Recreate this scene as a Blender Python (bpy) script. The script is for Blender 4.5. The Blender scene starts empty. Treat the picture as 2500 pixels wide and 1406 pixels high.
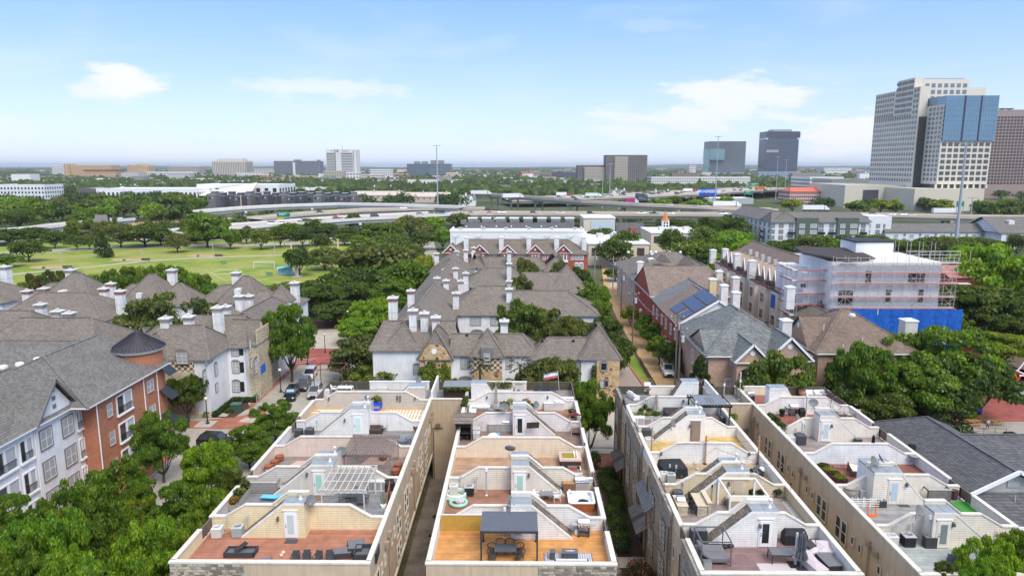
import bpy,math,random
import numpy as np
from mathutils import Vector,Matrix,Euler
random.seed(7);rng=np.random.default_rng(11)
SC=bpy.context.scene
COL=SC.collection
R=math.radians
from math import sin,cos,pi
FPX,TILT,CAMZ=1700.0,R(9.9),37.0
YAW=math.atan(18/1700.0*cos(TILT))
cam=bpy.data.cameras.new('camera');cam.sensor_width=36.0;cam.lens=36.0*FPX/2500.0
cam.clip_start=0.5;cam.clip_end=60000
camo=bpy.data.objects.new('camera',cam);COL.objects.link(camo)
camo.location=(0,0,CAMZ);camo.rotation_euler=(pi/2-TILT,0,YAW);SC.camera=camo
SUN_EL,SUN_AZ=R(52),R(148)
wd=bpy.data.worlds.new('World');SC.world=wd;wd.use_nodes=True
nt=wd.node_tree;nt.nodes.clear()
def N(nt,t,**k):
 n=nt.nodes.new(t)
 for a,b in k.items():
  if a=='op':n.operation=b
  elif hasattr(n,a):setattr(n,a,b)
  else:n.inputs[a].default_value=b
 return n
def lk(nt,a,ao,b,bi):nt.links.new(a.outputs[ao],b.inputs[bi])
out=N(nt,'ShaderNodeOutputWorld');bg=N(nt,'ShaderNodeBackground')
sky=N(nt,'ShaderNodeTexSky');sky.sky_type='NISHITA';sky.sun_disc=False
sky.sun_elevation=SUN_EL;sky.sun_rotation=SUN_AZ
sky.altitude=100;sky.air_density=1.0;sky.dust_density=0.6;sky.ozone_density=3.0
bg.inputs[1].default_value=0.15
tc=N(nt,'ShaderNodeTexCoord');sp=N(nt,'ShaderNodeSeparateXYZ');lk(nt,tc,'Generated',sp,0)
at2=N(nt,'ShaderNodeMath',op='ARCTAN2');lk(nt,sp,0,at2,0);lk(nt,sp,1,at2,1)
el=N(nt,'ShaderNodeMath',op='ARCSINE');lk(nt,sp,2,el,0)
cb=N(nt,'ShaderNodeCombineXYZ');lk(nt,at2,0,cb,0)
elm=N(nt,'ShaderNodeMath',op='MULTIPLY');lk(nt,el,0,elm,0);elm.inputs[1].default_value=3.4;lk(nt,elm,0,cb,1)
n1=N(nt,'ShaderNodeTexNoise');n1.inputs['Scale'].default_value=4.2;n1.inputs['Detail'].default_value=7
n1.inputs['Roughness'].default_value=0.52;n1.inputs['Distortion'].default_value=0.35
mp=N(nt,'ShaderNodeMapping');mp.inputs['Location'].default_value=(3.1,1.7,0.4);lk(nt,cb,0,mp,0);lk(nt,mp,0,n1,0)
r1=N(nt,'ShaderNodeMapRange');r1.inputs[1].default_value=0.50;r1.inputs[2].default_value=0.78;r1.interpolation_type='SMOOTHSTEP';lk(nt,n1,0,r1,0)
def blob(prev,az,e,w,h,s):
 a=N(nt,'ShaderNodeMath',op='SUBTRACT');lk(nt,at2,0,a,0);a.inputs[1].default_value=az
 b=N(nt,'ShaderNodeMath',op='SUBTRACT');lk(nt,el,0,b,0);b.inputs[1].default_value=e
 a2=N(nt,'ShaderNodeMath',op='DIVIDE');lk(nt,a,0,a2,0);a2.inputs[1].default_value=w
 b2=N(nt,'ShaderNodeMath',op='DIVIDE');lk(nt,b,0,b2,0);b2.inputs[1].default_value=h
 c=N(nt,'ShaderNodeCombineXYZ');lk(nt,a2,0,c,0);lk(nt,b2,0,c,1)
 l=N(nt,'ShaderNodeVectorMath',operation='LENGTH');lk(nt,c,0,l,0)
 nn=N(nt,'ShaderNodeMath',op='MULTIPLY_ADD');lk(nt,n2,0,nn,0);nn.inputs[1].default_value=-3.4;nn.inputs[2].default_value=1.7
 ad=N(nt,'ShaderNodeMath',op='ADD');lk(nt,l,'Value',ad,0);lk(nt,nn,0,ad,1)
 m=N(nt,'ShaderNodeMapRange');m.inputs[1].default_value=1.18;m.inputs[2].default_value=0.42;m.inputs[3].default_value=0;m.inputs[4].default_value=s
 m.interpolation_type='SMOOTHSTEP';lk(nt,ad,0,m,0)
 if prev is None:return m
 x=N(nt,'ShaderNodeMath',op='MAXIMUM');lk(nt,prev,0,x,0);lk(nt,m,0,x,1);return x
n2=N(nt,'ShaderNodeTexNoise');n2.inputs['Scale'].default_value=13;n2.inputs['Detail'].default_value=8;n2.inputs['Roughness'].default_value=0.62
mp2=N(nt,'ShaderNodeMapping');mp2.inputs['Scale'].default_value=(1,1.0,1);lk(nt,cb,0,mp2,0);lk(nt,mp2,0,n2,0)
def px2ae(px,py):
 a=(px-1250)/FPX;b=(py-703)/FPX
 dx,dy,dz=a,cos(TILT)-b*sin(TILT),-sin(TILT)-b*cos(TILT)
 c,s=cos(YAW),sin(YAW);X,Y=dx*c-dy*s,dx*s+dy*c
 return math.atan2(X,Y),math.atan2(dz,math.hypot(X,Y))
bl=None
for(px,py,w,h,s)in((300,196,75,44,.95),(235,220,80,24,.7),(800,218,210,24,.6),(1810,236,180,44,.85),(1690,285,210,38,.75),(1540,318,90,22,.6),(2080,328,120,48,.95),(1290,362,130,22,.5),(690,372,110,24,.3),(420,372,130,26,.32),(20,312,60,26,.4),(1420,385,160,16,.25),(820,270,130,30,.18),(1600,62,120,16,.16)):
 a_,e_=px2ae(px,py);bl=blob(bl,a_,e_,w/FPX*cos(e_),h/FPX,s)
ml=N(nt,'ShaderNodeMath',op='MULTIPLY');lk(nt,r1,0,ml,0);ml.inputs[1].default_value=0.22
mx=N(nt,'ShaderNodeMath',op='MAXIMUM');lk(nt,ml,0,mx,0);lk(nt,bl,0,mx,1)
hz=N(nt,'ShaderNodeMapRange');hz.inputs[1].default_value=0.0;hz.inputs[2].default_value=1.2;lk(nt,el,0,hz,0)
gr=N(nt,'ShaderNodeValToRGB');lk(nt,hz,0,gr,0);ge=gr.color_ramp.elements
SKS=8.0
for i_,(p_,c_)in enumerate(((0.0,(2.15,2.5,3.25)),(0.06,(1.75,2.2,3.3)),(0.12,(1.22,1.82,3.35)),(0.19,(.72,1.45,3.4)),(0.30,(.68,1.4,3.2)),(0.52,(2.4,2.75,3.3)),(1.0,(2.9,3.05,3.3)))):  # pale last stops: unseen cloud veil added overhead to make ambient light less blue
 e_=ge[i_]if i_<2 else ge.new(p_)
 e_.position=p_;e_.color=(c_[0]/SKS,c_[1]/SKS,c_[2]/SKS,1)
gs=N(nt,'ShaderNodeVectorMath',operation='SCALE');lk(nt,gr,0,gs,0);gs.inputs['Scale'].default_value=SKS
m1=N(nt,'ShaderNodeMixRGB');m1.inputs[0].default_value=0.82;lk(nt,sky,0,m1,1);lk(nt,gs,0,m1,2)
m2=N(nt,'ShaderNodeMixRGB');lk(nt,mx,0,m2,0);lk(nt,m1,0,m2,1);m2.inputs[2].default_value=(3.1,3.15,3.3,1)
lk(nt,m2,0,bg,0);lk(nt,bg,0,out,0)
sun=bpy.data.lights.new('sun','SUN');sun.energy=1.6;sun.angle=R(32);sun.color=(1.0,0.93,0.82)
suno=bpy.data.objects.new('sun',sun);COL.objects.link(suno)
sd=Vector((sin(SUN_AZ)*cos(SUN_EL),cos(SUN_AZ)*cos(SUN_EL),sin(SUN_EL)))
suno.rotation_euler=sd.to_track_quat('Z','Y').to_euler();suno.location=(0,0,200)
vs=SC.view_settings;vs.view_transform='Standard';vs.look='None';vs.gamma=1;vs.use_curve_mapping=False;vs.exposure=1.12
SC.cycles.max_bounces=5;SC.cycles.diffuse_bounces=3;SC.cycles.transparent_max_bounces=8;SC.cycles.volume_bounces=0
def at(px,py,z=0.0,Y=None):
 a=(px-1250)/FPX;b=(py-703)/FPX
 dx,dy,dz=a,cos(TILT)-b*sin(TILT),-sin(TILT)-b*cos(TILT)
 c,s=cos(YAW),sin(YAW);X,Yd=dx*c-dy*s,dx*s+dy*c
 k=(Y/Yd)if Y is not None else(z-CAMZ)/dz
 return Vector((X*k,Yd*k,CAMZ+dz*k))
class MB:
 def __init__(s):s.v=[];s.f=[];s.m=[];s.s=[];s.M=None
 def add(s,vs_,fs,mi=0,sm=False):
  b=len(s.v)
  if s.M is not None:vs_=[tuple(s.M@Vector(p))for p in vs_]
  s.v.extend(vs_)
  for f in fs:s.f.append([b+i for i in f]);s.m.append(mi);s.s.append(sm)
  return s
 def box(s,x0,x1,y0,y1,z0,z1,mi=0):
  if x0>x1:x0,x1=x1,x0
  if y0>y1:y0,y1=y1,y0
  if z0>z1:z0,z1=z1,z0
  return s.add([(x0,y0,z0),(x1,y0,z0),(x1,y1,z0),(x0,y1,z0),(x0,y0,z1),(x1,y0,z1),(x1,y1,z1),(x0,y1,z1)],[(3,2,1,0),(4,5,6,7),(0,1,5,4),(1,2,6,5),(2,3,7,6),(3,0,4,7)],mi)
 def cb(s,cx,cy,cz,sx,sy,sz,rz=0,mi=0,rx=0,ry=0):
  o=s.M;m=Matrix.Translation((cx,cy,cz))@Euler((rx,ry,rz)).to_matrix().to_4x4()
  s.M=m if o is None else o@m
  s.box(-sx/2,sx/2,-sy/2,sy/2,-sz/2,sz/2,mi);s.M=o;return s
 def beam(s,p,q,w,h,mi=0):
  p,q=Vector(p),Vector(q);d=q-p;L=d.length
  if L<1e-6:return s
  z=d.normalized();up=Vector((0,0,1))if abs(z.z)<.95 else Vector((0,1,0))
  x=up.cross(z).normalized();y=z.cross(x)
  o=s.M;m=Matrix((x,y,z)).transposed().to_4x4();m.translation=p
  s.M=m if o is None else o@m
  s.box(-w/2,w/2,-h/2,h/2,0,L,mi);s.M=o;return s
 def tube(s,p,q,r,n=8,r2=None,mi=0,caps=True):
  r2=r if r2 is None else r2
  p,q=Vector(p),Vector(q);d=(q-p)
  if d.length<1e-6:return s
  z=d.normalized();up=Vector((0,0,1))if abs(z.z)<.95 else Vector((0,1,0))
  x=up.cross(z).normalized();y=z.cross(x)
  vs_=[]
  for k in range(n):
   a=2*pi*k/n;e=x*cos(a)+y*sin(a)
   vs_.append(tuple(p+e*r));vs_.append(tuple(q+e*r2))
  fs=[(2*k,2*((k+1)%n),2*((k+1)%n)+1,2*k+1)for k in range(n)]
  s.add(vs_,fs,mi,True)
  if caps:
   s.add([vs_[2*k+1]for k in range(n)],[tuple(range(n))],mi);s.add([vs_[2*k]for k in range(n)],[tuple(reversed(range(n)))],mi)
  return s
 def path(s,pts,r,n=6,mi=0):
  for a,b in zip(pts[:-1],pts[1:]):s.tube(a,b,r,n,mi=mi,caps=False)
  return s
 def lathe(s,prof,cx=0,cy=0,cz=0,n=16,mi=0,sm=True):
  vs_=[]
  for(r,z)in prof:
   for k in range(n):
    a=2*pi*k/n;vs_.append((cx+r*cos(a),cy+r*sin(a),cz+z))
  fs=[]
  for i in range(len(prof)-1):
   for k in range(n):
    k2=(k+1)%n;fs.append((i*n+k,i*n+k2,(i+1)*n+k2,(i+1)*n+k))
  s.add(vs_,fs,mi,sm)
  if prof[-1][0]>1e-4:s.add(vs_[-n:],[tuple(range(n))],mi)
  return s
 def xz(s,pts,y0,y1,mi=0):
  n=len(pts)
  vs_=[(x,y0,z)for x,z in pts]+[(x,y1,z)for x,z in pts]
  return s.add(vs_,[tuple(range(n)),tuple(reversed(range(n,2*n)))]+[((i+1)%n,i,n+i,n+(i+1)%n)for i in range(n)],mi)
 def yz(s,pts,x0,x1,mi=0):
  n=len(pts)
  vs_=[(x0,y,z)for y,z in pts]+[(x1,y,z)for y,z in pts]
  return s.add(vs_,[tuple(reversed(range(n))),tuple(range(n,2*n))]+[(i,(i+1)%n,n+(i+1)%n,n+i)for i in range(n)],mi)
 def xy(s,pts,z0,z1,mi=0):
  n=len(pts)
  vs_=[(x,y,z0)for x,y in pts]+[(x,y,z1)for x,y in pts]
  return s.add(vs_,[tuple(reversed(range(n))),tuple(range(n,2*n))]+[(i,(i+1)%n,n+(i+1)%n,n+i)for i in range(n)],mi)
 def ribx(s,pts,y0,y1,t,mi=0):
  for(a,b)in zip(pts[:-1],pts[1:]):
   s.xz([(a[0],a[1]),(b[0],b[1]),(b[0],b[1]+t),(a[0],a[1]+t)],y0,y1,mi)
  return s
 def sphere(s,c,r,n=8,mi=0,sz=1.0):
  pr=[(r*sin(pi*i/n),-r*sz*cos(pi*i/n))for i in range(n+1)]
  return s.lathe(pr,c[0],c[1],c[2],n+2,mi)
def BX(*a):return MB().box(*a)
def mesh(name,mb,mats):
 me=bpy.data.meshes.new(name);me.from_pydata(mb.v,[],mb.f)
 for m in(mats if isinstance(mats,(list,tuple))else[mats]):me.materials.append(m)
 if any(mb.m):me.polygons.foreach_set('material_index',mb.m)
 if any(mb.s):me.polygons.foreach_set('use_smooth',mb.s)
 me.update();return me
def obj(name,mb,mats,parent=None,loc=None,rz=0,kind=None,label=None):
 me=mb if isinstance(mb,bpy.types.Mesh)else mesh(name,mb,mats)
 o=bpy.data.objects.new(name,me);COL.objects.link(o)
 if parent is not None:o.parent=parent;KIDMAP.setdefault(parent.name,[]).append(o)
 if loc is not None:o.location=loc
 if rz:o.rotation_euler=(0,0,rz)
 if kind:o['kind']=kind
 if label:o['label']=label
 return o
def tag(o,label,cat,group=None):
 o['label']=label;o['category']=cat
 if group:o['group']=group
 return o
def thing(name,label,cat,loc=(0,0,0),rz=0,group=None):
 o=bpy.data.objects.new(name,None);COL.objects.link(o);o.empty_display_size=0.3
 o.location=loc;o.rotation_euler=(0,0,rz);return tag(o,label,cat,group)
def struct(name,mb,mats,parent=None):
 o=obj(name,mb,mats,parent);o['kind']='structure';return o
def copy_tree(o,parent=None):
 c=o.copy();COL.objects.link(c);c.parent=parent
 if parent is not None:KIDMAP.setdefault(parent.name,[]).append(c)
 for ch in KIDMAP.get(o.name,()):copy_tree(ch,c)
 return c
KIDMAP={}
def dup(o,loc,rz=0,label=None,group=None,scale=None):
 c=copy_tree(o);c.location=loc;c.rotation_euler=(0,0,rz)
 if label:c['label']=label
 if group:c['group']=group
 if scale:c.scale=(scale,)*3 if not isinstance(scale,tuple)else scale
 return c
class Kind:
 def __init__(s,fn):s.fn=fn;s.first=None
 def __call__(s,loc,rz=0,label='',group=None,scale=None):
  if s.first is None:
   s.first=s.fn();o=s.first;o.location=loc;o.rotation_euler=(0,0,rz)
   if label:o['label']=label
   if group:o['group']=group
   if scale:o.scale=(scale,)*3 if not isinstance(scale,tuple)else scale
   return o
  o=dup(s.first,loc,rz,label,group,scale)
  if not group and 'group' in o.keys():del o['group']
  return o
MC={}
def col4(c):return(c[0],c[1],c[2],1)
def newmat(name):
 m=bpy.data.materials.new(name);m.use_nodes=True;n=m.node_tree;n.nodes.clear()
 o=N(n,'ShaderNodeOutputMaterial');b=N(n,'ShaderNodeBsdfPrincipled');lk(n,b,0,o,0)
 return m,n,b
def ramp2(n,src,so,a,b,p0=0.0,p1=1.0):
 r=N(n,'ShaderNodeValToRGB');r.color_ramp.elements[0].position=p0;r.color_ramp.elements[1].position=p1
 r.color_ramp.elements[0].color=col4(a);r.color_ramp.elements[1].color=col4(b);lk(n,src,so,r,0);return r
def mul(c,k):return tuple(min(1,x*k)for x in c[:3])
def PN(c,rough=0.75,var=0.14,scale=1.3,metal=0.0,bump=0.0,spec=0.3,name=None):
 key=('p',tuple(c),rough,var,scale,metal,bump)
 if key in MC:return MC[key]
 m,n,b=newmat(name or 'painted');MC[key]=m
 t=N(n,'ShaderNodeTexCoord');no=N(n,'ShaderNodeTexNoise');no.inputs['Scale'].default_value=scale;no.inputs['Detail'].default_value=6;no.inputs['Roughness'].default_value=0.65
 lk(n,t,'Object',no,0);r=ramp2(n,no,0,mul(c,1-var),mul(c,1+var),0.3,0.7)
 lk(n,r,0,b,'Base Color');b.inputs['Roughness'].default_value=rough;b.inputs['Metallic'].default_value=metal;b.inputs['Specular IOR Level'].default_value=spec
 if bump:
  bu=N(n,'ShaderNodeBump');bu.inputs['Strength'].default_value=bump;bu.inputs['Distance'].default_value=0.02
  n3=N(n,'ShaderNodeTexNoise');n3.inputs['Scale'].default_value=30;lk(n,t,'Object',n3,0);lk(n,n3,0,bu,'Height');lk(n,bu,0,b,'Normal')
 return m
def wallvec(n,sx=1.0,sz=1.0):
 t=N(n,'ShaderNodeTexCoord');s=N(n,'ShaderNodeSeparateXYZ');lk(n,t,'Object',s,0)
 a=N(n,'ShaderNodeMath',op='ADD');lk(n,s,0,a,0);lk(n,s,1,a,1)
 c=N(n,'ShaderNodeCombineXYZ');lk(n,a,0,c,0);lk(n,s,2,c,1);return t,c
def courses(kind,c1,c2,mort,bw,bh,ms=0.02,rough=0.85,bump=0.4,stain=0.25,bias=0.0,sq=1.0,extra=None):
 key=(kind,tuple(c1),tuple(c2),tuple(mort),bw,bh)
 if key in MC:return MC[key]
 m,n,b=newmat(kind);MC[key]=m
 t,v=wallvec(n)
 br=N(n,'ShaderNodeTexBrick');lk(n,v,0,br,0);br.inputs['Scale'].default_value=1
 br.inputs['Color1'].default_value=col4(c1);br.inputs['Color2'].default_value=col4(c2);br.inputs['Mortar'].default_value=col4(mort)
 br.inputs['Brick Width'].default_value=bw;br.inputs['Row Height'].default_value=bh;br.inputs['Mortar Size'].default_value=ms;br.inputs['Bias'].default_value=bias
 no=N(n,'ShaderNodeTexNoise');no.inputs['Scale'].default_value=0.5;no.inputs['Detail'].default_value=7;no.inputs['Roughness'].default_value=0.7;lk(n,t,'Object',no,0)
 r=ramp2(n,no,0,(1-stain,)*3,(1+stain*.6,)*3,0.3,0.7)
 mm=N(n,'ShaderNodeMixRGB',blend_type='MULTIPLY');mm.inputs[0].default_value=1;lk(n,br,0,mm,1);lk(n,r,0,mm,2)
 lk(n,mm,0,b,'Base Color');b.inputs['Roughness'].default_value=rough;b.inputs['Specular IOR Level'].default_value=0.25
 bu=N(n,'ShaderNodeBump');bu.inputs['Strength'].default_value=bump;bu.inputs['Distance'].default_value=0.03;bu.invert=True
 lk(n,br,'Fac',bu,'Height');lk(n,bu,0,b,'Normal');return m
def shingle(c,k=0.20):
 return courses('roof_shingle',mul(c,1-k),mul(c,1+k),mul(c,0.55),0.34,0.15,0.014,0.92,0.35,0.16)
def brick(c,k=0.25,mort=(.45,.42,.38)):
 return courses('brickwork',mul(c,1-k),mul(c,1+k),mort,0.24,0.085,0.011,0.9,0.3,0.18)
def siding(c):
 key=('siding',tuple(c))
 if key in MC:return MC[key]
 m,n,b=newmat('lap_siding');MC[key]=m
 t=N(n,'ShaderNodeTexCoord');s=N(n,'ShaderNodeSeparateXYZ');lk(n,t,'Object',s,0)
 d=N(n,'ShaderNodeMath',op='DIVIDE');lk(n,s,2,d,0);d.inputs[1].default_value=0.185
 f=N(n,'ShaderNodeMath',op='FRACT');lk(n,d,0,f,0)
 r=N(n,'ShaderNodeValToRGB');r.color_ramp.elements[0].position=0.0;r.color_ramp.elements[0].color=col4((.45,)*3);r.color_ramp.elements[1].position=0.15;r.color_ramp.elements[1].color=(1,1,1,1);lk(n,f,0,r,0)
 no=N(n,'ShaderNodeTexNoise');no.inputs['Scale'].default_value=1.1;no.inputs['Detail'].default_value=8;no.inputs['Roughness'].default_value=.7;lk(n,t,'Object',no,0)
 q=ramp2(n,no,0,mul(c,.84),mul(c,1.05),0.3,0.7)
 mp3=N(n,'ShaderNodeMapping');mp3.inputs['Scale'].default_value=(4,4,.35);lk(n,t,'Object',mp3,0);st=N(n,'ShaderNodeTexNoise');st.inputs['Scale'].default_value=1.6;st.inputs['Detail'].default_value=6;lk(n,mp3,0,st,0);sr=ramp2(n,st,0,(.93,.91,.88),(1.02,)*3,.32,.5)
 m0=N(n,'ShaderNodeMixRGB',blend_type='MULTIPLY');m0.inputs[0].default_value=1;lk(n,q,0,m0,1);lk(n,sr,0,m0,2)
 mm=N(n,'ShaderNodeMixRGB',blend_type='MULTIPLY');mm.inputs[0].default_value=1;lk(n,m0,0,mm,1);lk(n,r,0,mm,2);lk(n,mm,0,b,'Base Color')
 b.inputs['Roughness'].default_value=.6;b.inputs['Specular IOR Level'].default_value=.25
 bu=N(n,'ShaderNodeBump');bu.inputs['Strength'].default_value=.6;bu.inputs['Distance'].default_value=.02;lk(n,f,0,bu,'Height');bu.invert=True;lk(n,bu,0,b,'Normal')
 return m
def decking(c,w=0.14,axis=1,var=.12,gap=.6):
 key=('deck',tuple(c),w,axis)
 if key in MC:return MC[key]
 m,n,b=newmat('deck_boards');MC[key]=m
 t=N(n,'ShaderNodeTexCoord');s=N(n,'ShaderNodeSeparateXYZ');lk(n,t,'Object',s,0)
 d=N(n,'ShaderNodeMath',op='DIVIDE');lk(n,s,axis,d,0);d.inputs[1].default_value=w
 f=N(n,'ShaderNodeMath',op='FRACT');lk(n,d,0,f,0);fl=N(n,'ShaderNodeMath',op='FLOOR');lk(n,d,0,fl,0)
 wn=N(n,'ShaderNodeTexWhiteNoise',noise_dimensions='1D');lk(n,fl,0,wn,'W')
 r0=ramp2(n,wn,0,mul(c,1-var),mul(c,1+var))
 r=N(n,'ShaderNodeValToRGB');r.color_ramp.elements[0].position=0.0;r.color_ramp.elements[0].color=col4((gap,)*3);r.color_ramp.elements[1].position=0.10;r.color_ramp.elements[1].color=(1,1,1,1);lk(n,f,0,r,0)
 no=N(n,'ShaderNodeTexNoise');no.inputs['Scale'].default_value=.9;no.inputs['Detail'].default_value=8;no.inputs['Roughness'].default_value=.72;lk(n,t,'Object',no,0)
 q=ramp2(n,no,0,(.68,.69,.70),(1.22,1.20,1.18),0.32,0.68)
 mm=N(n,'ShaderNodeMixRGB',blend_type='MULTIPLY');mm.inputs[0].default_value=1;lk(n,r0,0,mm,1);lk(n,r,0,mm,2)
 m3=N(n,'ShaderNodeMixRGB',blend_type='MULTIPLY');m3.inputs[0].default_value=1;lk(n,mm,0,m3,1);lk(n,q,0,m3,2);lk(n,m3,0,b,'Base Color')
 b.inputs['Roughness'].default_value=.6;b.inputs['Specular IOR Level'].default_value=.3;return m
def flagstone(c1,c2,c3,mort,scale=2.6,edge=0.05,bump=.6):
 key=('flag',c1,c2,scale)
 if key in MC:return MC[key]
 m,n,b=newmat('flagstone');MC[key]=m
 t,v=wallvec(n)
 vo=N(n,'ShaderNodeTexVoronoi');vo.inputs['Scale'].default_value=scale;lk(n,v,0,vo,'Vector')
 ve=N(n,'ShaderNodeTexVoronoi',feature='DISTANCE_TO_EDGE');ve.inputs['Scale'].default_value=scale;lk(n,v,0,ve,'Vector')
 s=N(n,'ShaderNodeSeparateColor');lk(n,vo,'Color',s,0)
 r=N(n,'ShaderNodeValToRGB');r.color_ramp.interpolation='CONSTANT';e=r.color_ramp.elements;e[0].color=col4(c1);e[1].color=col4(c3);e[1].position=.78
 x=e.new(.35);x.color=col4(c2);x=e.new(.55);x.color=col4(mul(c1,1.15));x=e.new(.9);x.color=col4(mul(c3,.6));lk(n,s,0,r,0)
 g=ramp2(n,ve,0,(0,0,0),(1,1,1),edge*.6,edge)
 mm=N(n,'ShaderNodeMixRGB');lk(n,g,0,mm,0);mm.inputs[1].default_value=col4(mort);lk(n,r,0,mm,2);lk(n,mm,0,b,'Base Color')
 b.inputs['Roughness'].default_value=.85;bu=N(n,'ShaderNodeBump');bu.inputs['Strength'].default_value=bump;bu.inputs['Distance'].default_value=.05;lk(n,g,0,bu,'Height');lk(n,bu,0,b,'Normal');return m
def ground_mat(name,stops,scale=0.08,fine=6.0,rough=.95,bump=.3):
 m,n,b=newmat(name)
 t=N(n,'ShaderNodeTexCoord');a=N(n,'ShaderNodeTexNoise');a.inputs['Scale'].default_value=scale;a.inputs['Detail'].default_value=9;a.inputs['Roughness'].default_value=.68;lk(n,t,'Object',a,0)
 f=N(n,'ShaderNodeTexNoise');f.inputs['Scale'].default_value=fine;f.inputs['Detail'].default_value=5;lk(n,t,'Object',f,0)
 r=N(n,'ShaderNodeValToRGB');e=r.color_ramp.elements;e[0].position=.34;e[0].color=col4(stops[0]);e[1].position=.68;e[1].color=col4(stops[-1])
 for i,c in enumerate(stops[1:-1]):x=e.new(.34+.34*(i+1)/(len(stops)-1));x.color=col4(c)
 lk(n,a,0,r,0);q=ramp2(n,f,0,(.75,)*3,(1.25,)*3,.3,.7)
 mm=N(n,'ShaderNodeMixRGB',blend_type='MULTIPLY');mm.inputs[0].default_value=1;lk(n,r,0,mm,1);lk(n,q,0,mm,2);lk(n,mm,0,b,'Base Color')
 b.inputs['Roughness'].default_value=rough;b.inputs['Specular IOR Level'].default_value=.2
 bu=N(n,'ShaderNodeBump');bu.inputs['Strength'].default_value=bump;bu.inputs['Distance'].default_value=.03;lk(n,f,0,bu,'Height');lk(n,bu,0,b,'Normal');return m
def stained(c,name='stained_stucco',k=.78):
 key=('stain',tuple(c),k)
 if key in MC:return MC[key]
 m,n,b=newmat(name);MC[key]=m;t=N(n,'ShaderNodeTexCoord')
 mp3=N(n,'ShaderNodeMapping');mp3.inputs['Scale'].default_value=(3,3,.3);lk(n,t,'Object',mp3,0);st=N(n,'ShaderNodeTexNoise');st.inputs['Scale'].default_value=1.3;st.inputs['Detail'].default_value=8;st.inputs['Roughness'].default_value=.65;lk(n,mp3,0,st,0)
 r=ramp2(n,st,0,mul(c,k),c,.34,.56);no=N(n,'ShaderNodeTexNoise');no.inputs['Scale'].default_value=.7;no.inputs['Detail'].default_value=7;lk(n,t,'Object',no,0);r2=ramp2(n,no,0,(.88,.87,.85),(1.04,)*3,.3,.7)
 mm=N(n,'ShaderNodeMixRGB',blend_type='MULTIPLY');mm.inputs[0].default_value=1;lk(n,r,0,mm,1);lk(n,r2,0,mm,2);lk(n,mm,0,b,'Base Color');b.inputs['Roughness'].default_value=.8
 bu=N(n,'ShaderNodeBump');bu.inputs['Strength'].default_value=.15;bu.inputs['Distance'].default_value=.02;n3=N(n,'ShaderNodeTexNoise');n3.inputs['Scale'].default_value=18;lk(n,t,'Object',n3,0);lk(n,n3,0,bu,'Height');lk(n,bu,0,b,'Normal');return m
def glass(c=(.05,.06,.07),rough=.08):
 key=('glass',c,rough)
 if key in MC:return MC[key]
 m,n,b=newmat('window_glass');MC[key]=m
 t=N(n,'ShaderNodeTexCoord');no=N(n,'ShaderNodeTexNoise');no.inputs['Scale'].default_value=.7;lk(n,t,'Object',no,0)
 oi=N(n,'ShaderNodeObjectInfo');r=ramp2(n,oi,'Random',mul(c,.5),mul(c,1.9));lk(n,r,0,b,'Base Color')
 b.inputs['Roughness'].default_value=rough;b.inputs['Specular IOR Level'].default_value=.8;return m
def metal(c,rough=.35):return PN(c,rough,.08,3,.85)
def seam_metal(c,w=0.4,rough=.4,axis='xy'):
 key=('seam',c,w)
 if key in MC:return MC[key]
 m,n,b=newmat('standing_seam');MC[key]=m
 t=N(n,'ShaderNodeTexCoord');no=N(n,'ShaderNodeTexNoise');no.inputs['Scale'].default_value=1.2;no.inputs['Detail'].default_value=6;lk(n,t,'Object',no,0)
 r=ramp2(n,no,0,mul(c,.8),mul(c,1.15),.3,.7);lk(n,r,0,b,'Base Color');b.inputs['Roughness'].default_value=rough;b.inputs['Metallic'].default_value=.4;return m
WHITE=PN((.80,.81,.82),.7,.05,.8);TRIM=stained((.76,.70,.62),'painted_coping',.84);TRIMW=stained((.80,.78,.74),'painted_trim',.88)
GREYT=PN((.20,.19,.18),.7,.1);DARK=PN((.03,.03,.032),.6,.2);BLACK=PN((.018,.018,.02),.5,.2)
ROOFBR=shingle((.215,.185,.16));ROOFBR2=shingle((.205,.17,.14));ROOFGR=shingle((.185,.175,.165));ROOFLG=shingle((.19,.20,.20),.32);ROOFDK=shingle((.125,.125,.135),.24)
GL=glass();GLB=glass((.10,.14,.19),.05);GLD=glass((.03,.032,.035));BLIND=PN((.36,.38,.40),.25,.1,2,0,0,.6)
CHROME=metal((.55,.56,.58),.25);CONC=PN((.42,.39,.36),.9,.15,.6,bump=.2)
ORDN=['first','second','third','fourth','fifth','sixth','seventh','eighth','ninth','tenth','eleventh','twelfth']
def place_word(i,n,a='left',b='right'):
 if n==1:return ''
 if i<n/2:return(ORDN[i]+' ' if i else '')+('from the '+a if i else a+'most')
 j=n-1-i;return(ORDN[j]+' from the '+b)if j else b+'most'
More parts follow.
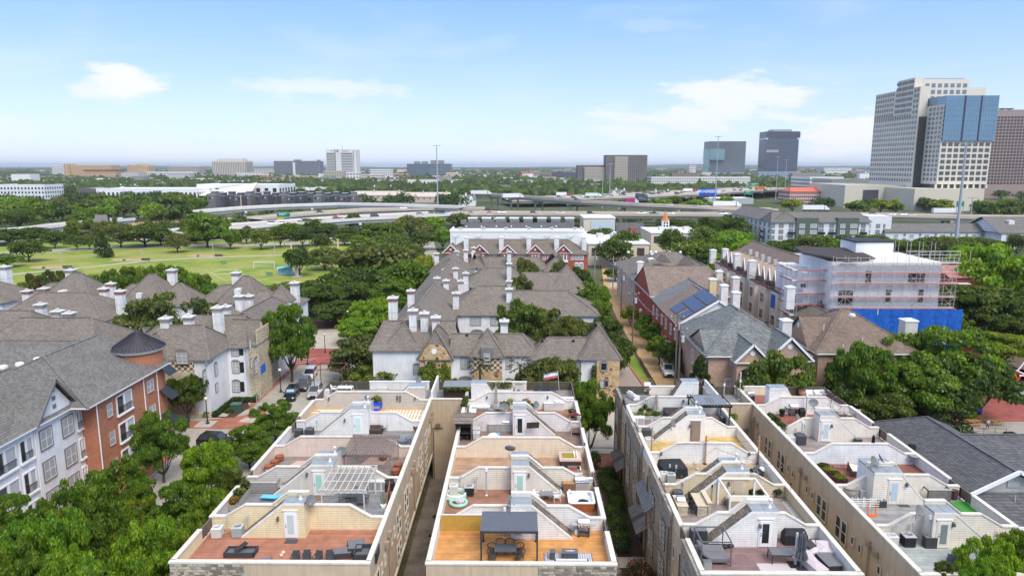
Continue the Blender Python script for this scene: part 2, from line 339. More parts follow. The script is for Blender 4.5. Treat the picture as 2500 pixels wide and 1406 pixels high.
 #  the four row-house blocks with roof terraces
PIPE=PN((.78,.76,.73),.5,.05)
DZ=9.0
STONE1=[PN((.33,.28,.22),.9,.2,6,bump=.5),PN((.24,.21,.18),.9,.2,6,bump=.5),PN((.42,.38,.31),.9,.2,6,bump=.5),PN((.20,.16,.13),.9,.2,6,bump=.5),PN((.48,.42,.33),.9,.15,6,bump=.5)]
STONEW=courses('ledge_stone',(.22,.19,.155),(.40,.35,.29),(.40,.37,.32),0.42,0.17,0.02,.9,.8,.35)
STUC=stained((.60,.48,.34),'tan_stucco',.84);STUC2=stained((.55,.435,.305),'tan_stucco',.84)
SCREEN=PN((.16,.125,.11),.6,.1);AWN=seam_metal((.23,.23,.23))
SFLASH=PN((.42,.45,.47),.35,.12,2,.5)
def stairhouse(root,col,xf,xt,xr,yf,yb,zt=2.76,door=None,shingle_mat=None,mirror=False,clad=None,pipe=0):
 """bulkhead over the roof stair: xf foot of the slope, xt..xr flat head, yf front, yb the divider behind it"""
 sg=1 if xt>xf else-1
 prof=[(xf,DZ),(xt,DZ+zt),(xr,DZ+zt),(xr,DZ)]
 if sg>0:prof=prof[::-1]
 st=obj('stair_house',MB().xz(prof[::-1]if False else prof,yf,yb),siding(col),root)
 m=MB();e=0.05;d=yb-yf
 a,b=(xf,DZ+.02),(xt,DZ+zt+.02)
 y0,y1=yf+.1,yb-.02
 m.xz([(a[0],a[1]),(b[0],b[1]),(b[0],b[1]+.06),(a[0],a[1]+.06)]if sg>0 else[(b[0],b[1]),(a[0],a[1]),(a[0],a[1]+.06),(b[0],b[1]+.06)],y0,y1)
 obj('sloped_roof',m,shingle_mat or shingle((.20,.165,.135),.35),st)
 m=MB()
 q=[(a[0],a[1]-.10),(b[0],b[1]-.10),(xr,b[1]-.10)]
 if sg<0:q=q[::-1]
 m.ribx(q,yf-.03,yf+.1,.2);obj('rake_board',m,TRIMW,st)
 xa,xb=min(xt,xr),max(xt,xr)
 m=BX(xa-.02,xb+.04,yf+.02,yb,DZ+zt+.11,DZ+zt+.16);m.box((xa+xb)/2-.02,(xa+xb)/2+.02,yf+.05,yb-.1,DZ+zt+.16,DZ+zt+.19)
 obj('flat_roof',m,SFLASH,st)
 if pipe:
  m=MB();px_=xr-sg*.45;m.lathe([(.16,0),(.15,.05),(.07,.12),(.07,.5),(.13,.52),(.14,.62),(.07,.7)],px_,(yf+yb)/2,DZ+zt+.16,12)
  obj('vent_pipe',m,PIPE,st)
 if door:
  dx,dcol,fcol,gcol=door;w=.82
  m=BX(dx-w/2-.1,dx+w/2+.1,yf-.05,yf+.02,DZ+.04,DZ+2.22)
  fr=obj('door',m,PN(fcol,.6,.03),st)
  m=BX(dx-w/2,dx+w/2,yf-.08,yf-.05,DZ+.08,DZ+2.1);obj('door_leaf',m,PN(dcol,.5,.03),fr)
  g=gcol if not isinstance(gcol,tuple)else PN(gcol,.2,.05,1,0,0,.6)
  m=BX(dx-w/2+.16,dx+w/2-.16,yf-.092,yf-.08,DZ+.38,DZ+1.92);obj('door_glass',m,g,fr)
  hx=dx-sg*(w/2-.06)*-1 if False else dx-(w/2-.07)
  m=MB();m.tube((hx,yf-.08,DZ+1.0),(hx,yf-.15,DZ+1.0),.035,8);m.tube((hx,yf-.08,DZ+1.16),(hx,yf-.12,DZ+1.16),.03,8);obj('handle',m,BLACK,fr)
  m=BX(dx-w/2-.18,dx+w/2+.18,yf-.1,yf+.02,DZ+2.24,DZ+2.32);obj('door_head',m,TRIMW,fr)
 return st
def divider(root,x0,x1,y,col,rail=True,stair=None,hi=1.98,cw=TRIM):
 lo=1.0;n1,n2=.95,2.6
 P=[(x0,lo),(x0+n1,lo),(x0+n2,hi),(x1-n2,hi),(x1-n1,lo),(x1,lo)]
 P=[(a,b+DZ)for a,b in P]
 poly=[(x0,DZ-.3),(x1,DZ-.3)]+P[::-1]
 w=obj('divider_wall',MB().xz(poly,y,y+.22),siding(col),root)
 m=MB().ribx(P,y-.06,y+.28,.11);obj('coping',m,cw,w)
 if stair:
  xf,xt,xr,zt=stair;sg=1 if xt>xf else-1
  zt+=.34
  t0=(hi-.05-.34)/(zt-.34);xs=xf+(xt-xf)*t0
  pr=[(xs,DZ+hi-.05),(xt,DZ+zt),(xr,DZ+zt),(xr,DZ+hi-.05)]
  if sg>0:q=pr[::-1]
  else:q=pr
  m=MB().xz(q,y+.003,y+.217);obj('raised_gable',m,siding(col),w)
  rb=[(xs,DZ+hi-.02),(xt,DZ+zt),(xr,DZ+zt)]
  if sg<0:rb=rb[::-1]
  m=MB().ribx(rb,y-.07,y+.29,.12);obj('gable_coping',m,cw,w)
 return w
def parapet(root,x0,x1,y0,y1,col,outer,h=.95,stone=None,cop=None,cw=None):
 """one straight run of parapet above the roof deck; coping proud of it"""
 w=obj('parapet',BX(x0,x1,y0,y1,DZ-.5,DZ+h),siding(col),root)
 m=BX(x0-.05,x1+.05,y0-.0,y1+.0,DZ+h,DZ+h+.12);obj('coping',m,cw or TRIM,w)
 return w
def screen(root,x,y0,y1,side):
 m=BX(x-.03,x+.03,y0,y1,DZ+.1,DZ+.92)
 s_=obj('railing_screen',m,SCREEN,root)
 m=BX(x-.05,x+.05,y0,y1,DZ+.92,DZ+.97)
 for k in range(3):
  yy=y0+(y1-y0)*k/2;m.box(x-.05,x+.05,yy-.04,yy+.04,DZ,DZ+.92)
 obj('rail',m,SCREEN,s_)
WINC={}
def sash_window(parent,p,rz,w,h,frame=TRIM,pane=None,mull=(1,1),fw=.09,depth=.10,arch=False,key=None):
 """window: surround, pane, glazing bars; local x along the wall, -y outwards"""
 k=(round(w,2),round(h,2),frame.name,mull,fw,arch,(pane or GL).name)
 if k not in WINC:
  m=MB();hw=w/2;m.box(-hw-fw,-hw,-depth,.02,-fw,h+fw);m.box(hw,hw+fw,-depth,.02,-fw,h+fw);m.box(-hw,hw,-depth,.02,h,h+fw);m.box(-hw-.04,hw+.04,-depth-.04,.02,-fw,0)
  if arch:
   a=[(-hw-fw,h+fw)]+[(-(hw+fw)*cos(pi*i/8),h+fw+(hw*.55)*sin(pi*i/8))for i in range(1,8)]+[(hw+fw,h+fw)]
   m.xz(a[::-1],-depth,.02)
  g=MB();g.box(-hw,hw,-.045,-.02,0,h)
  b=MB();nx,nz=mull
  for i in range(1,nx+1):x=-hw+w*i/(nx+1);b.box(x-.02,x+.02,-.075,-.045,0,h)
  for i in range(1,nz+1):z=h*i/(nz+1);b.box(-hw,hw,-.07,-.045,z-.025,z+.025)
  b.box(-hw,-hw+.045,-.07,-.045,0,h);b.box(hw-.045,hw,-.07,-.045,0,h);b.box(-hw,hw,-.065,-.045,0,.05);b.box(-hw,hw,-.065,-.045,h-.05,h)
  WINC[k]=(mesh('window',m,frame),mesh('pane',g,pane or GL),mesh('sash',b,TRIMW if frame is not SCREEN else SCREEN))
 a,g,b=WINC[k]
 o=obj('window',a,None,parent,p,rz);obj('pane',g,None,o);obj('sash',b,None,o);return o
UC=dict(yel=(.78,.66,.42),grw=(.62,.57,.52),pin=(.72,.59,.50),wht=(.80,.78,.75),gre=(.56,.51,.46),crm=(.78,.71,.60),crg=(.73,.67,.57),tan=(.76,.63,.48),pkw=(.76,.70,.69),tn2=(.66,.55,.38),blw=(.76,.78,.79),cry=(.80,.72,.53),crw=(.78,.72,.63))
DK=dict(red=(.40,.175,.115),gry=(.24,.24,.25),mau=(.27,.215,.205),orn=(.62,.30,.10),rbr=(.30,.15,.10),tbr=(.42,.27,.18),brn=(.25,.17,.14),ply=(.62,.42,.16),pur=(.24,.155,.15),mgr=(.30,.25,.25),tn=(.45,.34,.22),pgn=(.40,.43,.42),rd2=(.24,.095,.075),red3=(.30,.11,.08),rgr=(.30,.29,.29))
def block(label,x0,x1,yf,ys,yb,units,decks,side,sdir,doors,stone_x=None,grp='row house blocks with roof terraces'):
 """side: 'L' or 'R' is the street side (parapet broken by railings); sdir +1 when stairs rise to +x"""
 root=thing('row_house_block',label,'row houses',(0,0,0))
 edges=[yf]+ys+[yb]
 base=MB();alley=x1 if side=='L' else x0
 for k in range(1):
  if side=='L':base.box(x0+.03,x1-.03,yf+.03,yb-.03,3.3,DZ-.02);base.box(x0+.03,x1-1.0,yf+.03,yb-.03,0,3.3)
  else:base.box(x0+.03,x1-.03,yf+.03,yb-.03,3.3,DZ-.02);base.box(x0+1.0,x1-.03,yf+.03,yb-.03,0,3.3)
 obj('wall',base,STUC,root)
 for i,dcol in enumerate(decks):
  a,b=edges[i],edges[i+1]
  obj('deck',BX(x0+.25,x1-.25,a+(.25 if i==0 else .22),b,DZ-.1,DZ),decking(DK[dcol],.14,1 if i%2==0 or dcol in('orn','red')else 1),root)
 obj('parapet',BX(x0,x1,yf,yf+.26,DZ-.6,DZ+.95),siding(UC[units[0]])if False else STUC,root)
 obj('coping',BX(x0-.06,x1+.06,yf-.06,yf+.32,DZ+.95,DZ+1.07),TRIM,root)
 ax=(x1-.26,x1)if side=='L' else(x0,x0+.26);sx=(x0,x0+.26)if side=='L' else(x1-.26,x1)
 for i,u in enumerate(units):
  a,b=edges[i]+(.26 if i==0 else 0),edges[i+1]
  if i==len(units)-1:b-=.0
  ia=(ax[0]-.02,ax[0]+.0)if side=='L' else(ax[1],ax[1]+.02)
  w=obj('parapet',BX(ax[0],ax[1],a,b,DZ-.6,DZ+.95),STUC,root)
  obj('inner_siding',BX(ia[0],ia[1],a,b,DZ,DZ+.94),siding(UC[u]),w)
  obj('coping',BX(ax[0]-.05,ax[1]+.05,a,b,DZ+.95,DZ+1.07),TRIM,w)
  segs={0:((a,b-1.9),(b-1.9,b)),1:((a,b-1.6),(b-1.6,b)),2:((a+1.6,b),(a,a+1.6)),3:((a,b-1.6),(b-1.6,b)),4:((a+1.6,b),(a,a+1.6)),5:(None,(a,b))}[i]
  if segs[0]:
   s0,s1=segs[0]
   w=obj('parapet',BX(sx[0],sx[1],s0,s1,DZ-.6,DZ+.95),siding(UC[u]),root)
   obj('coping',BX(sx[0]-.05,sx[1]+.05,s0,s1,DZ+.95,DZ+1.07),TRIM,w)
  screen(root,(x0+.12)if side=='L' else(x1-.12),segs[1][0],segs[1][1],side)
 for i,y in enumerate(ys):
  dr=doors.get(i)
  st=None
  if dr:st=dr['g']
  divider(root,x0+.26,x1-.26,y,UC[units[i]],stair=st)
  if dr and dr.get('front'):
   xf,xt,xr,zt=dr['g'];stairhouse(root,UC[units[i]],xf,xt,xr,y-1.28,y-.002,zt,dr['door'],pipe=dr.get('pipe',0))
  if dr and dr.get('back'):
   xf,xt,xr,zt=dr['g'];stairhouse(root,UC[units[min(i+1,5)]],xf,xt,xr,y+.3,y+1.6,zt,None,pipe=dr.get('pipe',0))
 return root
y1s=[50.33,57.3,64.2,71.05,77.95]
def W1(sf,st,sr,door,**k):return dict(g=(sf,st,sr,2.72),door=door,front=True,**k)
mint=(.38,.60,.52);pmint=(.62,.76,.74);frost=(.52,.60,.58)
B1=block('row house block at left with terracotta front deck and stone front corner',-24.2,-10.3,44.0,y1s,85.2,['yel','grw','pin','wht','gre','wht'],['red','gry','mau','gry','ply','gry'],'L',1,{0:W1(-21.25,-17.9,-16.3,(-17.38,(.82,.83,.84),(.80,.80,.79),frost),pipe=1),1:W1(-21.2,-17.85,-15.9,(-17.2,(.74,.74,.72),(.74,.73,.71),mint),pipe=1,back=True),3:W1(-21.1,-17.8,-15.9,(-17.0,(.80,.82,.82),(.80,.80,.79),pmint),pipe=1,back=True)})
B2=block('middle row house block with orange front deck and stone on its right front corner',-6.4,6.75,44.0,y1s,85.2,['wht','crg','tan','pkw','wht','crm'],['orn','rbr','tbr','brn','rbr','mgr'],'R',-1,{0:W1(4.1,.95,-.6,(-.05,(.74,.72,.70),(.78,.76,.74),(.42,.42,.42))),1:W1(3.95,.85,-.65,(.1,(.80,.81,.80),(.80,.79,.78),mint),back=True),3:W1(3.85,.8,-.65,(.1,(.78,.78,.77),(.80,.79,.78),GLD),back=True)})
y3s=[49.4,56.2,63.0,69.75,76.55]
B3=block('stone sided row house block right of the planted walk with plum front deck',12.3,23.15,43.0,y3s,83.6,['wht','tn2','wht','wht','wht','crm'],['pur','mgr','tn','ply','mau','gry'],'L',1,{0:W1(14.1,17.3,19.25,(18.35,(.82,.82,.82),(.80,.80,.80),GLD),pipe=1),1:W1(14.2,17.4,19.3,(18.4,(.50,.42,.31),(.58,.49,.36),(.48,.40,.30)),pipe=1,back=True),3:W1(14.1,17.4,19.2,(18.2,(.26,.19,.17),(.24,.18,.16),(.24,.21,.17)),pipe=1,back=True)})
B4=block('cream row house block at far right with pale metal grey front deck',27.0,38.0,43.0,y3s,83.6,['crw','crw','blw','crw','wht','cry'],['pgn','rgr','rd2','mgr','red3','red3'],'R',-1,{0:W1(35.5,32.3,30.7,(31.5,(.74,.70,.63),(.78,.74,.67),(.20,.24,.25))),1:W1(34.3,32.0,29.7,(31.45,(.74,.68,.60),(.76,.72,.66),(.42,.55,.66)),back=True),3:W1(35.4,32.5,30.9,(31.6,(.78,.76,.73),(.78,.74,.70),frost))})
for(lab,xa,xb,y,bb)in(('cross wing with tan wall closing the alley between left and middle blocks',-10.3,-6.4,78.45,B1),('cross wing with tan wall closing the alley between the two right blocks',23.15,27.0,77.1,B3)):
 t=thing('cross_wing',lab,'building',(0,0,0))
 obj('wall',BX(xa+.002,xb-.002,y,y+6.6,0,DZ-.04),STUC2,t)
 obj('parapet',BX(xa+.002,xb-.002,y-.003,y+.26,DZ-.05,DZ+.95),STUC2,t)
 obj('coping',BX(xa+.05,xb-.05,y-.06,y+.32,DZ+.95,DZ+1.07),TRIM,t)
 obj('deck',BX(xa,xb,y+.26,y+6.6,DZ-.1,DZ),decking(DK['gry'],.14,1),t)
 obj('divider_wall',BX(xa-.1,xa+.12,y+.3,y+6.6,DZ,DZ+1.9),siding(UC['wht']),t)
 m=MB()
 for sx_,zz in((.5,6.6),(2.9,6.6)):m.box(xa+sx_,xa+sx_+.5,y-.35,y,zz,zz+.45)
 m.box(xa+.3,xa+1.3,y-.12,y,6.45,6.55);m.tube((xa+.15,y-.06,6.5),(xa+.15,y-.06,0),.06,8);obj('downspout',m,SCREEN,t)
def rear(root,x0,x1,yb,wx0,wx1,col,sh=None):
 w=obj('rear_wall',BX(wx0,wx1,yb-.25,yb,DZ-.2,DZ+1.0),siding(UC[col]),root);obj('coping',BX(wx0-.05,wx1+.05,yb-.3,yb+.05,DZ+1.0,DZ+1.12),TRIMW,w)
 for a,b in((x0,wx0),(wx1,x1)):
  if b-a<.4:continue
  m=BX(a,b,yb-.14,yb-.1,DZ+.0,DZ+1.0);s_=obj('railing_screen',m,PN((.085,.075,.05),.7,.3,2),root)
  m=BX(a,b,yb-.16,yb-.08,DZ+1.0,DZ+1.06);k=int((b-a)/2.0)+1
  for i in range(k+1):x=a+(b-a)*i/k;m.box(x-.04,x+.04,yb-.16,yb-.08,DZ,DZ+1.0)
  obj('rail',m,SCREEN,s_)
rear(B1,-24.2,-10.3,85.2,-19.0,-11.4,'wht');rear(B2,-10.2,6.75,85.2,-5.6,.95,'crm')
rear(B3,12.3,23.15,83.6,16.2,21.0,'crm');rear(B4,23.2,38.0,83.6,26.8,32.0,'cry')
stairhouse(B1,UC['gre'],-15.4,-13.0,-11.0,78.25,79.6,2.5,None);
stairhouse(B2,UC['wht'],-2.0,-3.8,-5.6,78.25,79.5,2.9,None);stairhouse(B3,UC['wht'],18.2,19.6,21.6,80.6,82.0,2.4,None);stairhouse(B4,UC['wht'],32.4,30.7,28.7,76.85,78.2,2.9,None)
def stone_band(root,x0,x1,y,z0,z1,big=None):
 rows=int((z1-z0)/.20);SB=[]
 for L in(.24,.34,.44,.55):
  m=MB();e=.012
  m.add([(-L/2+e,0,e),(L/2-e,0,e),(L/2-e,0,.2-e),(-L/2+e,0,.2-e),(-L/2+.035,-.06,.035),(L/2-.035,-.055,.03),(L/2-.03,-.06,.165),(-L/2+.03,-.055,.17)],[(4,5,6,7),(0,1,5,4),(1,2,6,5),(2,3,7,6),(3,0,4,7)])
  SB.append((L,[mesh('stone',m,mt)for mt in STONE1]))
 w=obj('stone_wall',BX(x0,x1,y-.012,y,z0,z1),PN((.42,.39,.34),.9,.1),root)
 for r_ in range(rows):
  x=x0
  while x<x1-.15:
   L,ms=SB[random.choices(range(4),(3,4,3,2))[0]]
   if x+L>x1:L,ms=SB[0]
   if x+L>x1+.02:break
   obj('stone',random.choice(ms),None,w,(x+L/2,y-.012,z0+r_*.2));x+=L
 return w
stone_band(B1,-24.2,-19.0,44.0-.002,8.3,9.93);stone_band(B2,1.35,6.75,44.0-.002,8.3,9.93);stone_band(B3,12.3,17.5,43.0-.002,9.1,9.93)
for root,xw,dx,ys_,yf in((B1,-10.3,1,y1s,44.0),(B4,27.0,-1,y3s,43.0)):
 rz=pi/2 if dx>0 else-pi/2
 e=[yf]+ys_
 fr_=PN((.52,.43,.32),.8,.05)
 for i,y in enumerate(e[:-0]if False else e):
  L=6.8
  big=[(1.3,1.9),(2.35,1.9)]if i%2==0 else[(4.3,1.9),(5.35,1.9)]
  sm=[3.8,5.0]if i%2==0 else[1.6,2.8]
  for yy,hh in big:sash_window(root,(xw+dx*.01,y+yy,6.1),rz,.85,1.95,fr_,GLD if i%2 else glass((.06,.075,.05)),(0,1),.1,.05)
  for yy in sm:sash_window(root,(xw+dx*.01,y+yy,6.9),rz,.42,.72,fr_,GLD,(0,0),.09,.05)
  for yy,hh in big:sash_window(root,(xw+dx*.01,y+yy,3.75),rz,.85,1.45,fr_,GLD,(0,1),.1,.05)
  if i%2:continue
  m=MB();yb_=y+6.6
  m.tube((xw+dx*.09,yb_,8.3),(xw+dx*.09,yb_,3.3),.06,8);m.box(xw,xw+dx*.3,yb_-.2,yb_+.2,8.25,8.75)
  m.box(xw+dx*.02,xw+dx*.12,yb_-1.1,yb_,8.0,8.12);m.box(xw,xw+dx*.3,yb_-1.3,yb_-.95,8.05,8.5)
  obj('downspout',m,PN((.36,.27,.21),.6,.1),root)
 obj('ledge',BX(xw-.05,xw+dx*.12,yf,yf+34.4,3.3,3.5),PN((.60,.51,.40),.8,.06),root)
 #  B3 street facade: stone bays, stucco bays, tall windows, metal awnings
def facade3():
 x=12.3;root=B3;edges=[43.0]+y3s+[83.6]
 for i in range(6):
  a,b=edges[i],edges[i+1];st=(a+.0,a+4.6)if i%2==0 else(b-4.6,b);su=(a+4.6,b)if i%2==0 else(a,b-4.6)
  obj('stone_bay',BX(x-.28,x+.02,st[0],st[1],0,DZ+.93),STONEW,root)
  obj('stucco_bay',BX(x-.06,x+.02,su[0]+.003,su[1]-.003,0,DZ-.05),STUC2,root)
  m=MB().tube((x-.36,st[1]if i%2==0 else st[0],DZ-.3),(x-.36,st[1]if i%2==0 else st[0],0),.06,8);obj('downspout',m,SCREEN,root)
  c=(st[0]+st[1])/2
  for z,h in((5.9,2.2),(2.5,2.3)):
   for dy in(-.55,.55):sash_window(root,(x-.29,c+dy,z),-pi/2,.85,h,PN((.10,.085,.075),.6,.05),GLD,(1,3),.07,.06)
  c=(su[0]+su[1])/2
  for z,h in((6.6,1.1),(4.0,1.1)):sash_window(root,(x-.07,c,z),-pi/2,.5,h,PN((.52,.43,.32),.8,.05),GLD,(0,0),.08,.05)
  for(zz,w)in((3.0,1.5),):
   m=MB();m.add([(x-.08,c-w,zz+.8),(x-.08,c+w,zz+.8),(x-1.3,c+w,zz),(x-1.3,c-w,zz),(x-.08,c-w,zz+.86),(x-.08,c+w,zz+.86),(x-1.3,c+w,zz+.06),(x-1.3,c-w,zz+.06)],[(3,2,1,0),(4,5,6,7),(0,1,5,4),(1,2,6,5),(2,3,7,6),(3,0,4,7)])
   for k in range(8):
    yy=c-w+.02+k*(2*w-.04)/7;m.beam((x-.08,yy,zz+.88),(x-1.3,yy,zz+.08),.03,.05)
   aw=obj('awning',m,AWN,root)
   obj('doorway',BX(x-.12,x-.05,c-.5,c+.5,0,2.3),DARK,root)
 for c in(60.5,):
  m=MB()
  m.add([(x-.3,c-2.8,7.2),(x-.3,c+2.8,7.2),(x-1.1,c+2.8,6.6),(x-1.1,c-2.8,6.6),(x-.3,c-2.8,7.26),(x-.3,c+2.8,7.26),(x-1.1,c+2.8,6.66),(x-1.1,c-2.8,6.66)],[(3,2,1,0),(4,5,6,7),(0,1,5,4),(1,2,6,5),(2,3,7,6),(3,0,4,7)])
  for k in range(13):m.beam((x-.3,c-2.75+k*.458,7.28),(x-1.1,c-2.75+k*.458,6.68),.03,.05)
  obj('awning',m,AWN,root)
facade3()
#  things on the roof terraces
def T(px,py):p=at(px,py,DZ);return(p.x,p.y,DZ)
def unitlabel(b,u):return('front terrace','second terrace','third terrace','fourth terrace','fifth terrace','rearmost terrace')[u]+' of the '+('left','middle','stone-sided','far right')[b]+' row'
def mk_ac(body,top,ring,grill=True):
 def f():
  t=thing('air_conditioner','','air conditioner')
  m=MB();m.box(-.36,.36,-.36,.36,.05,.74)
  for k in range(7):
   z=.14+k*.08;m.box(-.375,.375,-.375,.375,z,z+.03)
  obj('cabinet',m,body,t)
  m=MB();m.lathe([(.53,.74),(.53,.80),(.46,.84),(.30,.84),(.28,.81),(.27,.76)],0,0,0,4 if False else 16)
  obj('top_ring',BX(-.39,.39,-.39,.39,.74,.79).lathe([(.34,.79),(.33,.85),(.28,.86),(.27,.80)],0,0,0,20,0),top,t)
  m=MB();m.lathe([(.26,.80),(.1,.805),(.0,.81)],0,0,0,18);obj('fan',m,ring,t)
  m=MB()
  for k in range(8):
   a=pi*k/8;m.beam((-.3*cos(a),-.3*sin(a),.86),(.3*cos(a),.3*sin(a),.86),.012,.012)
  obj('fan_guard',m,top,t)
  m=MB();m.tube((.38,.2,.1),(.55,.5,.1),.03,6).tube((.55,.5,.1),(.55,.5,1.2),.02,6).box(.5,.66,.46,.56,1.1,1.4);obj('power_box',m,PN((.45,.45,.44),.5),t)
  return t
 return Kind(f)
acG=mk_ac(PN((.36,.40,.39),.5,.08),PN((.46,.50,.49),.5,.06),DARK);acD=mk_ac(PN((.07,.075,.085),.5,.1),PN((.10,.11,.12),.5,.1),PN((.22,.24,.27),.4))
acW=mk_ac(PN((.58,.57,.54),.5,.06),PN((.66,.66,.64),.5,.05),PN((.3,.3,.3),.4));acK=mk_ac(PN((.025,.025,.03),.5),PN((.5,.5,.5),.4),DARK)
AG='air conditioning units on the roof terraces'
for k,px,py,rz,lab,s in((acW,532,1309,.1,'white and grey air conditioner nearest the front left corner of the left row',1),(acG,582,1307,.05,'pale green-grey air conditioner beside the yellow stair slope',1.0),(acD,730,1065,0,'left dark blue-grey air conditioner of the pair below the white stair house',1),(acD,756,1065,0,'right dark blue-grey air conditioner with brown badge',1.1),(acW,634,1184,0,'air conditioner half hidden behind the grey slatted enclosure',.9),(acW,1108,1203,0,'light air conditioner behind the inflated mint pool rings',.95),(acK,1146,1207,0,'black air conditioner with yellow sticker by the vent pole',1.05),(acW,1164,1060,0,'rear light air conditioner beside the shingled shed',.9),(acW,1163,1070,0,'front light air conditioner beside the shingled shed',.9),(acD,1654,1219,0,'grey air conditioner with white labels at the foot of the tan stair slope',1),(acW,1622,1172,0,'white air conditioner beside the large black cover',.95),(acG,1637,1176,0,'blue-ringed grey air conditioner beside the large black cover',1),(acD,1578,1066,0,'tall dark air conditioner at the foot of the stair slope with the brown door',1.15),(acW,1584,1087,0,'cream air conditioner on the yellow plywood deck',1),(acW,1563,1033,0,'white air conditioner behind the potted flowers',.95),(acK,2215,1330,0,'black and white air conditioner on the pale deck',1.1),(acW,2176,1328,0,'white air conditioner against the wall of the pale deck',.95),(acW,2106,1213,0,'white air conditioner behind the white toy fence',.95),(acD,1952,1083,0,'large charcoal air conditioner beside the downpipe',1.3),(acW,1931,1082,0,'small white air conditioner left of the large charcoal one',1)):
 k(T(px,py),rz,lab,AG,s)
def mk_dish():
 t=thing('satellite_dish','','satellite dish')
 m=MB();m.path([(0,0,0),(0,0,.45),(.02,-.1,.7)],.03,8);m.beam((-.25,.1,0),(0,0,.4),.03,.03);m.beam((.25,.1,0),(0,0,.4),.03,.03);obj('mast',m,PN((.4,.4,.4),.5),t)
 m=MB();pr=[(.0,.0),(.15,.01),(.3,.05),(.42,.11),(.43,.1),(.3,.03),(.15,-.01),(0,-.02)]
 m.M=Matrix.Translation((0,-.14,.78))@Euler((R(62),0,R(25))).to_matrix().to_4x4()@Matrix.Diagonal((1.1,.9,1,1));m.lathe(pr,0,0,0,22);obj('reflector',m,PN((.17,.175,.18),.6,.08),t)
 m=MB();m.path([(0,-.14,.5),(-.1,-.5,.62),(-.18,-.72,.78)],.018,6);m.cb(-.19,-.75,.8,.08,.12,.07);obj('feed_arm',m,PN((.5,.5,.5),.5),t)
 return t
dish=Kind(mk_dish)
def zt(px,py,z):p=at(px,py,z);return(p.x,p.y,z)
for px,py,z,rz,lab in((757,1243,11.05,.6,'satellite dish on the wall right of the yellow stair house'),(838,1120,11.0,-.4,'satellite dish behind the pale pergola'),(893,990,11.05,.9,'satellite dish beside the blue tarp'),(1243,1118,11.1,2.6,'satellite dish standing behind the stair house with pale metal roof'),(1240,1245,11.05,.9,'satellite dish beside the front stair house of the middle row'),(1232,1010,11.05,-.5,'left satellite dish among the plants of the fifth terrace'),(1306,1005,11.05,.6,'right satellite dish beside the stair slope of the middle row'),(1745,1158,10.7,.5,'satellite dish on the shingled slope behind the tan wall'),(1850,1168,10.9,-2.4,'satellite dish right of the tan stair house'),(1638,1052,11,.6,'satellite dish on the slope above the brown door'),(2125,1145,11.9,.3,'large satellite dish on the roof of the cream stair house'),(2142,1140,11.9,.9,'smaller satellite dish behind the large one'),(2235,1268,11.05,.2,'satellite dish on the wall above the pale deck'),(1985,1000,11.9,-.6,'satellite dish on the white stair house of the far right row'),(1942,1035,9,.5,'satellite dish standing on the red deck beside the grill'),(1020,942,10.9,.5,'satellite dish on the rear white wall of the left row')):
 dish((zt(px,py,z)),rz,lab,'satellite dishes on the row houses',1.05)
WICK=PN((.055,.057,.065),.7,.15,9,bump=.3);GRYC=PN((.19,.19,.20),.9,.1,6);LILAC=PN((.56,.50,.52),.85,.07,3,bump=.3);WHC=PN((.78,.78,.78),.9,.05,4);WOODD=PN((.10,.05,.035),.6,.2);STEEL=metal((.60,.60,.61),.3);TEAK=PN((.45,.25,.12),.6,.2,5);LGR=PN((.42,.42,.43),.6,.08)
def chair(fmat,cmat,arms=True,name='patio_chair',cat='chair',h=.9):
 def f():
  t=thing(name,'',cat);m=MB()
  for sx in(-.26,.26):
   for sy,hh in((-.26,.64 if arms else .42),(.26,.64 if arms else .42)):q=MB().beam((sx,sy,0),(sx,sy,hh),.035,.035);obj('leg',q,fmat,t)
  if arms:
   for sx in(-.28,.28):obj('armrest',BX(sx-.03,sx+.03,-.3,.3,.62,.66),fmat,t)
  obj('seat',BX(-.25,.25,-.27,.25,.38,.47),cmat,t)
  obj('backrest',MB().add([(-.25,.2,.45),(.25,.2,.45),(.25,.34,h),(-.25,.34,h),(-.25,.26,.45),(.25,.26,.45),(.25,.4,h),(-.25,.4,h)],[(0,1,2,3),(7,6,5,4),(0,4,5,1),(1,5,6,2),(2,6,7,3),(3,7,4,0)]),cmat,t)
  return t
 return Kind(f)
def table(w,d,h,top,leg=None,slats=0,name='patio_table'):
 def f():
  t=thing(name,'','table')
  if slats:
   for k in range(slats):x=-w/2+(k+.5)*w/slats;obj('slat',BX(x-w/slats*.4,x+w/slats*.4,-d/2,d/2,h-.03,h),top,t)
   m=MB();m.box(-w/2,w/2,-d/2-.03,-d/2,h-.05,h+.002).box(-w/2,w/2,d/2,d/2+.03,h-.05,h+.002).box(-w/2-.03,-w/2,-d/2,d/2,h-.05,h+.002).box(w/2,w/2+.03,-d/2,d/2,h-.05,h+.002);obj('frame',m,leg or top,t)
  else:obj('tabletop',BX(-w/2,w/2,-d/2,d/2,h-.045,h),top,t)
  for sx in(-1,1):
   for sy in(-1,1):obj('leg',BX(sx*(w/2-.04)-.03,sx*(w/2-.04)+.03,sy*(d/2-.04)-.03,sy*(d/2-.04)+.03,0,h-.05),leg or top,t)
  return t
 return Kind(f)
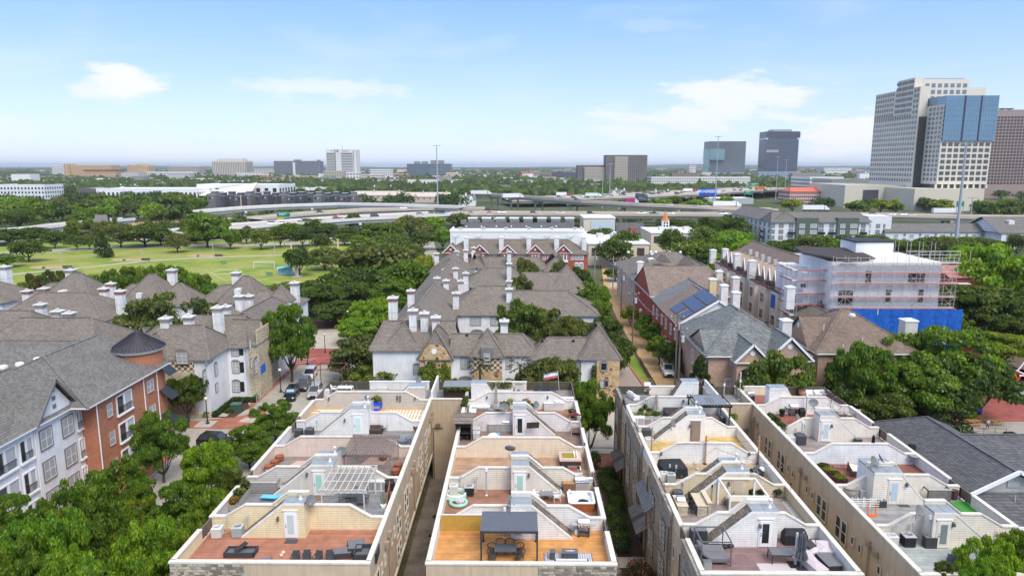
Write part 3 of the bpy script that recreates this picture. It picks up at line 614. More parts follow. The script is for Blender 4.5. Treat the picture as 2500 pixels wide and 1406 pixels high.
def sofa(w,d,fr,cu,h=.75,n=3):
 def f():
  t=thing('outdoor_sofa','','sofa')
  obj('frame',BX(-w/2,w/2,-d/2,d/2,.06,.32).box(-w/2,w/2,d/2-.14,d/2,.32,h-.1).box(-w/2,-w/2+.12,-d/2,d/2,.32,.58).box(w/2-.12,w/2,-d/2,d/2,.32,.58),fr,t)
  iw=(w-.26)/n
  for k in range(n):
   x=-w/2+.13+(k+.5)*iw
   obj('seat_cushion',BX(x-iw/2+.01,x+iw/2-.01,-d/2+.02,d/2-.15,.32,.46),cu,t)
   obj('back_cushion',MB().cb(x,d/2-.24,.62,iw-.03,.16,.36,0,0,R(-12)),cu,t)
  return t
 return Kind(f)
def umbrella(mat,h=2.5,r=.17):
 def f():
  t=thing('closed_umbrella','','umbrella')
  obj('pole',MB().tube((0,0,0),(0,0,h),.028,8),PN((.2,.2,.2),.5),t)
  m=MB();n=10;prof=[(r*1.45,.75),(r*1.15,1.1),(r*.75,1.35),(r*.95,1.7),(r*.7,h-.25),(r*.2,h-.05)]
  vs_=[]
  for(rr,z)in prof:
   for k in range(n*2):a=pi*k/n;q=rr*(1.18 if k%2 else .62);vs_.append((q*cos(a),q*sin(a),z))
  fs=[(i*2*n+k,i*2*n+(k+1)%(2*n),(i+1)*2*n+(k+1)%(2*n),(i+1)*2*n+k)for i in range(len(prof)-1)for k in range(2*n)]
  m.add(vs_,fs,0,False);obj('folded_canopy',m,mat,t)
  obj('finial',MB().sphere((0,0,h),.04,5),PN((.6,.6,.6),.4),t)
  obj('base',BX(-.35,.35,-.35,.35,0,.09),DARK,t);return t
 return Kind(f)
def grill(kind):
 def f():
  t=thing('gas_grill','','grill')
  if kind=='cover':
   m=MB();m.yz([(-.38,.03),(.38,.03),(.36,.75),(.22,1.12),(-.1,1.16),(-.37,.78)],-.78,.78)
   m.v=[(x*(.82 if z>1.0 else 1.0),y,z)for x,y,z in m.v];obj('fabric_cover',m,PN((.022,.023,.026),.7,.25,2,bump=.4),t)
   for k in range(5):x=-.7+.35*k;obj('fold',MB().beam((x,-.39,.05),(x*.95,-.385,.75),.05,.03),PN((.03,.031,.034),.7),t)
   return t
  obj('lid',MB().yz([(-.28,.9),(.26,.9),(.26,1.12),(.12,1.24),(-.12,1.22),(-.27,1.06)],-.36,.36),STEEL,t)
  obj('handle',MB().tube((-.28,-.33,1.02),(.28,-.33,1.02),.02,8),CHROME,t)
  obj('control_panel',BX(-.38,.38,-.36,-.28,.74,.9),STEEL,t)
  for x in(-.22,0,.22):obj('knob',MB().tube((x,-.36,.82),(x,-.41,.82),.035,10),DARK,t)
  for s_ in(-1,1):obj('side_shelf',BX(s_*.38,s_*.78,-.27,.25,.84,.9),LGR,t)
  m=MB()
  for sx in(-.37,.37):
   for sy in(-.25,.25):m.box(sx-.035,sx+.035,sy-.035,sy+.035,.08,.88)
  m.box(-.37,.37,-.25,.25,.12,.16).box(.32,.37,-.25,.25,.16,.8);obj('cart',m,PN((.12,.10,.09),.5),t)
  obj('firebox',BX(-.34,.34,-.26,.26,.68,.9),PN((.2,.2,.21),.4),t)
  for sx in(-.32,.32):obj('wheel',MB().tube((sx-.03,-.25,.08),(sx+.03,-.25,.08),.08,12),DARK,t)
  return t
 return Kind(f)
def pot(c,r=.35,h=.5,plant=None,nm='flower_pot'):
 def f():
  t=thing(nm,'','plant pot')
  obj('bowl',MB().lathe([(r*.55,0),(r*.9,h*.35),(r,h*.7),(r*.88,h*.92),(r,h*.96),(r,h),(r*.86,h),(r*.8,h*.8),(0,h*.8)],n=18),c,t)
  if plant:shrub_into(t,plant[0],plant[1],plant[2],h*.85,plant[3])
  return t
 return Kind(f)
LEAFM={}
def leafmat(c,v=.45,tr=.42,hue=.0):
 key=(c,v,tr)
 if key in LEAFM:return LEAFM[key]
 m=bpy.data.materials.new('foliage');m.use_nodes=True;n=m.node_tree;n.nodes.clear()
 o=N(n,'ShaderNodeOutputMaterial');g=N(n,'ShaderNodeNewGeometry');oi=N(n,'ShaderNodeObjectInfo')
 r=ramp2(n,g,'Random Per Island',mul(c,1-v),(min(1,c[0]*(1+v*1.3)),min(1,c[1]*(1+v)),c[2]*(1+v*.3)))
 r2=ramp2(n,oi,'Random',(.82,.90,.9),(1.20,1.10,.95))
 tcl=N(n,'ShaderNodeTexCoord');ncl=N(n,'ShaderNodeTexNoise');ncl.inputs['Scale'].default_value=3.2;ncl.inputs['Detail'].default_value=3;lk(n,tcl,'Object',ncl,0);rcl=ramp2(n,ncl,0,(.70,.82,.9),(1.38,1.20,.95),.36,.64)
 m9=N(n,'ShaderNodeMixRGB',blend_type='MULTIPLY');m9.inputs[0].default_value=1;lk(n,r,0,m9,1);lk(n,rcl,0,m9,2)
 mm=N(n,'ShaderNodeMixRGB',blend_type='MULTIPLY');mm.inputs[0].default_value=1;lk(n,m9,0,mm,1);lk(n,r2,0,mm,2)
 d=N(n,'ShaderNodeBsdfDiffuse');lk(n,mm,0,d,0);t=N(n,'ShaderNodeBsdfTranslucent')
 hs=N(n,'ShaderNodeMixRGB',blend_type='MULTIPLY');hs.inputs[0].default_value=1;lk(n,mm,0,hs,1);hs.inputs[2].default_value=(1.5,1.7,.5,1);lk(n,hs,0,t,0)
 gl=N(n,'ShaderNodeBsdfGlossy');gl.inputs['Roughness'].default_value=.45;gl.inputs[0].default_value=(.6,.65,.6,1)
 x=N(n,'ShaderNodeMixShader');x.inputs[0].default_value=tr;lk(n,d,0,x,1);lk(n,t,0,x,2)
 y=N(n,'ShaderNodeMixShader');y.inputs[0].default_value=.035;lk(n,x,0,y,1);lk(n,gl,0,y,2);lk(n,y,0,o,0)
 LEAFM[key]=m;return m
def leaf_cloud(name,lobes,per,size,mat,seed=0,flat=.0,tri=False,thick=.35):
 """lobes: (x,y,z,rx,rz) lumps; leaves scattered through a thick shell of each lump, turned roughly outwards"""
 g=np.random.default_rng(seed);L=np.array(lobes,float)
 wgt=L[:,3]**2;cnt=np.maximum(3,(per*wgt/wgt.sum()).astype(int));idx=np.repeat(np.arange(len(L)),cnt);n=len(idx)
 d=g.normal(size=(n,3));d/=np.linalg.norm(d,axis=1)[:,None];d[:,2]=np.where((d[:,2]<-.35)&(g.random(n)<.7),-d[:,2],d[:,2])
 rad=1-thick*g.random(n)**1.6+.12*g.normal(size=n)*.6
 P=L[idx,:3]+d*rad[:,None]*np.stack([L[idx,3],L[idx,3],L[idx,4]],1)
 nn=d*.9+g.normal(size=(n,3))*.55;nn[:,2]+=.35;nn/=np.linalg.norm(nn,axis=1)[:,None]
 r=g.normal(size=(n,3));u=np.cross(nn,r);u/=np.linalg.norm(u,axis=1)[:,None]+1e-9;v=np.cross(nn,u)
 s=size*(.55+.9*g.random(n))[:,None]
 k=4
 c=[u*s*.62,v*s*.42,-u*s*.62,-v*s*.42]
 bend=nn*s*.16
 V=np.stack([P+c[0]-bend,P+c[1]+bend*.4,P+c[2]-bend,P+c[3]+bend*.4],1).reshape(-1,3)
 me=bpy.data.meshes.new(name);me.vertices.add(len(V));me.vertices.foreach_set('co',V.ravel())
 me.loops.add(n*k);me.loops.foreach_set('vertex_index',np.arange(n*k));me.polygons.add(n)
 me.polygons.foreach_set('loop_start',np.arange(n)*k);me.polygons.foreach_set('loop_total',np.full(n,k));me.materials.append(mat);me.update(calc_edges=True);return me
SHC={}
def shrub_into(t,rx,rz,n,z,mat,nm='foliage'):
 key=(round(rx,2),round(rz,2),n,mat.name)
 if key not in SHC:SHC[key]=leaf_cloud(nm,[(0,0,rz*.8,rx,rz)]+[(rx*.5*cos(a),rx*.5*sin(a),rz*(1+.3*sin(a*3)),rx*.6,rz*.6)for a in(0,1.6,3.1,4.6)],n,.13,mat,len(SHC))
 return obj(nm,SHC[key],None,t,(0,0,z))
LF_D=leafmat((.045,.085,.022));LF_M=leafmat((.075,.135,.025));LF_B=leafmat((.12,.21,.03));LF_Y=leafmat((.22,.25,.04));LF_O=leafmat((.32,.19,.06));LF_G=leafmat((.075,.105,.06));LF_W=leafmat((.45,.48,.36));LF_P=leafmat((.42,.10,.14));LF_OL=leafmat((.085,.11,.035))
def put(k,px,py,rz,lab,grp=None,s=None,dz=0):p=T(px,py);return k((p[0],p[1],p[2]+dz),rz,lab,grp,s)
cWick=chair(WICK,WICK,True,h=.85);cGry=chair(PN((.1,.1,.1),.5),GRYC);cWht=chair(WHC,WHC);cBrn=chair(DARK,PN((.30,.16,.10),.8,.2,6));cNavy=chair(PN((.12,.14,.17),.5),PN((.14,.17,.23),.7));cFold=chair(PN((.5,.48,.46),.4),PN((.45,.43,.42),.8),True);cBlk=chair(DARK,BLACK,False,h=1.05)
def extra(nm,mb,mat,o):
 e=obj(nm,mb,mat,o);KIDMAP[o.name].remove(e);return e
def lowbox(w,d,h,mat,nm,cat,open_=False):
 def f():
  t=thing(nm,'',cat)
  if open_:
   m=MB();m.box(-w/2,w/2,-d/2,-d/2+.08,0,h).box(-w/2,w/2,d/2-.08,d/2,0,h).box(-w/2,-w/2+.08,-d/2,d/2,0,h).box(w/2-.08,w/2,-d/2,d/2,0,h);obj('frame',m,mat,t)
   obj('inset',BX(-w/2+.08,w/2-.08,-d/2+.08,d/2-.08,.0,h*.55),PN((.13,.135,.15),.8,.1,5),t)
  else:
   obj('body',BX(-w/2,w/2,-d/2,d/2,0,h),mat,t);obj('top_panel',BX(-w/2+.03,w/2-.03,-d/2+.03,d/2-.03,h,h+.03),PN((.17,.17,.185),.7,.1,3),t)
  return t
 return Kind(f)
k1=lowbox(2.2,1.0,.38,WICK,'sunken_daybed_frame','outdoor furniture',True);o=put(k1,589,1352,.02,'black open box frame lying on the terracotta deck with a loose board across it')
obj('loose_board',MB().beam((-.3,-.3,.4),(.3,.4,.72),.45,.05),PN((.045,.035,.03),.6),o)
k2=lowbox(1.3,.8,.05,PN((.06,.06,.065),.6),'loose_panel','panel');o=put(k2,640,1370,.25,'dark grey panel leaning at the front parapet of the terracotta deck');
kb=Kind(lambda:(lambda t:(obj('ball',MB().sphere((0,0,.14),.14,9),PN((.66,.55,.47),.6),t),t)[1])(thing('deck_ball','','ball')))
put(kb,692,1352,0,'rear one of the two pale balls on the terracotta deck');put(kb,687,1359,0,'front one of the two pale balls on the terracotta deck')
for i,px in enumerate((722,750,776,806)):put(cWick,px,1376-(i%2)*2,(.1,.2,-.15,.3)[i],('leftmost','second','third','fourth')[i]+' dark wicker chair in the row along the front parapet of the terracotta deck','dark wicker chairs at the parapet')
k3=lowbox(1.25,.9,.42,WICK,'wicker_ottoman','ottoman');put(k3,838,1356,.15,'square dark wicker ottoman left of the piled sofa');put(k3,870,1336,.35,'tilted dark wicker seat module behind the sofa pile');put(k3,868,1352,.1,'dark wicker seat module in the middle of the pile',None,(.8,.8,1.5))
k4=lowbox(1.7,1.5,.72,WICK,'wicker_sofa_module','sofa',True);put(k4,895,1362,.05,'large dark wicker sofa frame in the front right corner of the terracotta deck')
mat_=Kind(lambda:(lambda t:(obj('mat',BX(-.45,.45,-.28,.28,.0,.02),PN((.07,.08,.09),.95,.2,20),t),obj('edge',BX(-.47,.47,-.3,.3,.0,.01),DARK,t),t)[2])(thing('door_mat','','door mat')))
put(mat_,711,1321,0,'dark door mat before the white door of the yellow stair house');put(mat_,2205,1233,0,'black door mat before the door with cat flap')
o=Kind(lambda:(lambda t:(obj('mat',BX(-.5,.5,-.28,.28,0,.02),courses('mat_print',(.35,.12,.05),(.08,.05,.04),(.5,.3,.15),.2,.2),t),obj('edge',BX(-.52,.52,-.3,.3,0,.01),DARK,t),t)[2])(thing('door_mat','','door mat')));put(o,772,1217,0,'orange and black patterned mat before the mint door')
def mk_planter(L=3.2,mat=None,pl=((LF_OL,.45,.55),(LF_Y,.4,.5),(LF_O,.5,.35)),w=.5,h=.55):
 def f():
  t=thing('planter_box','','planter');mm=mat or PN((.36,.34,.32),.8,.2,3)
  m=MB();m.box(-w/2,w/2,-L/2,L/2,.08,h-.08);obj('box',m,mm,t)
  for s_ in(-1,1):obj('side_board',BX(s_*w/2,s_*(w/2+.04),-L/2,L/2,0.05,h),mm,t)
  for s_ in(-1,1):obj('end_board',BX(-w/2,w/2,s_*L/2,s_*(L/2+.04),.05,h),mm,t)
  obj('soil',BX(-w/2+.02,w/2-.02,-L/2+.02,L/2-.02,h-.08,h-.04),PN((.07,.05,.04),.95),t)
  for i,(lm,rx,rz)in enumerate(pl):o=shrub_into(t,rx,rz,420,h-.05,lm,'shrub');o.location=(0,-L/2+(i+.5)*L/len(pl),h-.05)
  return t
 return Kind(f)
put(mk_planter(3.4,None,((LF_O,.4,.35),(LF_OL,.35,.5),(LF_Y,.3,.3),(LF_OL,.35,.5))),587,1224,.0,'weathered grey planter box with orange and green shrubs along the left parapet')
def slatfence(w,h,n,mat,t,y=0,rz=0,nm='slat'):
 for k in range(n):obj(nm,BX(-w/2,w/2,y-.02,y+.02,.08+k*(h-.08)/n,.08+(k+.78)*(h-.08)/n),mat,t)
def mk_slat(w,d,h,n,mat,base=.0):
 def f():
  t=thing('slatted_enclosure','','screen');slatfence(w,h,n,mat,t,-d/2)
  for sx in(-1,1):obj('post',BX(sx*w/2-.05,sx*w/2+.05,-d/2+.03,-d/2+.12,0,h+.02),mat,t);obj('top_rail',BX(sx*w/2-.04,sx*w/2+.04,-d/2+.1,d/2,h-.1,h),mat,t)
  obj('top_rail',BX(-w/2-.05,w/2+.05,-d/2-.05,-d/2+.1,h,h+.05),PN((.5,.48,.46),.7),t);return t
 return Kind(f)
put(mk_slat(2.9,1.3,1.0,6,PN((.25,.24,.235),.8,.15,3)),642,1196,0,'weathered grey slatted enclosure hiding an air conditioner')
put(mk_slat(1.9,1.1,1.05,6,PN((.15,.14,.135),.8,.15,3)),2283,1217,0,'dark grey slatted box enclosure with yellow item inside')
def mk_lounger(cu,fr):
 def f():
  t=thing('sun_lounger','','lounger');obj('sling',BX(-.9,.35,-.3,.3,.3,.36),cu,t);obj('backrest',MB().cb(.65,0,.42,.7,.6,.05,0,0,0,R(-18)),cu,t)
  for x in(-.8,0,.7):
   for y in(-.3,.3):obj('leg',MB().tube((x,y,0),(x,y,.33),.02,6),fr,t)
  obj('frame',MB().tube((-.92,-.31,.32),(.9,-.31,.32),.02,6).tube((-.92,.31,.32),(.9,.31,.32),.02,6),fr,t);return t
 return Kind(f)
put(mk_lounger(PN((.14,.56,.72),.7,.08,5),PN((.05,.15,.45),.4)),664,1221,-.1,'bright turquoise folding sun lounger on the grey deck')
sl=mk_lounger(PN((.035,.05,.11),.7),DARK);put(sl,1322,956,-.3,'left dark blue sun lounger on the rear terrace of the middle row','dark blue loungers');put(sl,1342,957,-.5,'right dark blue sun lounger on the rear terrace of the middle row','dark blue loungers')
kcab=lowbox(1.25,.6,.85,PN((.55,.54,.53),.6,.05),'deck_cabinet','cabinet');put(kcab,705,1203,0,'light grey storage cabinet against the sloping stair wall')
def mk_pergola(w,d,h,mat,nr,nb,posts,slat=.05,canopy=None,label_nm='pergola',thick=.09,oh=.15):
 def f():
  t=thing('pergola','','pergola')
  for(sx,sy)in posts:obj('post',BX(sx*(w/2-.1)-thick/2,sx*(w/2-.1)+thick/2,sy*(d/2-.1)-thick/2,sy*(d/2-.1)+thick/2,0,h-.15),mat,t)
  for s_ in(-1,1):obj('beam',BX(-w/2-oh,w/2+oh,s_*(d/2-.1)-.03,s_*(d/2-.1)+.03,h-.2,h),mat,t)
  for k in range(nr):
   x=-w/2+w*k/(nr-1);obj('rafter',BX(x-.03,x+.03,-d/2-oh,d/2+oh,h,h+.12),mat,t)
  for k in range(nb):
   y=-d/2+d*k/(nb-1);obj('slat',BX(-w/2-oh,w/2+oh,y-slat/2,y+slat/2,h+.12,h+.12+.05),mat,t)
  if canopy:
   m=MB();n=8;vs_=[]
   for i in range(n+1):
    for j in range(n+1):u,v=i/n,j/n;vs_.append((-w/2*.82+w*.82*u,-d/2+d*v,h+.20-.10*sin(pi*u)*(.6+.4*sin(pi*v))))
   m.add(vs_,[(i*(n+1)+j,(i+1)*(n+1)+j,(i+1)*(n+1)+j+1,i*(n+1)+j+1)for i in range(n)for j in range(n)],0,True);obj('fabric_canopy',m,canopy,t)
  return t
 return Kind(f)
C4=((-1,-1),(1,-1),(-1,1),(1,1))
OFFW=PN((.62,.59,.54),.75,.1,3);BRNW=PN((.27,.21,.185),.85,.25,5)
p=at(862,1166,11.5);mk_pergola(3.6,4.6,2.4,OFFW,8,4,C4,.06)((p.x-.35,p.y+.05,DZ),0,'off-white open pergola over the dining set on the second terrace of the left row')
p=at(908,1082,11.5);mk_pergola(4.3,4.6,2.35,BRNW,17,13,C4,.07)((p.x,p.y-.1,DZ),0,'dense weathered brown pergola over the third terrace of the left row')
tb=table(1.5,.95,.74,PN((.07,.075,.085),.4));put(tb,868,1226,.0,'dark dining table under the off-white pergola')
for i,(px,py,rz)in enumerate(((846,1228,1.6),(891,1228,-1.6),(866,1214,0),(882,1234,3.1),(838,1233,1.7))):put(cGry,px,py,rz,('grey chair at the left end of the table','grey chair at the right end of the table','grey chair at the far side of the table','grey chair at the near side of the table','outermost grey chair left of the table')[i]+' under the off-white pergola','chairs under the off-white pergola')
def mk_kitchen(w,top,body,doors,h=.9,d=.7,gr=True):
 def f():
  t=thing('outdoor_kitchen','','outdoor kitchen');obj('counter_base',BX(-w/2,w/2,-d/2,d/2,0,h-.05),body,t);obj('countertop',BX(-w/2-.04,w/2+.04,-d/2-.04,d/2+.04,h-.05,h),top,t)
  n=max(1,int(w/.55))
  for k in range(n):x=-w/2+(k+.5)*w/n;obj('cabinet_door',BX(x-w/n*.42,x+w/n*.42,-d/2-.02,-d/2,.1,h-.12),doors,t)
  if gr:obj('built_in_grill',MB().yz([(-.26,h),(.24,h),(.24,h+.22),(.1,h+.34),(-.12,h+.32),(-.25,h+.16)],w/2-1.05,w/2-.35),STEEL,t)
  return t
 return Kind(f)
put(mk_kitchen(1.7,WHC,WHC,PN((.3,.3,.3),.5),gr=False),925,1194,0,'white outdoor counter at the right end of the second terrace of the left row')
kg=grill('cover');put(kg,951,1196,.5,'dark covered kettle grill on the white counter corner of the left row',None,(.55,.8,.9))
put(mk_kitchen(2.3,PN((.74,.73,.70),.3,.05),PN((.60,.58,.55),.6),PN((.62,.60,.57),.5),gr=True),1352,1000,0,'white L-shaped outdoor kitchen with covered grill on the fifth terrace of the middle row')
put(mk_kitchen(1.6,PN((.74,.73,.70),.3,.05),PN((.30,.22,.18),.6),PN((.20,.14,.11),.5),gr=False),1386,988,0,'brown cabinet run with white top against the right parapet of the fifth terrace')
put(mk_kitchen(2.6,PN((.50,.48,.46),.3,.3,5),STONE1[0],PN((.35,.35,.36),.4)),1222,1052,0,'grey granite outdoor kitchen in front of the pinkish wall')
put(mk_kitchen(1.15,TEAK,PN((.30,.18,.11),.6,.2),PN((.24,.13,.08),.6),gr=False),1391,1199,0,'wooden serving cart with orange-brown top left of the big grill')
put(mk_kitchen(1.0,STEEL,PN((.5,.48,.45),.4),PN((.42,.38,.34),.3)),1421,1199,0,'stainless steel grill cabinet behind the hot tub',None,1.15)
def mk_lean():
 t=thing('rusty_panel','','panel');obj('steel_sheet',MB().add([(-.03,-.9,0),(-.03,.9,0),(-.03,.9,1.5),(-.03,-.2,1.0),(.03,-.9,0),(.03,.9,0),(.03,.9,1.5),(.03,-.2,1.0)],[(0,1,2,3),(7,6,5,4),(0,4,5,1),(1,5,6,2),(2,6,7,3),(3,7,4,0)]),PN((.38,.13,.05),.8,.35,4),t);obj('stand',MB().beam((.05,0,0),(.05,0,.8),.05,.05),DARK,t);return t
put(Kind(mk_lean),948,1226,0,'rust-coloured steel panel at the right parapet of the left row')
def mk_cactus():
 t=thing('cactus','','plant');obj('pot',MB().lathe([(.2,0),(.26,.3),(.22,.3),(0,.27)],n=12),WHC,t);g_=PN((.13,.2,.1),.7,.2)
 for dx,dy,h in((0,0,1.3),(.12,.05,.9),(-.12,.03,1.05),(.02,.12,.7)):obj('stem',MB().tube((dx,dy,.25),(dx*1.8,dy,h),.05,8,.04),g_,t)
 return t
put(Kind(mk_cactus),936,1238,0,'tall green cactus beside the rusty panel')
TERR=PN((.30,.105,.05),.6,.15,4)
pt=pot(TERR,.42,.55)
for px,py,lab in((683,1125,'rear terracotta pot of the three along the left parapet'),(671,1137,'middle terracotta pot of the three along the left parapet'),(657,1149,'front terracotta pot of the three, half behind the divider'),(973,1145,'rear terracotta pot by the right parapet of the left row'),(966,1159,'front terracotta pot by the right parapet of the left row'),(936,1123,'terracotta pot under the right post of the brown pergola'),(1018,1050,'small terracotta pot at the end of the fourth terrace')):
 put(pt,px,py,0,lab,'terracotta pots on the left row')
rugm=Kind(lambda:(lambda t:(obj('rug_pile',MB().xy([(-1.2,-.9),(.9,-.9),(1.3,.9),(-.6,.9)],0,.02),PN((.56,.38,.32),.95,.08,3),t),obj('edge',MB().xy([(-1.22,-.92),(.92,-.92),(1.32,.92),(-.62,.92)],0,.012),PN((.5,.33,.28),.95),t),t)[2])(thing('outdoor_rug','','rug')))
put(rugm,734,1134,0,'salmon pink rug left of the stair roof on the third terrace');put(rugm,916,1124,0,'salmon pink rug under the brown pergola')
put(sofa(2.0,.85,PN((.06,.04,.035),.7,.2,8),PN((.09,.065,.055),.8)),912,1056,0,'dark brown wicker sofa behind the brown pergola');put(cFold,938,1052,.3,'lattice backed chair beside the brown wicker sofa',None,1.2);put(cNavy,997,1082,-1.5,'blue-grey chair at the right end of the fourth terrace');put(table(.9,.6,.45,PN((.17,.2,.26),.6)),985,1083,0,'low blue-grey table beside the blue-grey chair')
def mk_tarp():
 t=thing('blue_tarp','','tarp');obj('load',BX(-.8,.8,-.5,.5,0,.7),PN((.4,.3,.2),.9),t)
 m=MB();m.add([(-.95,-.65,.05),(.75,-.7,.02),(1.0,.6,.5),(.95,.65,1.0),(-.85,.6,1.05),(-.9,-.2,.9),(.7,-.35,.82),(-1.0,.65,.3)],[(0,1,6,5),(5,6,3,4),(1,2,3,6),(0,5,4,7)]);obj('sheet',m,PN((.012,.06,.62),.45,.15,3),t);return t
put(Kind(mk_tarp),911,1003,0,'bright blue tarp thrown over a load behind the white stair house')
k=pot(PN((.25,.2,.16),.8),.25,.4,(.55,.75,700,LF_Y));put(k,921,999,0,'airy yellow-green shrub in a pot against the greige wall')
def mk_joists():
 t=thing('deck_joists','','lumber');lm=PN((.62,.45,.20),.8,.15,4)
 for k in range(12):obj('joist',BX(-2.2+k*.38,-2.15+k*.38,-1.5,1.5,0.01,.18),lm,t)
 for k in range(2):obj('joist',BX(-2.2,2.05,-1.0+k*1.6,-.95+k*1.6,.185,.22),lm,t)
 obj('membrane',BX(-2.3,2.2,-1.6,1.6,0,.008),WHC,t);return t
put(Kind(mk_joists),992,1013,0,'bare yellow timber joists of an unfinished deck on the fifth terrace')
kp=Kind(lambda:(lambda t:([obj('plank',BX(-2.2+.3*i,1.5+.2*i,-.3+.22*i,-.14+.22*i,.02*(i%2),.05+.02*(i%2)),(WHC,TEAK,PN((.6,.45,.25),.8))[i%3],t)for i in range(4)],t)[1])(thing('plank_stack','','lumber')));put(kp,800,1005,0,'loose white and brown planks on the plywood behind the left divider')
tw=table(1.9,1.0,.75,WHC);put(tw,843,958,0,'white dining table on the rear terrace of the left row')
for px,py,rz,l in((815,956,1.6,'at its left end'),(841,949,0,'behind it, left one'),(853,949,0,'behind it, right one')):put(cWht,px,py,rz,'white chair at the white dining table, '+l,'white chairs of the rear terrace')
kcv=Kind(lambda:(lambda t:(obj('fabric_cover',MB().yz([(-.5,0),(.5,0),(.45,.6),(.1,.85),(-.35,.7)],-.7,.7),PN((.5,.48,.45),.8,.1,3,bump=.4),t),obj('hem',BX(-.72,.72,-.52,.52,0,.06),PN((.4,.38,.35),.8),t),t)[2])(thing('covered_furniture','','furniture cover')))
put(kcv,790,966,.4,'rumpled grey cover at the left end of the rear terrace');put(kcv,935,958,0,'beige covered seat before the rear white wall',None,.9)
def mk_frame(w,d,h,mat,thick=.07,rods=True):
 def f():
  t=thing('pergola','','pergola')
  for sx in(-1,1):
   for sy in(-1,1):obj('post',BX(sx*w/2-thick/2,sx*w/2+thick/2,sy*d/2-thick/2,sy*d/2+thick/2,0,h-thick),mat,t)
  for s_ in(-1,1):obj('beam',BX(-w/2-thick/2,w/2+thick/2,s_*d/2-thick/2,s_*d/2+thick/2,h-thick,h),mat,t);obj('side_beam',BX(s_*w/2-thick/2,s_*w/2+thick/2,-d/2+thick/2,d/2-thick/2,h-thick,h),mat,t)
  return t
 return Kind(f)
k=mk_frame(3.6,3.0,2.6,PN((.17,.055,.05),.6),.09);p=at(790,950,DZ);k((p.x+.6,p.y+1.6,DZ),0,'maroon steel frame at the left end of the rear terrace of the left row')
k=mk_frame(3.0,3.2,2.35,PN((.80,.79,.77),.5),.13);pA=at(1750,1232,DZ);k((pA.x+1.6,pA.y-1.45,DZ),0,'white open frame in front of the tan stair house door')
def mk_gazebo():
 t=thing('gazebo','','gazebo');fm=PN((.05,.05,.055),.4);w,d,h=4.15,2.9,2.35
 for sx in(-1,1):
  for sy in(-1,1):obj('post',BX(sx*(w/2-.07)-.06,sx*(w/2-.07)+.06,sy*(d/2-.07)-.06,sy*(d/2-.07)+.06,0,h-.1).box(sx*(w/2-.07)-.1,sx*(w/2-.07)+.1,sy*(d/2-.07)-.1,sy*(d/2-.07)+.1,0,.03),fm,t)
 for s_ in(-1,1):obj('beam',BX(-w/2,w/2,s_*(d/2-.07)-.05,s_*(d/2-.07)+.05,h-.12,h+.02),fm,t);obj('side_beam',BX(s_*(w/2-.07)-.05,s_*(w/2-.07)+.05,-d/2+.12,d/2-.12,h-.12,h+.02),fm,t)
 rm=PN((.125,.135,.165),.55,.08,1.5)
 for s_ in(0,1):
  x0=-w/2+s_*w/2+.015;obj('roof_panel',BX(x0,x0+w/2-.03,-d/2+.03,d/2-.03,h+.03,h+.09),rm,t)
 n=24
 m=MB()
 for k in range(n):y=-d/2+.08+k*(d-.16)/(n-1);m.box(-w/2+.05,-.03,y-.008,y+.008,h+.09,h+.098).box(.03,w/2-.05,y-.008,y+.008,h+.09,h+.098)
 obj('louvre_ridges',m,rm,t);return t
p1=at(1166.5,1371,DZ);p2=at(1319.5,1371,DZ);gx=(p1.x+p2.x)/2;Kind(mk_gazebo)((gx,p1.y+1.42,DZ),0,'black framed gazebo with slate blue louvred roof on the orange deck')
put(table(1.6,1.05,.76,PN((.10,.115,.13),.35)),1234,1359,0,'slate grey dining table under the gazebo')
def mk_wchair():
 t=thing('rattan_chair','','chair');m=MB()
 for k in range(9):
  a=pi*k/8;m.beam((-.3*cos(a),.05+.3*sin(a),.45),(-.34*cos(a),.08+.34*sin(a),.85),.022,.022)
 obj('woven_back',m,PN((.22,.10,.06),.7,.2,6),t)
 m=MB();pts=[(-.35*cos(pi*k/10),.08+.35*sin(pi*k/10),.86)for k in range(11)];m.path([(-.33,-.25,.66)]+pts+[(.33,-.25,.66)],.025,6);obj('back_rim',m,DARK,t)
 obj('seat',MB().lathe([(.02,.40),(.3,.40),(.31,.47),(0,.48)],n=14),WICK,t)
 for sx in(-.25,.25):
  for sy in(-.2,.25):obj('leg',MB().tube((sx,sy,.42),(sx*1.2,sy*1.2,0),.016,6),DARK,t)
 return t
wc=Kind(mk_wchair)
for px,py,rz,l in((1222,1347,0,'far side, left one'),(1245,1347,0,'far side, right one'),(1204,1356,1.4,'left end, rear one'),(1203,1369,1.7,'left end, front one'),(1266,1356,-1.4,'right end, rear one'),(1268,1369,-1.7,'right end, front one')):put(wc,px,py,rz,'rattan chair with curved rim at the gazebo table, '+l,'rattan chairs at the gazebo table')
def mk_lattice():
 t=thing('lattice_panel','','trellis');ym=PN((.55,.33,.06),.7,.2,3);w,h=3.75,1.35
 obj('backing',BX(-w/2,w/2,.035,.05,.0,h),PN((.60,.42,.14),.8,.15),t)
 for k in range(30):obj('lath',BX(-w/2+k*w/30,-w/2+k*w/30+.05,-.01,.01,.0,h),ym,t)
 for k in range(11):obj('lath',BX(-w/2,w/2,.012,.03,.03+k*h/11,.07+k*h/11),ym,t)
 obj('top_rail',BX(-w/2-.03,w/2,-.03,.06,h,h+.06),WHC,t);return t
pl_=at(1069,1312,DZ);Kind(mk_lattice)((-6.12+1.95,50.2,DZ),0,'yellow wooden lattice panel along the white wall of the orange deck')
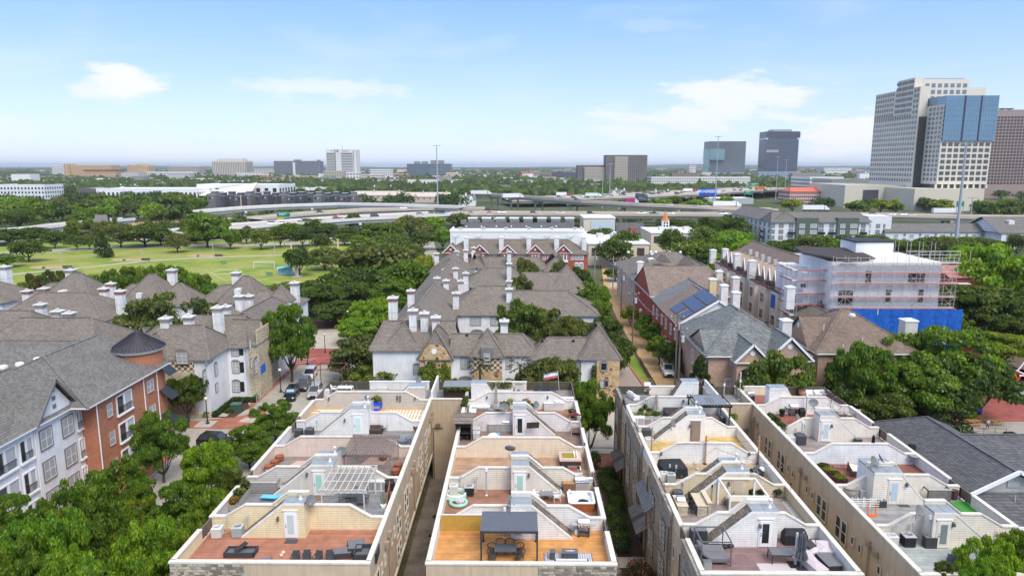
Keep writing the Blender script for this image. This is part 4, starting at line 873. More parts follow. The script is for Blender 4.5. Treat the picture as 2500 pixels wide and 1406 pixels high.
def mk_navyrug():
 t=thing('outdoor_rug','','rug');m,n,b=newmat('navy_lattice_weave')
 tcn=N(n,'ShaderNodeTexCoord');mp_=N(n,'ShaderNodeMapping');mp_.inputs['Rotation'].default_value=(0,0,R(45));mp_.inputs['Scale'].default_value=(1.25,)*3;lk(n,tcn,'Object',mp_,0)
 br=N(n,'ShaderNodeTexBrick');br.inputs['Scale'].default_value=3;br.inputs['Brick Width'].default_value=.9;br.inputs['Row Height'].default_value=.45;br.inputs['Mortar Size'].default_value=.11;br.inputs['Color1'].default_value=(.02,.03,.12,1);br.inputs['Color2'].default_value=(.03,.045,.15,1);br.inputs['Mortar'].default_value=(.72,.72,.74,1);lk(n,mp_,0,br,0);lk(n,br,0,b,'Base Color');b.inputs['Roughness'].default_value=.95
 obj('pile',BX(-1.72,1.72,-1.1,1.1,0,.015),m,t);obj('edge',BX(-1.76,1.76,-1.14,1.14,0,.009),PN((.02,.025,.07),.95),t);return t
put(Kind(mk_navyrug),1388,1370,0,'white and navy lattice patterned rug on the orange deck')
def mk_fire(w,d,h,stones=True):
 def f():
  t=thing('fire_table','','fire pit');bm_=PN((.09,.095,.105),.6,.1);obj('body',BX(-w/2,w/2,-d/2,d/2,0,h),bm_,t);obj('top',BX(-w/2-.03,w/2+.03,-d/2-.03,d/2+.03,h,h+.05),PN((.12,.13,.15),.5,.1),t)
  if stones:
   m=MB();g_=random.Random(3)
   for k in range(26):m.sphere((g_.uniform(-w*.28,w*.28),g_.uniform(-.07,.07),h+.06),.045,4)
   obj('lava_stones',m,PN((.6,.5,.45),.8,.3,9),t)
  return t
 return Kind(f)
put(mk_fire(1.12,.62,.5),1391,1361,0,'grey rectangular fire table with pale stones on the patterned rug');put(mk_fire(.36,.5,.55,False),1349,1362,0,'narrow grey gas bottle box beside the fire table')
put(sofa(2.45,.7,PN((.07,.07,.075),.5),PN((.74,.74,.75),.9,.04,3),.8,3),1395,1385,pi,'white cushioned sofa backing onto the front parapet of the orange deck',None,(1,1,.9))
gr=grill('steel');put(gr,1424,1306,0,'stainless steel gas grill in the right corner of the orange deck',None,1.15)
def mk_tank():
 t=thing('propane_tank','','gas bottle');obj('bottle',MB().lathe([(.1,0),(.15,.04),(.15,.32),(.1,.4),(.04,.43)],n=14),WHC,t);obj('collar',MB().lathe([(.08,.42),(.08,.5),(.06,.5)],n=10),WHC,t);return t
tk=Kind(mk_tank);put(tk,1407,1306,0,'white propane bottle beside the stainless grill of the orange deck');put(tk,1390,1211,0,'white propane bottle before the wooden serving cart',None,1.2)
put(gr,1936,1013,0,'open shelf gas grill on the red deck of the far right row',None,1.1);put(gr,1830,982,.3,'black and white grill on the rearmost terrace of the far right row')
kg2=grill('cover');put(kg2,1938,1325,0,'large black covered grill right of the white stair house',None,(1.12,1.0,1.0));put(kg2,1957,1016,0,'black covered cylinder beside the grill on the red deck',None,(.4,.75,.9))
def mk_rings():
 t=thing('inflatable_pool','','inflatable');mt_=PN((.34,.58,.47),.4,.12,2)
 def ring(R_,r_,cx,cy,z,mat):
  m=MB();n=26;vs_=[]
  for i in range(n):
   a=2*pi*i/n
   for j in range(8):b=2*pi*j/8;vs_.append((cx+(R_+r_*cos(b))*cos(a),cy+(R_+r_*cos(b))*sin(a),z+r_*sin(b)*(1+.15*sin(a*3))))
  m.add(vs_,[(i*8+j,((i+1)%n)*8+j,((i+1)%n)*8+(j+1)%8,i*8+(j+1)%8)for i in range(n)for j in range(8)],0,True);return m
 obj('large_ring',ring(.78,.13,0,.4,.14,mt_),mt_,t);obj('small_ring',ring(.6,.13,.15,-.75,.14,mt_),mt_,t);obj('white_ring',ring(.72,.07,.1,.45,.32,mt_),WHC,t);obj('crumpled_liner',MB().sphere((.3,-.45,.1),.42,6,0,.5),PN((.5,.5,.5),.6,.5,6),t);obj('pool_floor',MB().lathe([(.75,.02),(0,.03)],0,.4,0,20),PN((.6,.58,.5),.7,.2),t);return t
put(Kind(mk_rings),1112,1219,.2,'heap of mint green inflatable pool rings on the red-brown deck',None,1.12)
def mk_tub(shell,base,w=2.1,cover=None):
 def f():
  t=thing('hot_tub','','hot tub');b=MB();b.xy([(w/2*sx*(1 if i%2 else .86),w/2*sy*(.86 if i%2 else 1))for i,(sx,sy)in enumerate(((-1,-1),(1,-1)))]if False else[(-.86*w/2,-w/2),(.86*w/2,-w/2),(w/2,-.86*w/2),(w/2,.86*w/2),(.86*w/2,w/2),(-.86*w/2,w/2),(-w/2,.86*w/2),(-w/2,-.86*w/2)],0,.72)
  if not cover:del b.f[1];del b.m[1];del b.s[1]
  obj('cabinet',b,base,t)
  def rr(s,z):return[(x*s,y*s,z)for x,y in[(-.86*w/2,-w/2),(.86*w/2,-w/2),(w/2,-.86*w/2),(w/2,.86*w/2),(.86*w/2,w/2),(-.86*w/2,w/2),(-w/2,.86*w/2),(-w/2,-.86*w/2)]]
  if cover:
   for s_ in(-1,1):
    y0,y1=(-w/2,-.02)if s_<0 else(.02,w/2);obj('cover_half',MB().yz([(y0,.72),(y1,.72),(y1,.86 if s_>0 else .92),(y0,.92 if s_>0 else .86)]if False else[(y0,.72),(y1,.72),(y1,.87),(y0,.87)],-w/2-.03,w/2+.03),cover,t)
   return t
  L=[rr(1.04,.72),rr(1.04,.80),rr(.86,.81),rr(.78,.5),rr(.62,.48),rr(.5,.12)]
  vs_=[p for l in L for p in l];m=MB();m.add(vs_,[(i*8+j,i*8+(j+1)%8,(i+1)*8+(j+1)%8,(i+1)*8+j)for i in range(5)for j in range(8)],0,False);m.add(L[-1],[tuple(range(8))]);obj('shell',m,shell,t)
  for x,y in((-.8,.75),(.8,.75)):obj('head_rest',MB().cb(x*w/2.1,y*w/2.1,.80,.3,.2,.06,.6*(1 if x<0 else-1)),PN((.5,.5,.52),.6),t)
  m=MB();g_=random.Random(2)
  for k in range(14):m.tube((g_.uniform(-.7,.7),.83,g_.uniform(.55,.7)),(g_.uniform(-.7,.7),.80,.6),.03,6)
  return t
 return Kind(f)
o=put(mk_tub(PN((.78,.79,.80),.25,.03),PN((.33,.10,.03),.5,.15),2.15),1418,1234,0,'white hot tub with orange-brown cabinet and a black cloth in its basin')
obj('cloth',MB().sphere((.15,-.3,.45),.5,6,0,.45),PN((.025,.03,.028),.8,.4,6,bump=.5),o)
put(mk_tub(None,PN((.09,.065,.055),.6,.15),2.2,PN((.035,.035,.038),.5,.15)),1647,1020,0,'brown hot tub with closed dark folding cover')
o=put(mk_tub(None,PN((.05,.04,.035),.6),2.0,PN((.62,.43,.38),.8,.12,3)),1391,1133,0,'dark tub draped with a pink quilted cover');obj('olive_mat',BX(-.75,.55,-.5,.6,.875,.90),PN((.28,.25,.03),.7,.1),o);obj('ladder',MB().beam((.55,-1.3,0),(.35,.2,1.35),.05,.05).beam((.95,-1.3,0),(.6,.2,1.35),.05,.05).beam((.6,-1.0,.3),(.9,-1.0,.3),.05,.05).beam((.5,-.6,.7),(.8,-.6,.7),.05,.05),PN((.5,.52,.55),.3,.05,2,.8),o)
put(lowbox(.9,.5,.3,PN((.40,.09,.05),.6),'step_box','step'),1397,1146,0,'orange-red step before the pink covered tub');put(lowbox(1.0,.4,.25,WHC,'white_bench','bench'),1409,1157,0,'white low bench beyond the divider near the pink tub')
put(table(1.15,.8,.7,PN((.22,.22,.235),.5)),1334,1222,.05,'grey table on the second terrace of the middle row')
put(cWht,1334,1213,0,'white padded chair behind the grey table');put(cWht,1312,1221,1.2,'white padded chair left of the grey table, tilted');put(cWht,1359,1222,-1.4,'white padded chair right of the grey table');put(cBlk,1323,1203,.05,'black folding chair leaning on the cream stair wall',None,1.1)
def mk_vpole(h):
 def f():
  t=thing('vent_pole','','vent pipe');obj('pipe',MB().tube((0,0,0),(0,0,h),.07,10),PN((.42,.41,.40),.5),t);obj('cap',MB().lathe([(.07,h),(.14,h+.03),(.14,h+.14),(.07,h+.2),(.13,h+.25),(.1,h+.34),(0,h+.36)],n=12),WHC,t);obj('collar',MB().lathe([(.12,0),(.12,.08),(.07,.12)],n=10),WHC,t);return t
 return Kind(f)
v1=mk_vpole(2.3);VG='vent pipes on the roof terraces'
for px,py,l in((1187.6,1209,'tall grey vent pipe with white cap on the cream wall of the middle row'),(1232,1313,'white vent pipe left of the front stair house of the middle row'),(2264,1333,'white downpipe left of the stair house above the pale deck'),(1956,1083,'white pipe beside the stair house of the fourth terrace at far right'),(1967,1015,'short white vent pipe on the red deck'),(1766,985,'white vent pipe at the wall above the two right rows'),(1805,975,'white vent pipe beside the rear grill at far right')):put(v1,px,py,0,l,VG,.95)
def mk_shed():
 t=thing('garden_shed','','shed');br_=PN((.16,.13,.115),.7,.15)
 obj('wall',BX(-.85,-.78,-.9,.9,0,1.9).box(.78,.85,-.9,.9,0,1.9).box(-.78,.78,.83,.9,0,1.9),br_,t);obj('shelf',BX(-.78,.78,-.8,.8,.75,.8),DARK,t)
 obj('roof',MB().add([(-1,-1.05,1.95),(1,-1.05,1.95),(1,1,2.35),(-1,1,2.35),(-1,-1.05,2.02),(1,-1.05,2.02),(1,1,2.42),(-1,1,2.42)],[(3,2,1,0),(4,5,6,7),(0,1,5,4),(1,2,6,5),(2,3,7,6),(3,0,4,7)]),shingle((.24,.19,.17)),t)
 m=MB();g_=random.Random(4)
 for k in range(9):m.sphere((g_.uniform(-.5,.5),g_.uniform(-.5,.4),g_.uniform(.1,.4)),g_.uniform(.15,.3),5)
 obj('stored_bags',m,BLACK,t);return t
put(Kind(mk_shed),1133,1069,0,'small open shed with tan shingle roof at the left parapet of the middle row')
def mk_tv():
 t=thing('outdoor_television','','television');obj('screen',MB().cb(0,0,0,1.25,.06,.68,0,0,R(18)),PN((.045,.04,.035),.15,.1,1,0,0,.8),t);obj('bezel',MB().cb(0,.03,0,1.31,.05,.74,0,0,R(18)),DARK,t);obj('bracket',MB().beam((0,.05,0),(0,.6,.1),.08,.08).beam((-.2,.05,-.35),(-.25,.45,-.75),.02,.02),DARK,t);return t
p=at(1301,1038,Y=68.9);Kind(mk_tv)((p.x,p.y,p.z),.12,'flat television hung on the pinkish stair wall')
put(Kind(lambda:(lambda t:(obj('sheet',MB().sphere((0,0,.1),.7,8,0,.55),WHC,t),obj('blue_corner',MB().cb(.5,0,.4,.3,.3,.2,.4),PN((.2,.45,.8),.7),t),t)[2])(thing('covered_heap','','cover'))),1205,1068,0,'white sheet with blue corner in front of the granite kitchen')
def mk_shelter():
 t=thing('covered_bench','','shelter');gm=PN((.36,.34,.33),.6)
 for sx in(-.5,.5):obj('post',BX(sx-.05,sx+.05,-1.1,-1.0,0,1.2).box(sx-.05,sx+.05,1,1.1,0,1.6),gm,t);obj('rail',BX(sx-.05,sx+.05,-1,1,1.1,1.2),gm,t)
 obj('rail',BX(-.45,.45,-1.1,-1.0,1.1,1.2),gm,t);obj('bench',BX(-.4,.4,-.9,.9,.35,.42),PN((.18,.12,.10),.7),t);obj('gable_roof',MB().xz([(-.75,1.55),(.75,1.55),(0,1.95)],.9,1.2),PN((.20,.05,.04),.6),t);return t
put(Kind(mk_shelter),1404,1056,.0,'grey framed bench shelter with dark red gable in the right corner')
kx=mk_planter(3.6,PN((.66,.64,.60),.8,.06),((LF_OL,.36,.45),(LF_M,.36,.45),(LF_OL,.36,.4),(LF_M,.33,.4)),.55,.75);put(kx,1135,1003,0,'long white planter with clipped boxwood at the left parapet of the middle row')
sf=sofa(2.7,.95,PN((.30,.28,.27),.7),WHC,.75,3);put(sf,1172,999,0,'white sectional sofa against the white wall of the fifth terrace, long side');put(sofa(1.9,.9,PN((.30,.28,.27),.7),WHC,.75,2),1153,1012,pi/2,'white sectional sofa short side along the white planter')
put(mk_fire(1.0,.6,.45,True),1198,1010,0,'white fire table in front of the white sectional sofa');um=umbrella(PN((.46,.41,.38),.9,.06));put(um,1211,1004,0,'closed beige umbrella beside the white sectional sofa',None,(1,1,1.25))
for px,py,rx,rz,lm,l in((1232,1004,.6,.5,LF_G,'grey-green plant tub left of the stair house'),(1248,998,.5,.6,LF_W,'white flowering plant behind the stair house of the fifth terrace'),(1266,990,.3,.9,LF_OL,'slender climbing plant against the white wall'),(1284,998,.55,.55,LF_O,'russet leaved plant against the white wall'),(1299,1004,.4,.35,LF_M,'round green plant beside the stair slope of the fifth terrace'),(1396,1019,.4,.4,LF_OL,'small plant in the right corner of the fifth terrace')):
 put(pot(WHC if lm is not LF_OL else DARK,.3,.4,(rx,rz,420,lm)),px,py,0,l)
def mk_cabana():
 t=thing('cabana','','shelter');obj('roof',BX(-1.9,1.9,-.9,1.5,1.6,1.7),PN((.22,.24,.25),.6,.1),t);obj('cabinet',BX(-1.8,1.8,-.6,.9,0,1.1),PN((.06,.035,.03),.7,.2),t)
 for x in(-1.8,1.8):obj('post',BX(x-.05,x+.05,-.8,-.7,0,1.6),PN((.06,.035,.03),.7),t)
 for i,(x,lm)in enumerate(((-1.2,LF_B),(-.4,LF_M),(.4,LF_B),(1.3,LF_Y))):o=shrub_into(t,.5,.35,300,1.0,lm,'shrub');o.location=(x,-.7,1.0)
 return t
put(Kind(mk_cabana),1121,970,0,'grey roofed planting cabana with trailing plants over the cross wing')
def mk_hedge():
 t=thing('flowering_hedge','','plant');obj('trough',BX(-2,2,-.25,.25,0,.4),WHC,t);obj('foliage',leaf_cloud('foliage',[(-1.6+.4*i,0,.85,.35,.5)for i in range(9)],1500,.13,LF_D,5),None,t);obj('blossom',leaf_cloud('blossom',[(-1.6+.4*i,0,.85,.4,.54)for i in range(9)],700,.10,LF_W,6),None,t);return t
put(Kind(mk_hedge),1219,957,0,'white flowering vine hedge on the rear terrace of the middle row',None,(.85,1,1))
put(kcab,1267,957,0,'brown cabinet with yellow emblem on the rear terrace',None,(.85,1,1.2))
def mk_flag():
 t=thing('flag_pole','','flag');obj('pole',MB().tube((0,0,0),(-.2,0,2.6),.025,8),WHC,t);m=MB();n=10
 for k in range(5):
  vs_=[]
  for i in range(n+1):
   u=i/n;x=-.2-1.75*u;dz=-.35*u-.05*sin(u*9);y=.12*sin(u*8)
   vs_+=[(x,y,2.5-k*.16+dz),(x,y,2.5-(k+1)*.16+dz)]
  obj('stripe',MB().add(vs_,[(2*i,2*i+1,2*i+3,2*i+2)for i in range(n)],0,True),(PN((.30,.33,.42),.8),WHC,WHC,PN((.55,.12,.12),.8),PN((.55,.12,.12),.8))[k],t)
 return t
p=at(1365,953,DZ);Kind(mk_flag)((p.x,p.y,DZ),0,'small white blue and red flag flying left from a white pole')
def mk_daybed():
 t=thing('canopy_daybed','','daybed');fm=PN((.22,.23,.24),.4,.05,2,.6);w,d,h=2.0,2.0,1.75
 for sx in(-1,1):
  for sy in(-1,1):obj('post',BX(sx*w/2-.035,sx*w/2+.035,sy*d/2-.035,sy*d/2+.035,0,h),fm,t)
 for s_ in(-1,1):obj('top_bar',BX(-w/2,w/2,s_*d/2-.035,s_*d/2+.035,h,h+.07),fm,t);obj('side_bar',BX(s_*w/2-.035,s_*w/2+.035,-d/2+.04,d/2-.04,h,h+.07),fm,t)
 obj('base',BX(-w/2+.05,w/2-.05,-d/2+.05,d/2-.05,.25,.33),fm,t)
 for s_ in(-1,1):
  y=s_*.46;obj('mattress',BX(-.35,w/2-.08,y-.44,y+.44,.33,.5),GRYC,t);obj('back_cushion',MB().cb(-.58,y,.66,.62,.86,.14,0,0,0,R(38)),GRYC,t)
 return t
p=at(1737,1362,DZ);Kind(mk_daybed)((p.x,p.y,DZ),0,'grey double daybed in a steel canopy frame at the left parapet of the plum deck',None,1.05)
kc=lowbox(1.2,.7,1.05,PN((.05,.055,.06),.5),'storage_cabinet','cabinet');put(kc,1704,1322,0,'tall dark cabinet with grey top at the foot of the shingled slope')
put(Kind(lambda:(lambda t:([obj('bag',MB().sphere((.45*i,.1*(i%2),.12),.34,6,0,.5),BLACK,t)for i in range(4)],t)[1])(thing('folded_covers','','covers'))),1738,1335,0,'black folded covers lying before the white stair wall')
put(lowbox(.55,.5,.5,PN((.33,.36,.36),.5),'side_table','table'),1726,1385,0,'small grey side table in the front left corner of the plum deck')
put(table(1.75,1.05,.74,PN((.19,.195,.21),.5,.08),PN((.03,.03,.032),.5),15),1908,1368,-.02,'slatted grey outdoor table with black legs')
um2=umbrella(PN((.13,.135,.15),.9,.1),2.75,.27);put(um2,1955,1386,0,'tall closed charcoal umbrella at the front of the plum deck')
obj_post=Kind(lambda:(lambda t:(obj('mast',BX(-.07,.07,-.07,.07,0,2.5),PN((.55,.55,.56),.4),t),obj('base',BX(-.45,.45,-.4,.4,0,.1),BLACK,t),t)[2])(thing('umbrella_mast','','umbrella stand')));put(obj_post,1941,1379,0,'pale steel mast next to the closed charcoal umbrella')
def mk_cov(w,d,h1,h2,mat,nm='covered_armchair',cat='covered furniture',folds=7):
 def f():
  t=thing(nm,'',cat);m=MB();n=8
  base=[(-w/2,-d/2),(-w*.1,-d/2*1.04),(w/2,-d/2),(w/2*1.04,0),(w/2,d/2),(0,d/2*1.03),(-w/2,d/2),(-w/2*1.04,0)]
  rings=[(1.06,.02,.02),(1.0,h1*.5,h1*.5),(.97,h1,h1+(h2-h1)*.0)]
  vs_=[]
  for s_,z,_ in rings:vs_+=[(x*s_,y*s_,z+.03*sin(x*9+y*7))for x,y in base]
  top=[(x*.88,y*.88,(h2 if y>.02 else h1+.02)+.03*sin(5*x))for x,y in base];vs_+=top;vs_.append((0,-d*.1,(h1+h2)/2+.03))
  fs=[(i*n+j,i*n+(j+1)%n,(i+1)*n+(j+1)%n,(i+1)*n+j)for i in range(3)for j in range(n)]+[(3*n+j,3*n+(j+1)%n,4*n)for j in range(n)]
  m.add(vs_,fs,0,False);obj('fabric_cover',m,mat,t)
  for k in range(folds):x=-w/2+(k+.5)*w/folds;obj('fold',MB().beam((x,-d/2*1.05,.03),(x*.95,-d/2*.98,h1*.95),.05,.04),mat,t)
  return t
 return Kind(f)
put(mk_cov(1.2,1.1,.5,.85,LILAC),2013,1353,-.1,'armchair under a lilac grey cover at the right parapet of the plum deck')
o=put(mk_cov(1.25,1.15,.45,.75,LILAC),1983,1351,.3,'armchair with its lilac cover half pulled off showing dark cushions');obj('cushion',MB().cb(-.2,.1,.72,.75,.6,.16,.2,0,R(20)),PN((.05,.05,.055),.8),o)
put(mk_cov(.95,2.3,.5,.72,LILAC,'covered_sofa'),1983,1386,.25,'long sofa under a lilac grey cover beside the charcoal umbrella')
put(lowbox(1.05,1.75,.5,PN((.025,.027,.03),.8),'ottoman','ottoman'),2022,1381,.12,'long black covered ottoman on the pale rug')
krug=Kind(lambda:(lambda t:(obj('pile',BX(-1.6,1.6,-1.9,1.9,0,.015),PN((.55,.50,.50),.95,.2,12),t),obj('edge',BX(-1.65,1.65,-1.95,1.95,0,.008),PN((.4,.37,.36),.95),t),t)[2])(thing('outdoor_rug','','rug')));put(krug,2010,1382,.05,'pale grey rug under the covered seats of the plum deck');put(krug,1905,1388,0,'beige patterned runner below the slatted table',None,(.9,.35,1))
LIME=courses('stacked_limestone',(.42,.37,.29),(.62,.56,.45),(.30,.26,.2),.38,.12,.014,.9,.6,.2)
def mk_bar(w,d,h,L=False,gr=False):
 def f():
  t=thing('stone_bar','','outdoor kitchen');obj('stone_base',BX(-w/2,w/2,-d/2,d/2,0,h-.06),LIME,t);obj('countertop',BX(-w/2-.05,w/2+.05,-d/2-.05,d/2+.05,h-.06,h),PN((.62,.52,.38),.6,.1,3),t)
  if L:obj('raised_wall',BX(w/2+.05,w/2+.3,-d/2,d/2,0,h+.2),LIME,t);obj('raised_top',BX(w/2-.02,w/2+.36,-d/2-.05,d/2+.05,h+.2,h+.26),PN((.66,.56,.42),.6),t)
  if gr:obj('grill_hood',MB().yz([(-.4,h),(.4,h),(.4,h+.2),(.2,h+.4),(-.2,h+.4),(-.4,h+.2)],-w/2+.1,w/2-.1),STEEL,t)
  return t
 return Kind(f)
put(mk_bar(.8,1.9,.9,False,True),1660,1246,0,'stone island with stainless grill hood at the left parapet');put(mk_bar(.8,2.2,.9,True),1706,1243,0,'L-shaped pale limestone bar beside the black stools');put(mk_bar(2.9,.9,.95),1822,1242,0,'long low limestone table with tan top under the white frame')
stl=Kind(lambda:(lambda t:([obj('leg',MB().tube((sx,sy,0),(sx*.8,sy*.8,.6),.02,6),DARK,t)for sx in(-.2,.2)for sy in(-.2,.2)],obj('seat',BX(-.22,.22,-.22,.22,.6,.66),BLACK,t),obj('backrest',BX(-.22,-.17,-.22,.22,.66,1.15),BLACK,t),t)[3])(thing('bar_stool','','stool')))
for i,(px,py)in enumerate(((1687,1232),(1690,1243),(1694,1256))):put(stl,px,py,0,('rear','middle','front')[i]+' black bar stool between the grill island and the limestone bar','black bar stools')
put(cGry,1778,1232,-.6,'grey sling chair leaning at the left post of the white frame');put(table(.9,.7,.4,WHC),1842,1226,0,'white square table at the door under the white frame')
for i,(px,lm)in enumerate(((1836,LF_OL),(1858,LF_OL),(1899,LF_G))):put(pot(PN((.2,.18,.16),.8),.22,.3,(.32,.3,260,lm)),px,1214,0,('left','middle','right')[i]+' grassy plant against the tan divider wall')
gst=Kind(lambda:(lambda t:(obj('pebbles',leaf_cloud('pebbles',[(0,-2.4+.6*i,-.02,.22,.05)for i in range(9)],900,.09,PN((.6,.58,.54),.9),9),None,t),obj('bed',BX(-.25,.25,-2.7,2.7,0,.02),PN((.5,.48,.45),.9),t),t)[2])(thing('gravel_strip','','gravel bed')));p=at(1935,1235,DZ);gst((22.55,52.6,DZ),0,'white pebble strip along the tan parapet of the second terrace')
kt=Kind(lambda:(lambda t:(obj('pole',MB().tube((0,0,0),(0,0,1.5),.02,6),BLACK,t),obj('torch_head',MB().lathe([(.02,1.5),(.07,1.56),(.06,1.72),(.02,1.75)],n=8),BLACK,t),t)[2])(thing('garden_torch','','torch')));put(kt,1737,1230,0,'black garden torch against the tan stair wall');put(kt,1928,1224,.1,'black garden torch at the right parapet near the tan wall')
put(mk_cov(2.3,1.9,.95,1.15,PN((.025,.027,.03),.75,.25,2,bump=.4),'covered_table'),1641,1157,.1,'large black covered table at the left of the tan deck')
wp=Kind(lambda:(lambda t:(obj('post',BX(-.06,.06,-.06,.06,0,2.9),PN((.34,.22,.15),.8,.15),t),obj('foot',BX(-.12,.12,-.12,.12,0,.12),DARK,t),t)[2])(thing('light_post','','post')))
for px,py,l in((1721,1133,'wooden post with string lights in front of the middle of the white wall'),(1850,1133,'wooden post at the right corner below the white wall'),(1590,1112,'grey wooden post at the left parapet')):put(wp,px,py,0,l,'wooden string light posts')
kbb=Kind(lambda:(lambda t:(obj('bag',MB().sphere((0,0,.2),.55,6,0,.6),BLACK,t),obj('white_bag',MB().sphere((.4,.1,.4),.22,5),WHC,t),t)[2])(thing('bag_pile','','bags')));put(kbb,1846,1160,0,'black bags behind the tan stair house roof',None,1.3)
for px,py,l in((1697,1133,'left'),(1702,1146,'right')):put(Kind(lambda:(lambda t:(obj('stone',MB().sphere((0,0,.1),.16,6,0,.7),PN((.5,.45,.4),.9),t),obj('rim',MB().lathe([(.18,0),(.18,.03),(.1,.04)],n=8),PN((.4,.35,.3),.9),t),t)[2])(thing('stone_ball','','stone'))),px,py,0,l+' small stone on the tan deck')
def lights(pts,lab):
 t=thing('string_lights',lab,'string lights',pts[0]);b=MB();o0=Vector(pts[0]);w=[]
 for a,c in zip(pts[:-1],pts[1:]):
  a,c=Vector(a)-o0,Vector(c)-o0
  for i in range(9):u=i/8;q=a.lerp(c,u);q.z-=.35*4*u*(1-u)*.5;w.append(tuple(q))
 obj('cable',MB().path(w,.012,4),BLACK,t)
 for q in w[::2]:obj('bulb',MB().sphere((q[0],q[1],q[2]-.05),.045,5),PN((.5,.48,.4),.3),t)
lights([(12.9,55.9,10.3),(17.9,60.3,11.7),(22.6,56.6,11.6),(22.8,62.4,10.4)],'sagging string of small bulbs between the wooden posts')
lights([(13.2,62.9,11.2),(16,62.8,11.15),(18.2,62.7,11.6),(22.6,62.6,11.5)],'string of bulbs along the coping of the white wall')
def mk_trel():
 t=thing('trellis_planter','','planter');obj('pot',BX(-.3,.3,-.3,.3,0,.55),PN((.6,.58,.53),.8),t);fm=DARK
 for k in range(5):x=-.3+.15*k;obj('trellis_bar',MB().beam((x,0,.5),(x*1.9,0,1.9),.02,.02),fm,t)
 for z in(.9,1.3,1.7):obj('trellis_ring',MB().beam((-.35-.15*(z-.9),0,z),(.35+.15*(z-.9),0,z),.02,.02),fm,t)
 shrub_into(t,.25,.4,200,.5,LF_OL);return t
put(Kind(mk_trel),1575,1011,0,'tall trellis rising from a pale square pot');wpot=pot(PN((.6,.58,.53),.8),.3,.5,(.35,.22,260,LF_M))
put(wpot,1566,1013,0,'pale pot left of the trellis');put(wpot,1585,1013,0,'pale pot right of the trellis')
put(mk_planter(3.6,PN((.5,.49,.47),.8),((LF_M,.45,.25),(LF_Y,.4,.2),(LF_B,.4,.22),(LF_W,.4,.2))),1572,1024,pi/2,'grey trough of low green and yellow flowers at the left of the fifth terrace')
cum=umbrella(PN((.48,.41,.39),.9),2.6,.2);put(cum,1601,1014,0,'closed tan umbrella hanging beside the hot tub with dark cover')
pc=at(1703,988,11.55);pd=at(1778,988,11.55)
mk_pergola(3.9,3.4,2.45,PN((.022,.022,.025),.5),13,2,C4,.07,PN((.20,.215,.25),.8,.05),thick=.14)(((pc.x+pd.x)/2,pc.y+1.55,DZ),0,'black pergola with slate grey fabric canopy on the fifth terrace')
put(sofa(2.6,.9,PN((.35,.32,.3),.7),PN((.55,.49,.43),.9,.05),.75,3),1738,1001,0,'beige sectional sofa under the black pergola, back part');put(sofa(2.4,.9,PN((.35,.32,.3),.7),PN((.55,.49,.43),.9,.05),.75,3),1762,1013,-pi/2,'beige sectional sofa under the black pergola, side part')
put(kc,1770,1031,0,'black box beside the right post of the black pergola',None,(.9,1,.6));put(pot(DARK,.3,.35,(.55,.55,500,LF_B)),1789,1036,0,'bright lime green plant at the right parapet')
put(mk_kitchen(1.5,WHC,WHC,LGR,gr=False),1555,1036,0,'white counter with round table at the left parapet of the fifth terrace')
def mk_egg():
 t=thing('egg_chair','','chair');rm=PN((.38,.20,.15),.6)
 m=MB();m.path([(.72*cos(a),.15,1.0+.95*sin(a))for a in[pi*2*k/20 for k in range(21)]],.035,6);obj('hoop',m,rm,t)
 obj('shell',MB().lathe([(.0,0),(.35,.1),(.55,.35),(.6,.6)],0,.1,.25,14),PN((.4,.25,.2),.7),t);obj('seat_cushion',BX(-.45,.45,-.3,.3,.45,.62),WHC,t);obj('back_cushion',MB().cb(0,.3,1.0,.85,.18,.8,0,0,R(-10)),WHC,t);obj('base',MB().lathe([(.5,0),(.5,.05),(.1,.1),(.1,.3)],n=14),DARK,t);return t
put(Kind(mk_egg),1581,961,0,'hooped egg chair with white cushions on the rear terrace');put(sofa(1.9,.8,WHC,WHC,.7,3),1545,972,pi/2+.35,'white sofa at the left railing of the rear terrace')
put(table(2.0,1.0,.75,TEAK),1660,966,0,'brown dining table before the rear cream wall');put(cGry,1646,961,0,'left grey chair behind the brown dining table');put(cGry,1664,960,0,'right grey chair behind the brown dining table')
def mk_bench():
 t=thing('metal_bench','','bench');fm=PN((.16,.12,.10),.5,.1)
 for x in(-.75,.75):obj('leg',MB().beam((x,-.25,0),(x,-.2,.65),.035,.035).beam((x,.22,0),(x,.3,1.0),.035,.035),fm,t);obj('armrest',MB().beam((x,-.25,.65),(x,.28,.68),.04,.03),fm,t)
 for k in range(7):obj('slat',BX(-.75,.75,-.25+k*.07,-.21+k*.07,.42,.45),fm,t)
 for cx_ in(-.56,-.19,.19,.56):m=MB();m.path([(cx_+.16*cos(a),.27,.74+.2*sin(a))for a in[pi*2*k/12 for k in range(13)]],.015,5);obj('back_oval',m,fm,t)
 obj('top_rail',BX(-.78,.78,.25,.3,.97,1.01),fm,t);obj('lower_rail',BX(-.75,.75,.25,.29,.5,.53),fm,t);return t
put(Kind(mk_bench),2452,1316,0,'wrought metal bench with oval back rings at the right railing');put(chair(DARK,PN((.09,.10,.12),.7)),2322,1391,-.5,'dark sling chair on the pale striped deck',None,1.1)
put(kc,2268,1334,0,'small dark cabinet left of the stair house above the pale deck',None,(.7,.8,.8))
def mk_fence_toy():
 t=thing('toy_fence','','fence')
 for s_ in(0,1):
  for k in range(4):obj('rail',BX(-1.45+1.5*s_,-.05+1.5*s_,-.02,.02,.1+k*.2,.17+k*.2),WHC,t)
  for x in(-1.45,-.98,-.52,-.05):obj('upright',BX(x+1.5*s_-.03,x+1.5*s_+.03,-.035,.035,0,.88),WHC,t)
 return t
put(Kind(mk_fence_toy),2108,1238,-.03,'white two-panel slatted barrier on the grey deck');
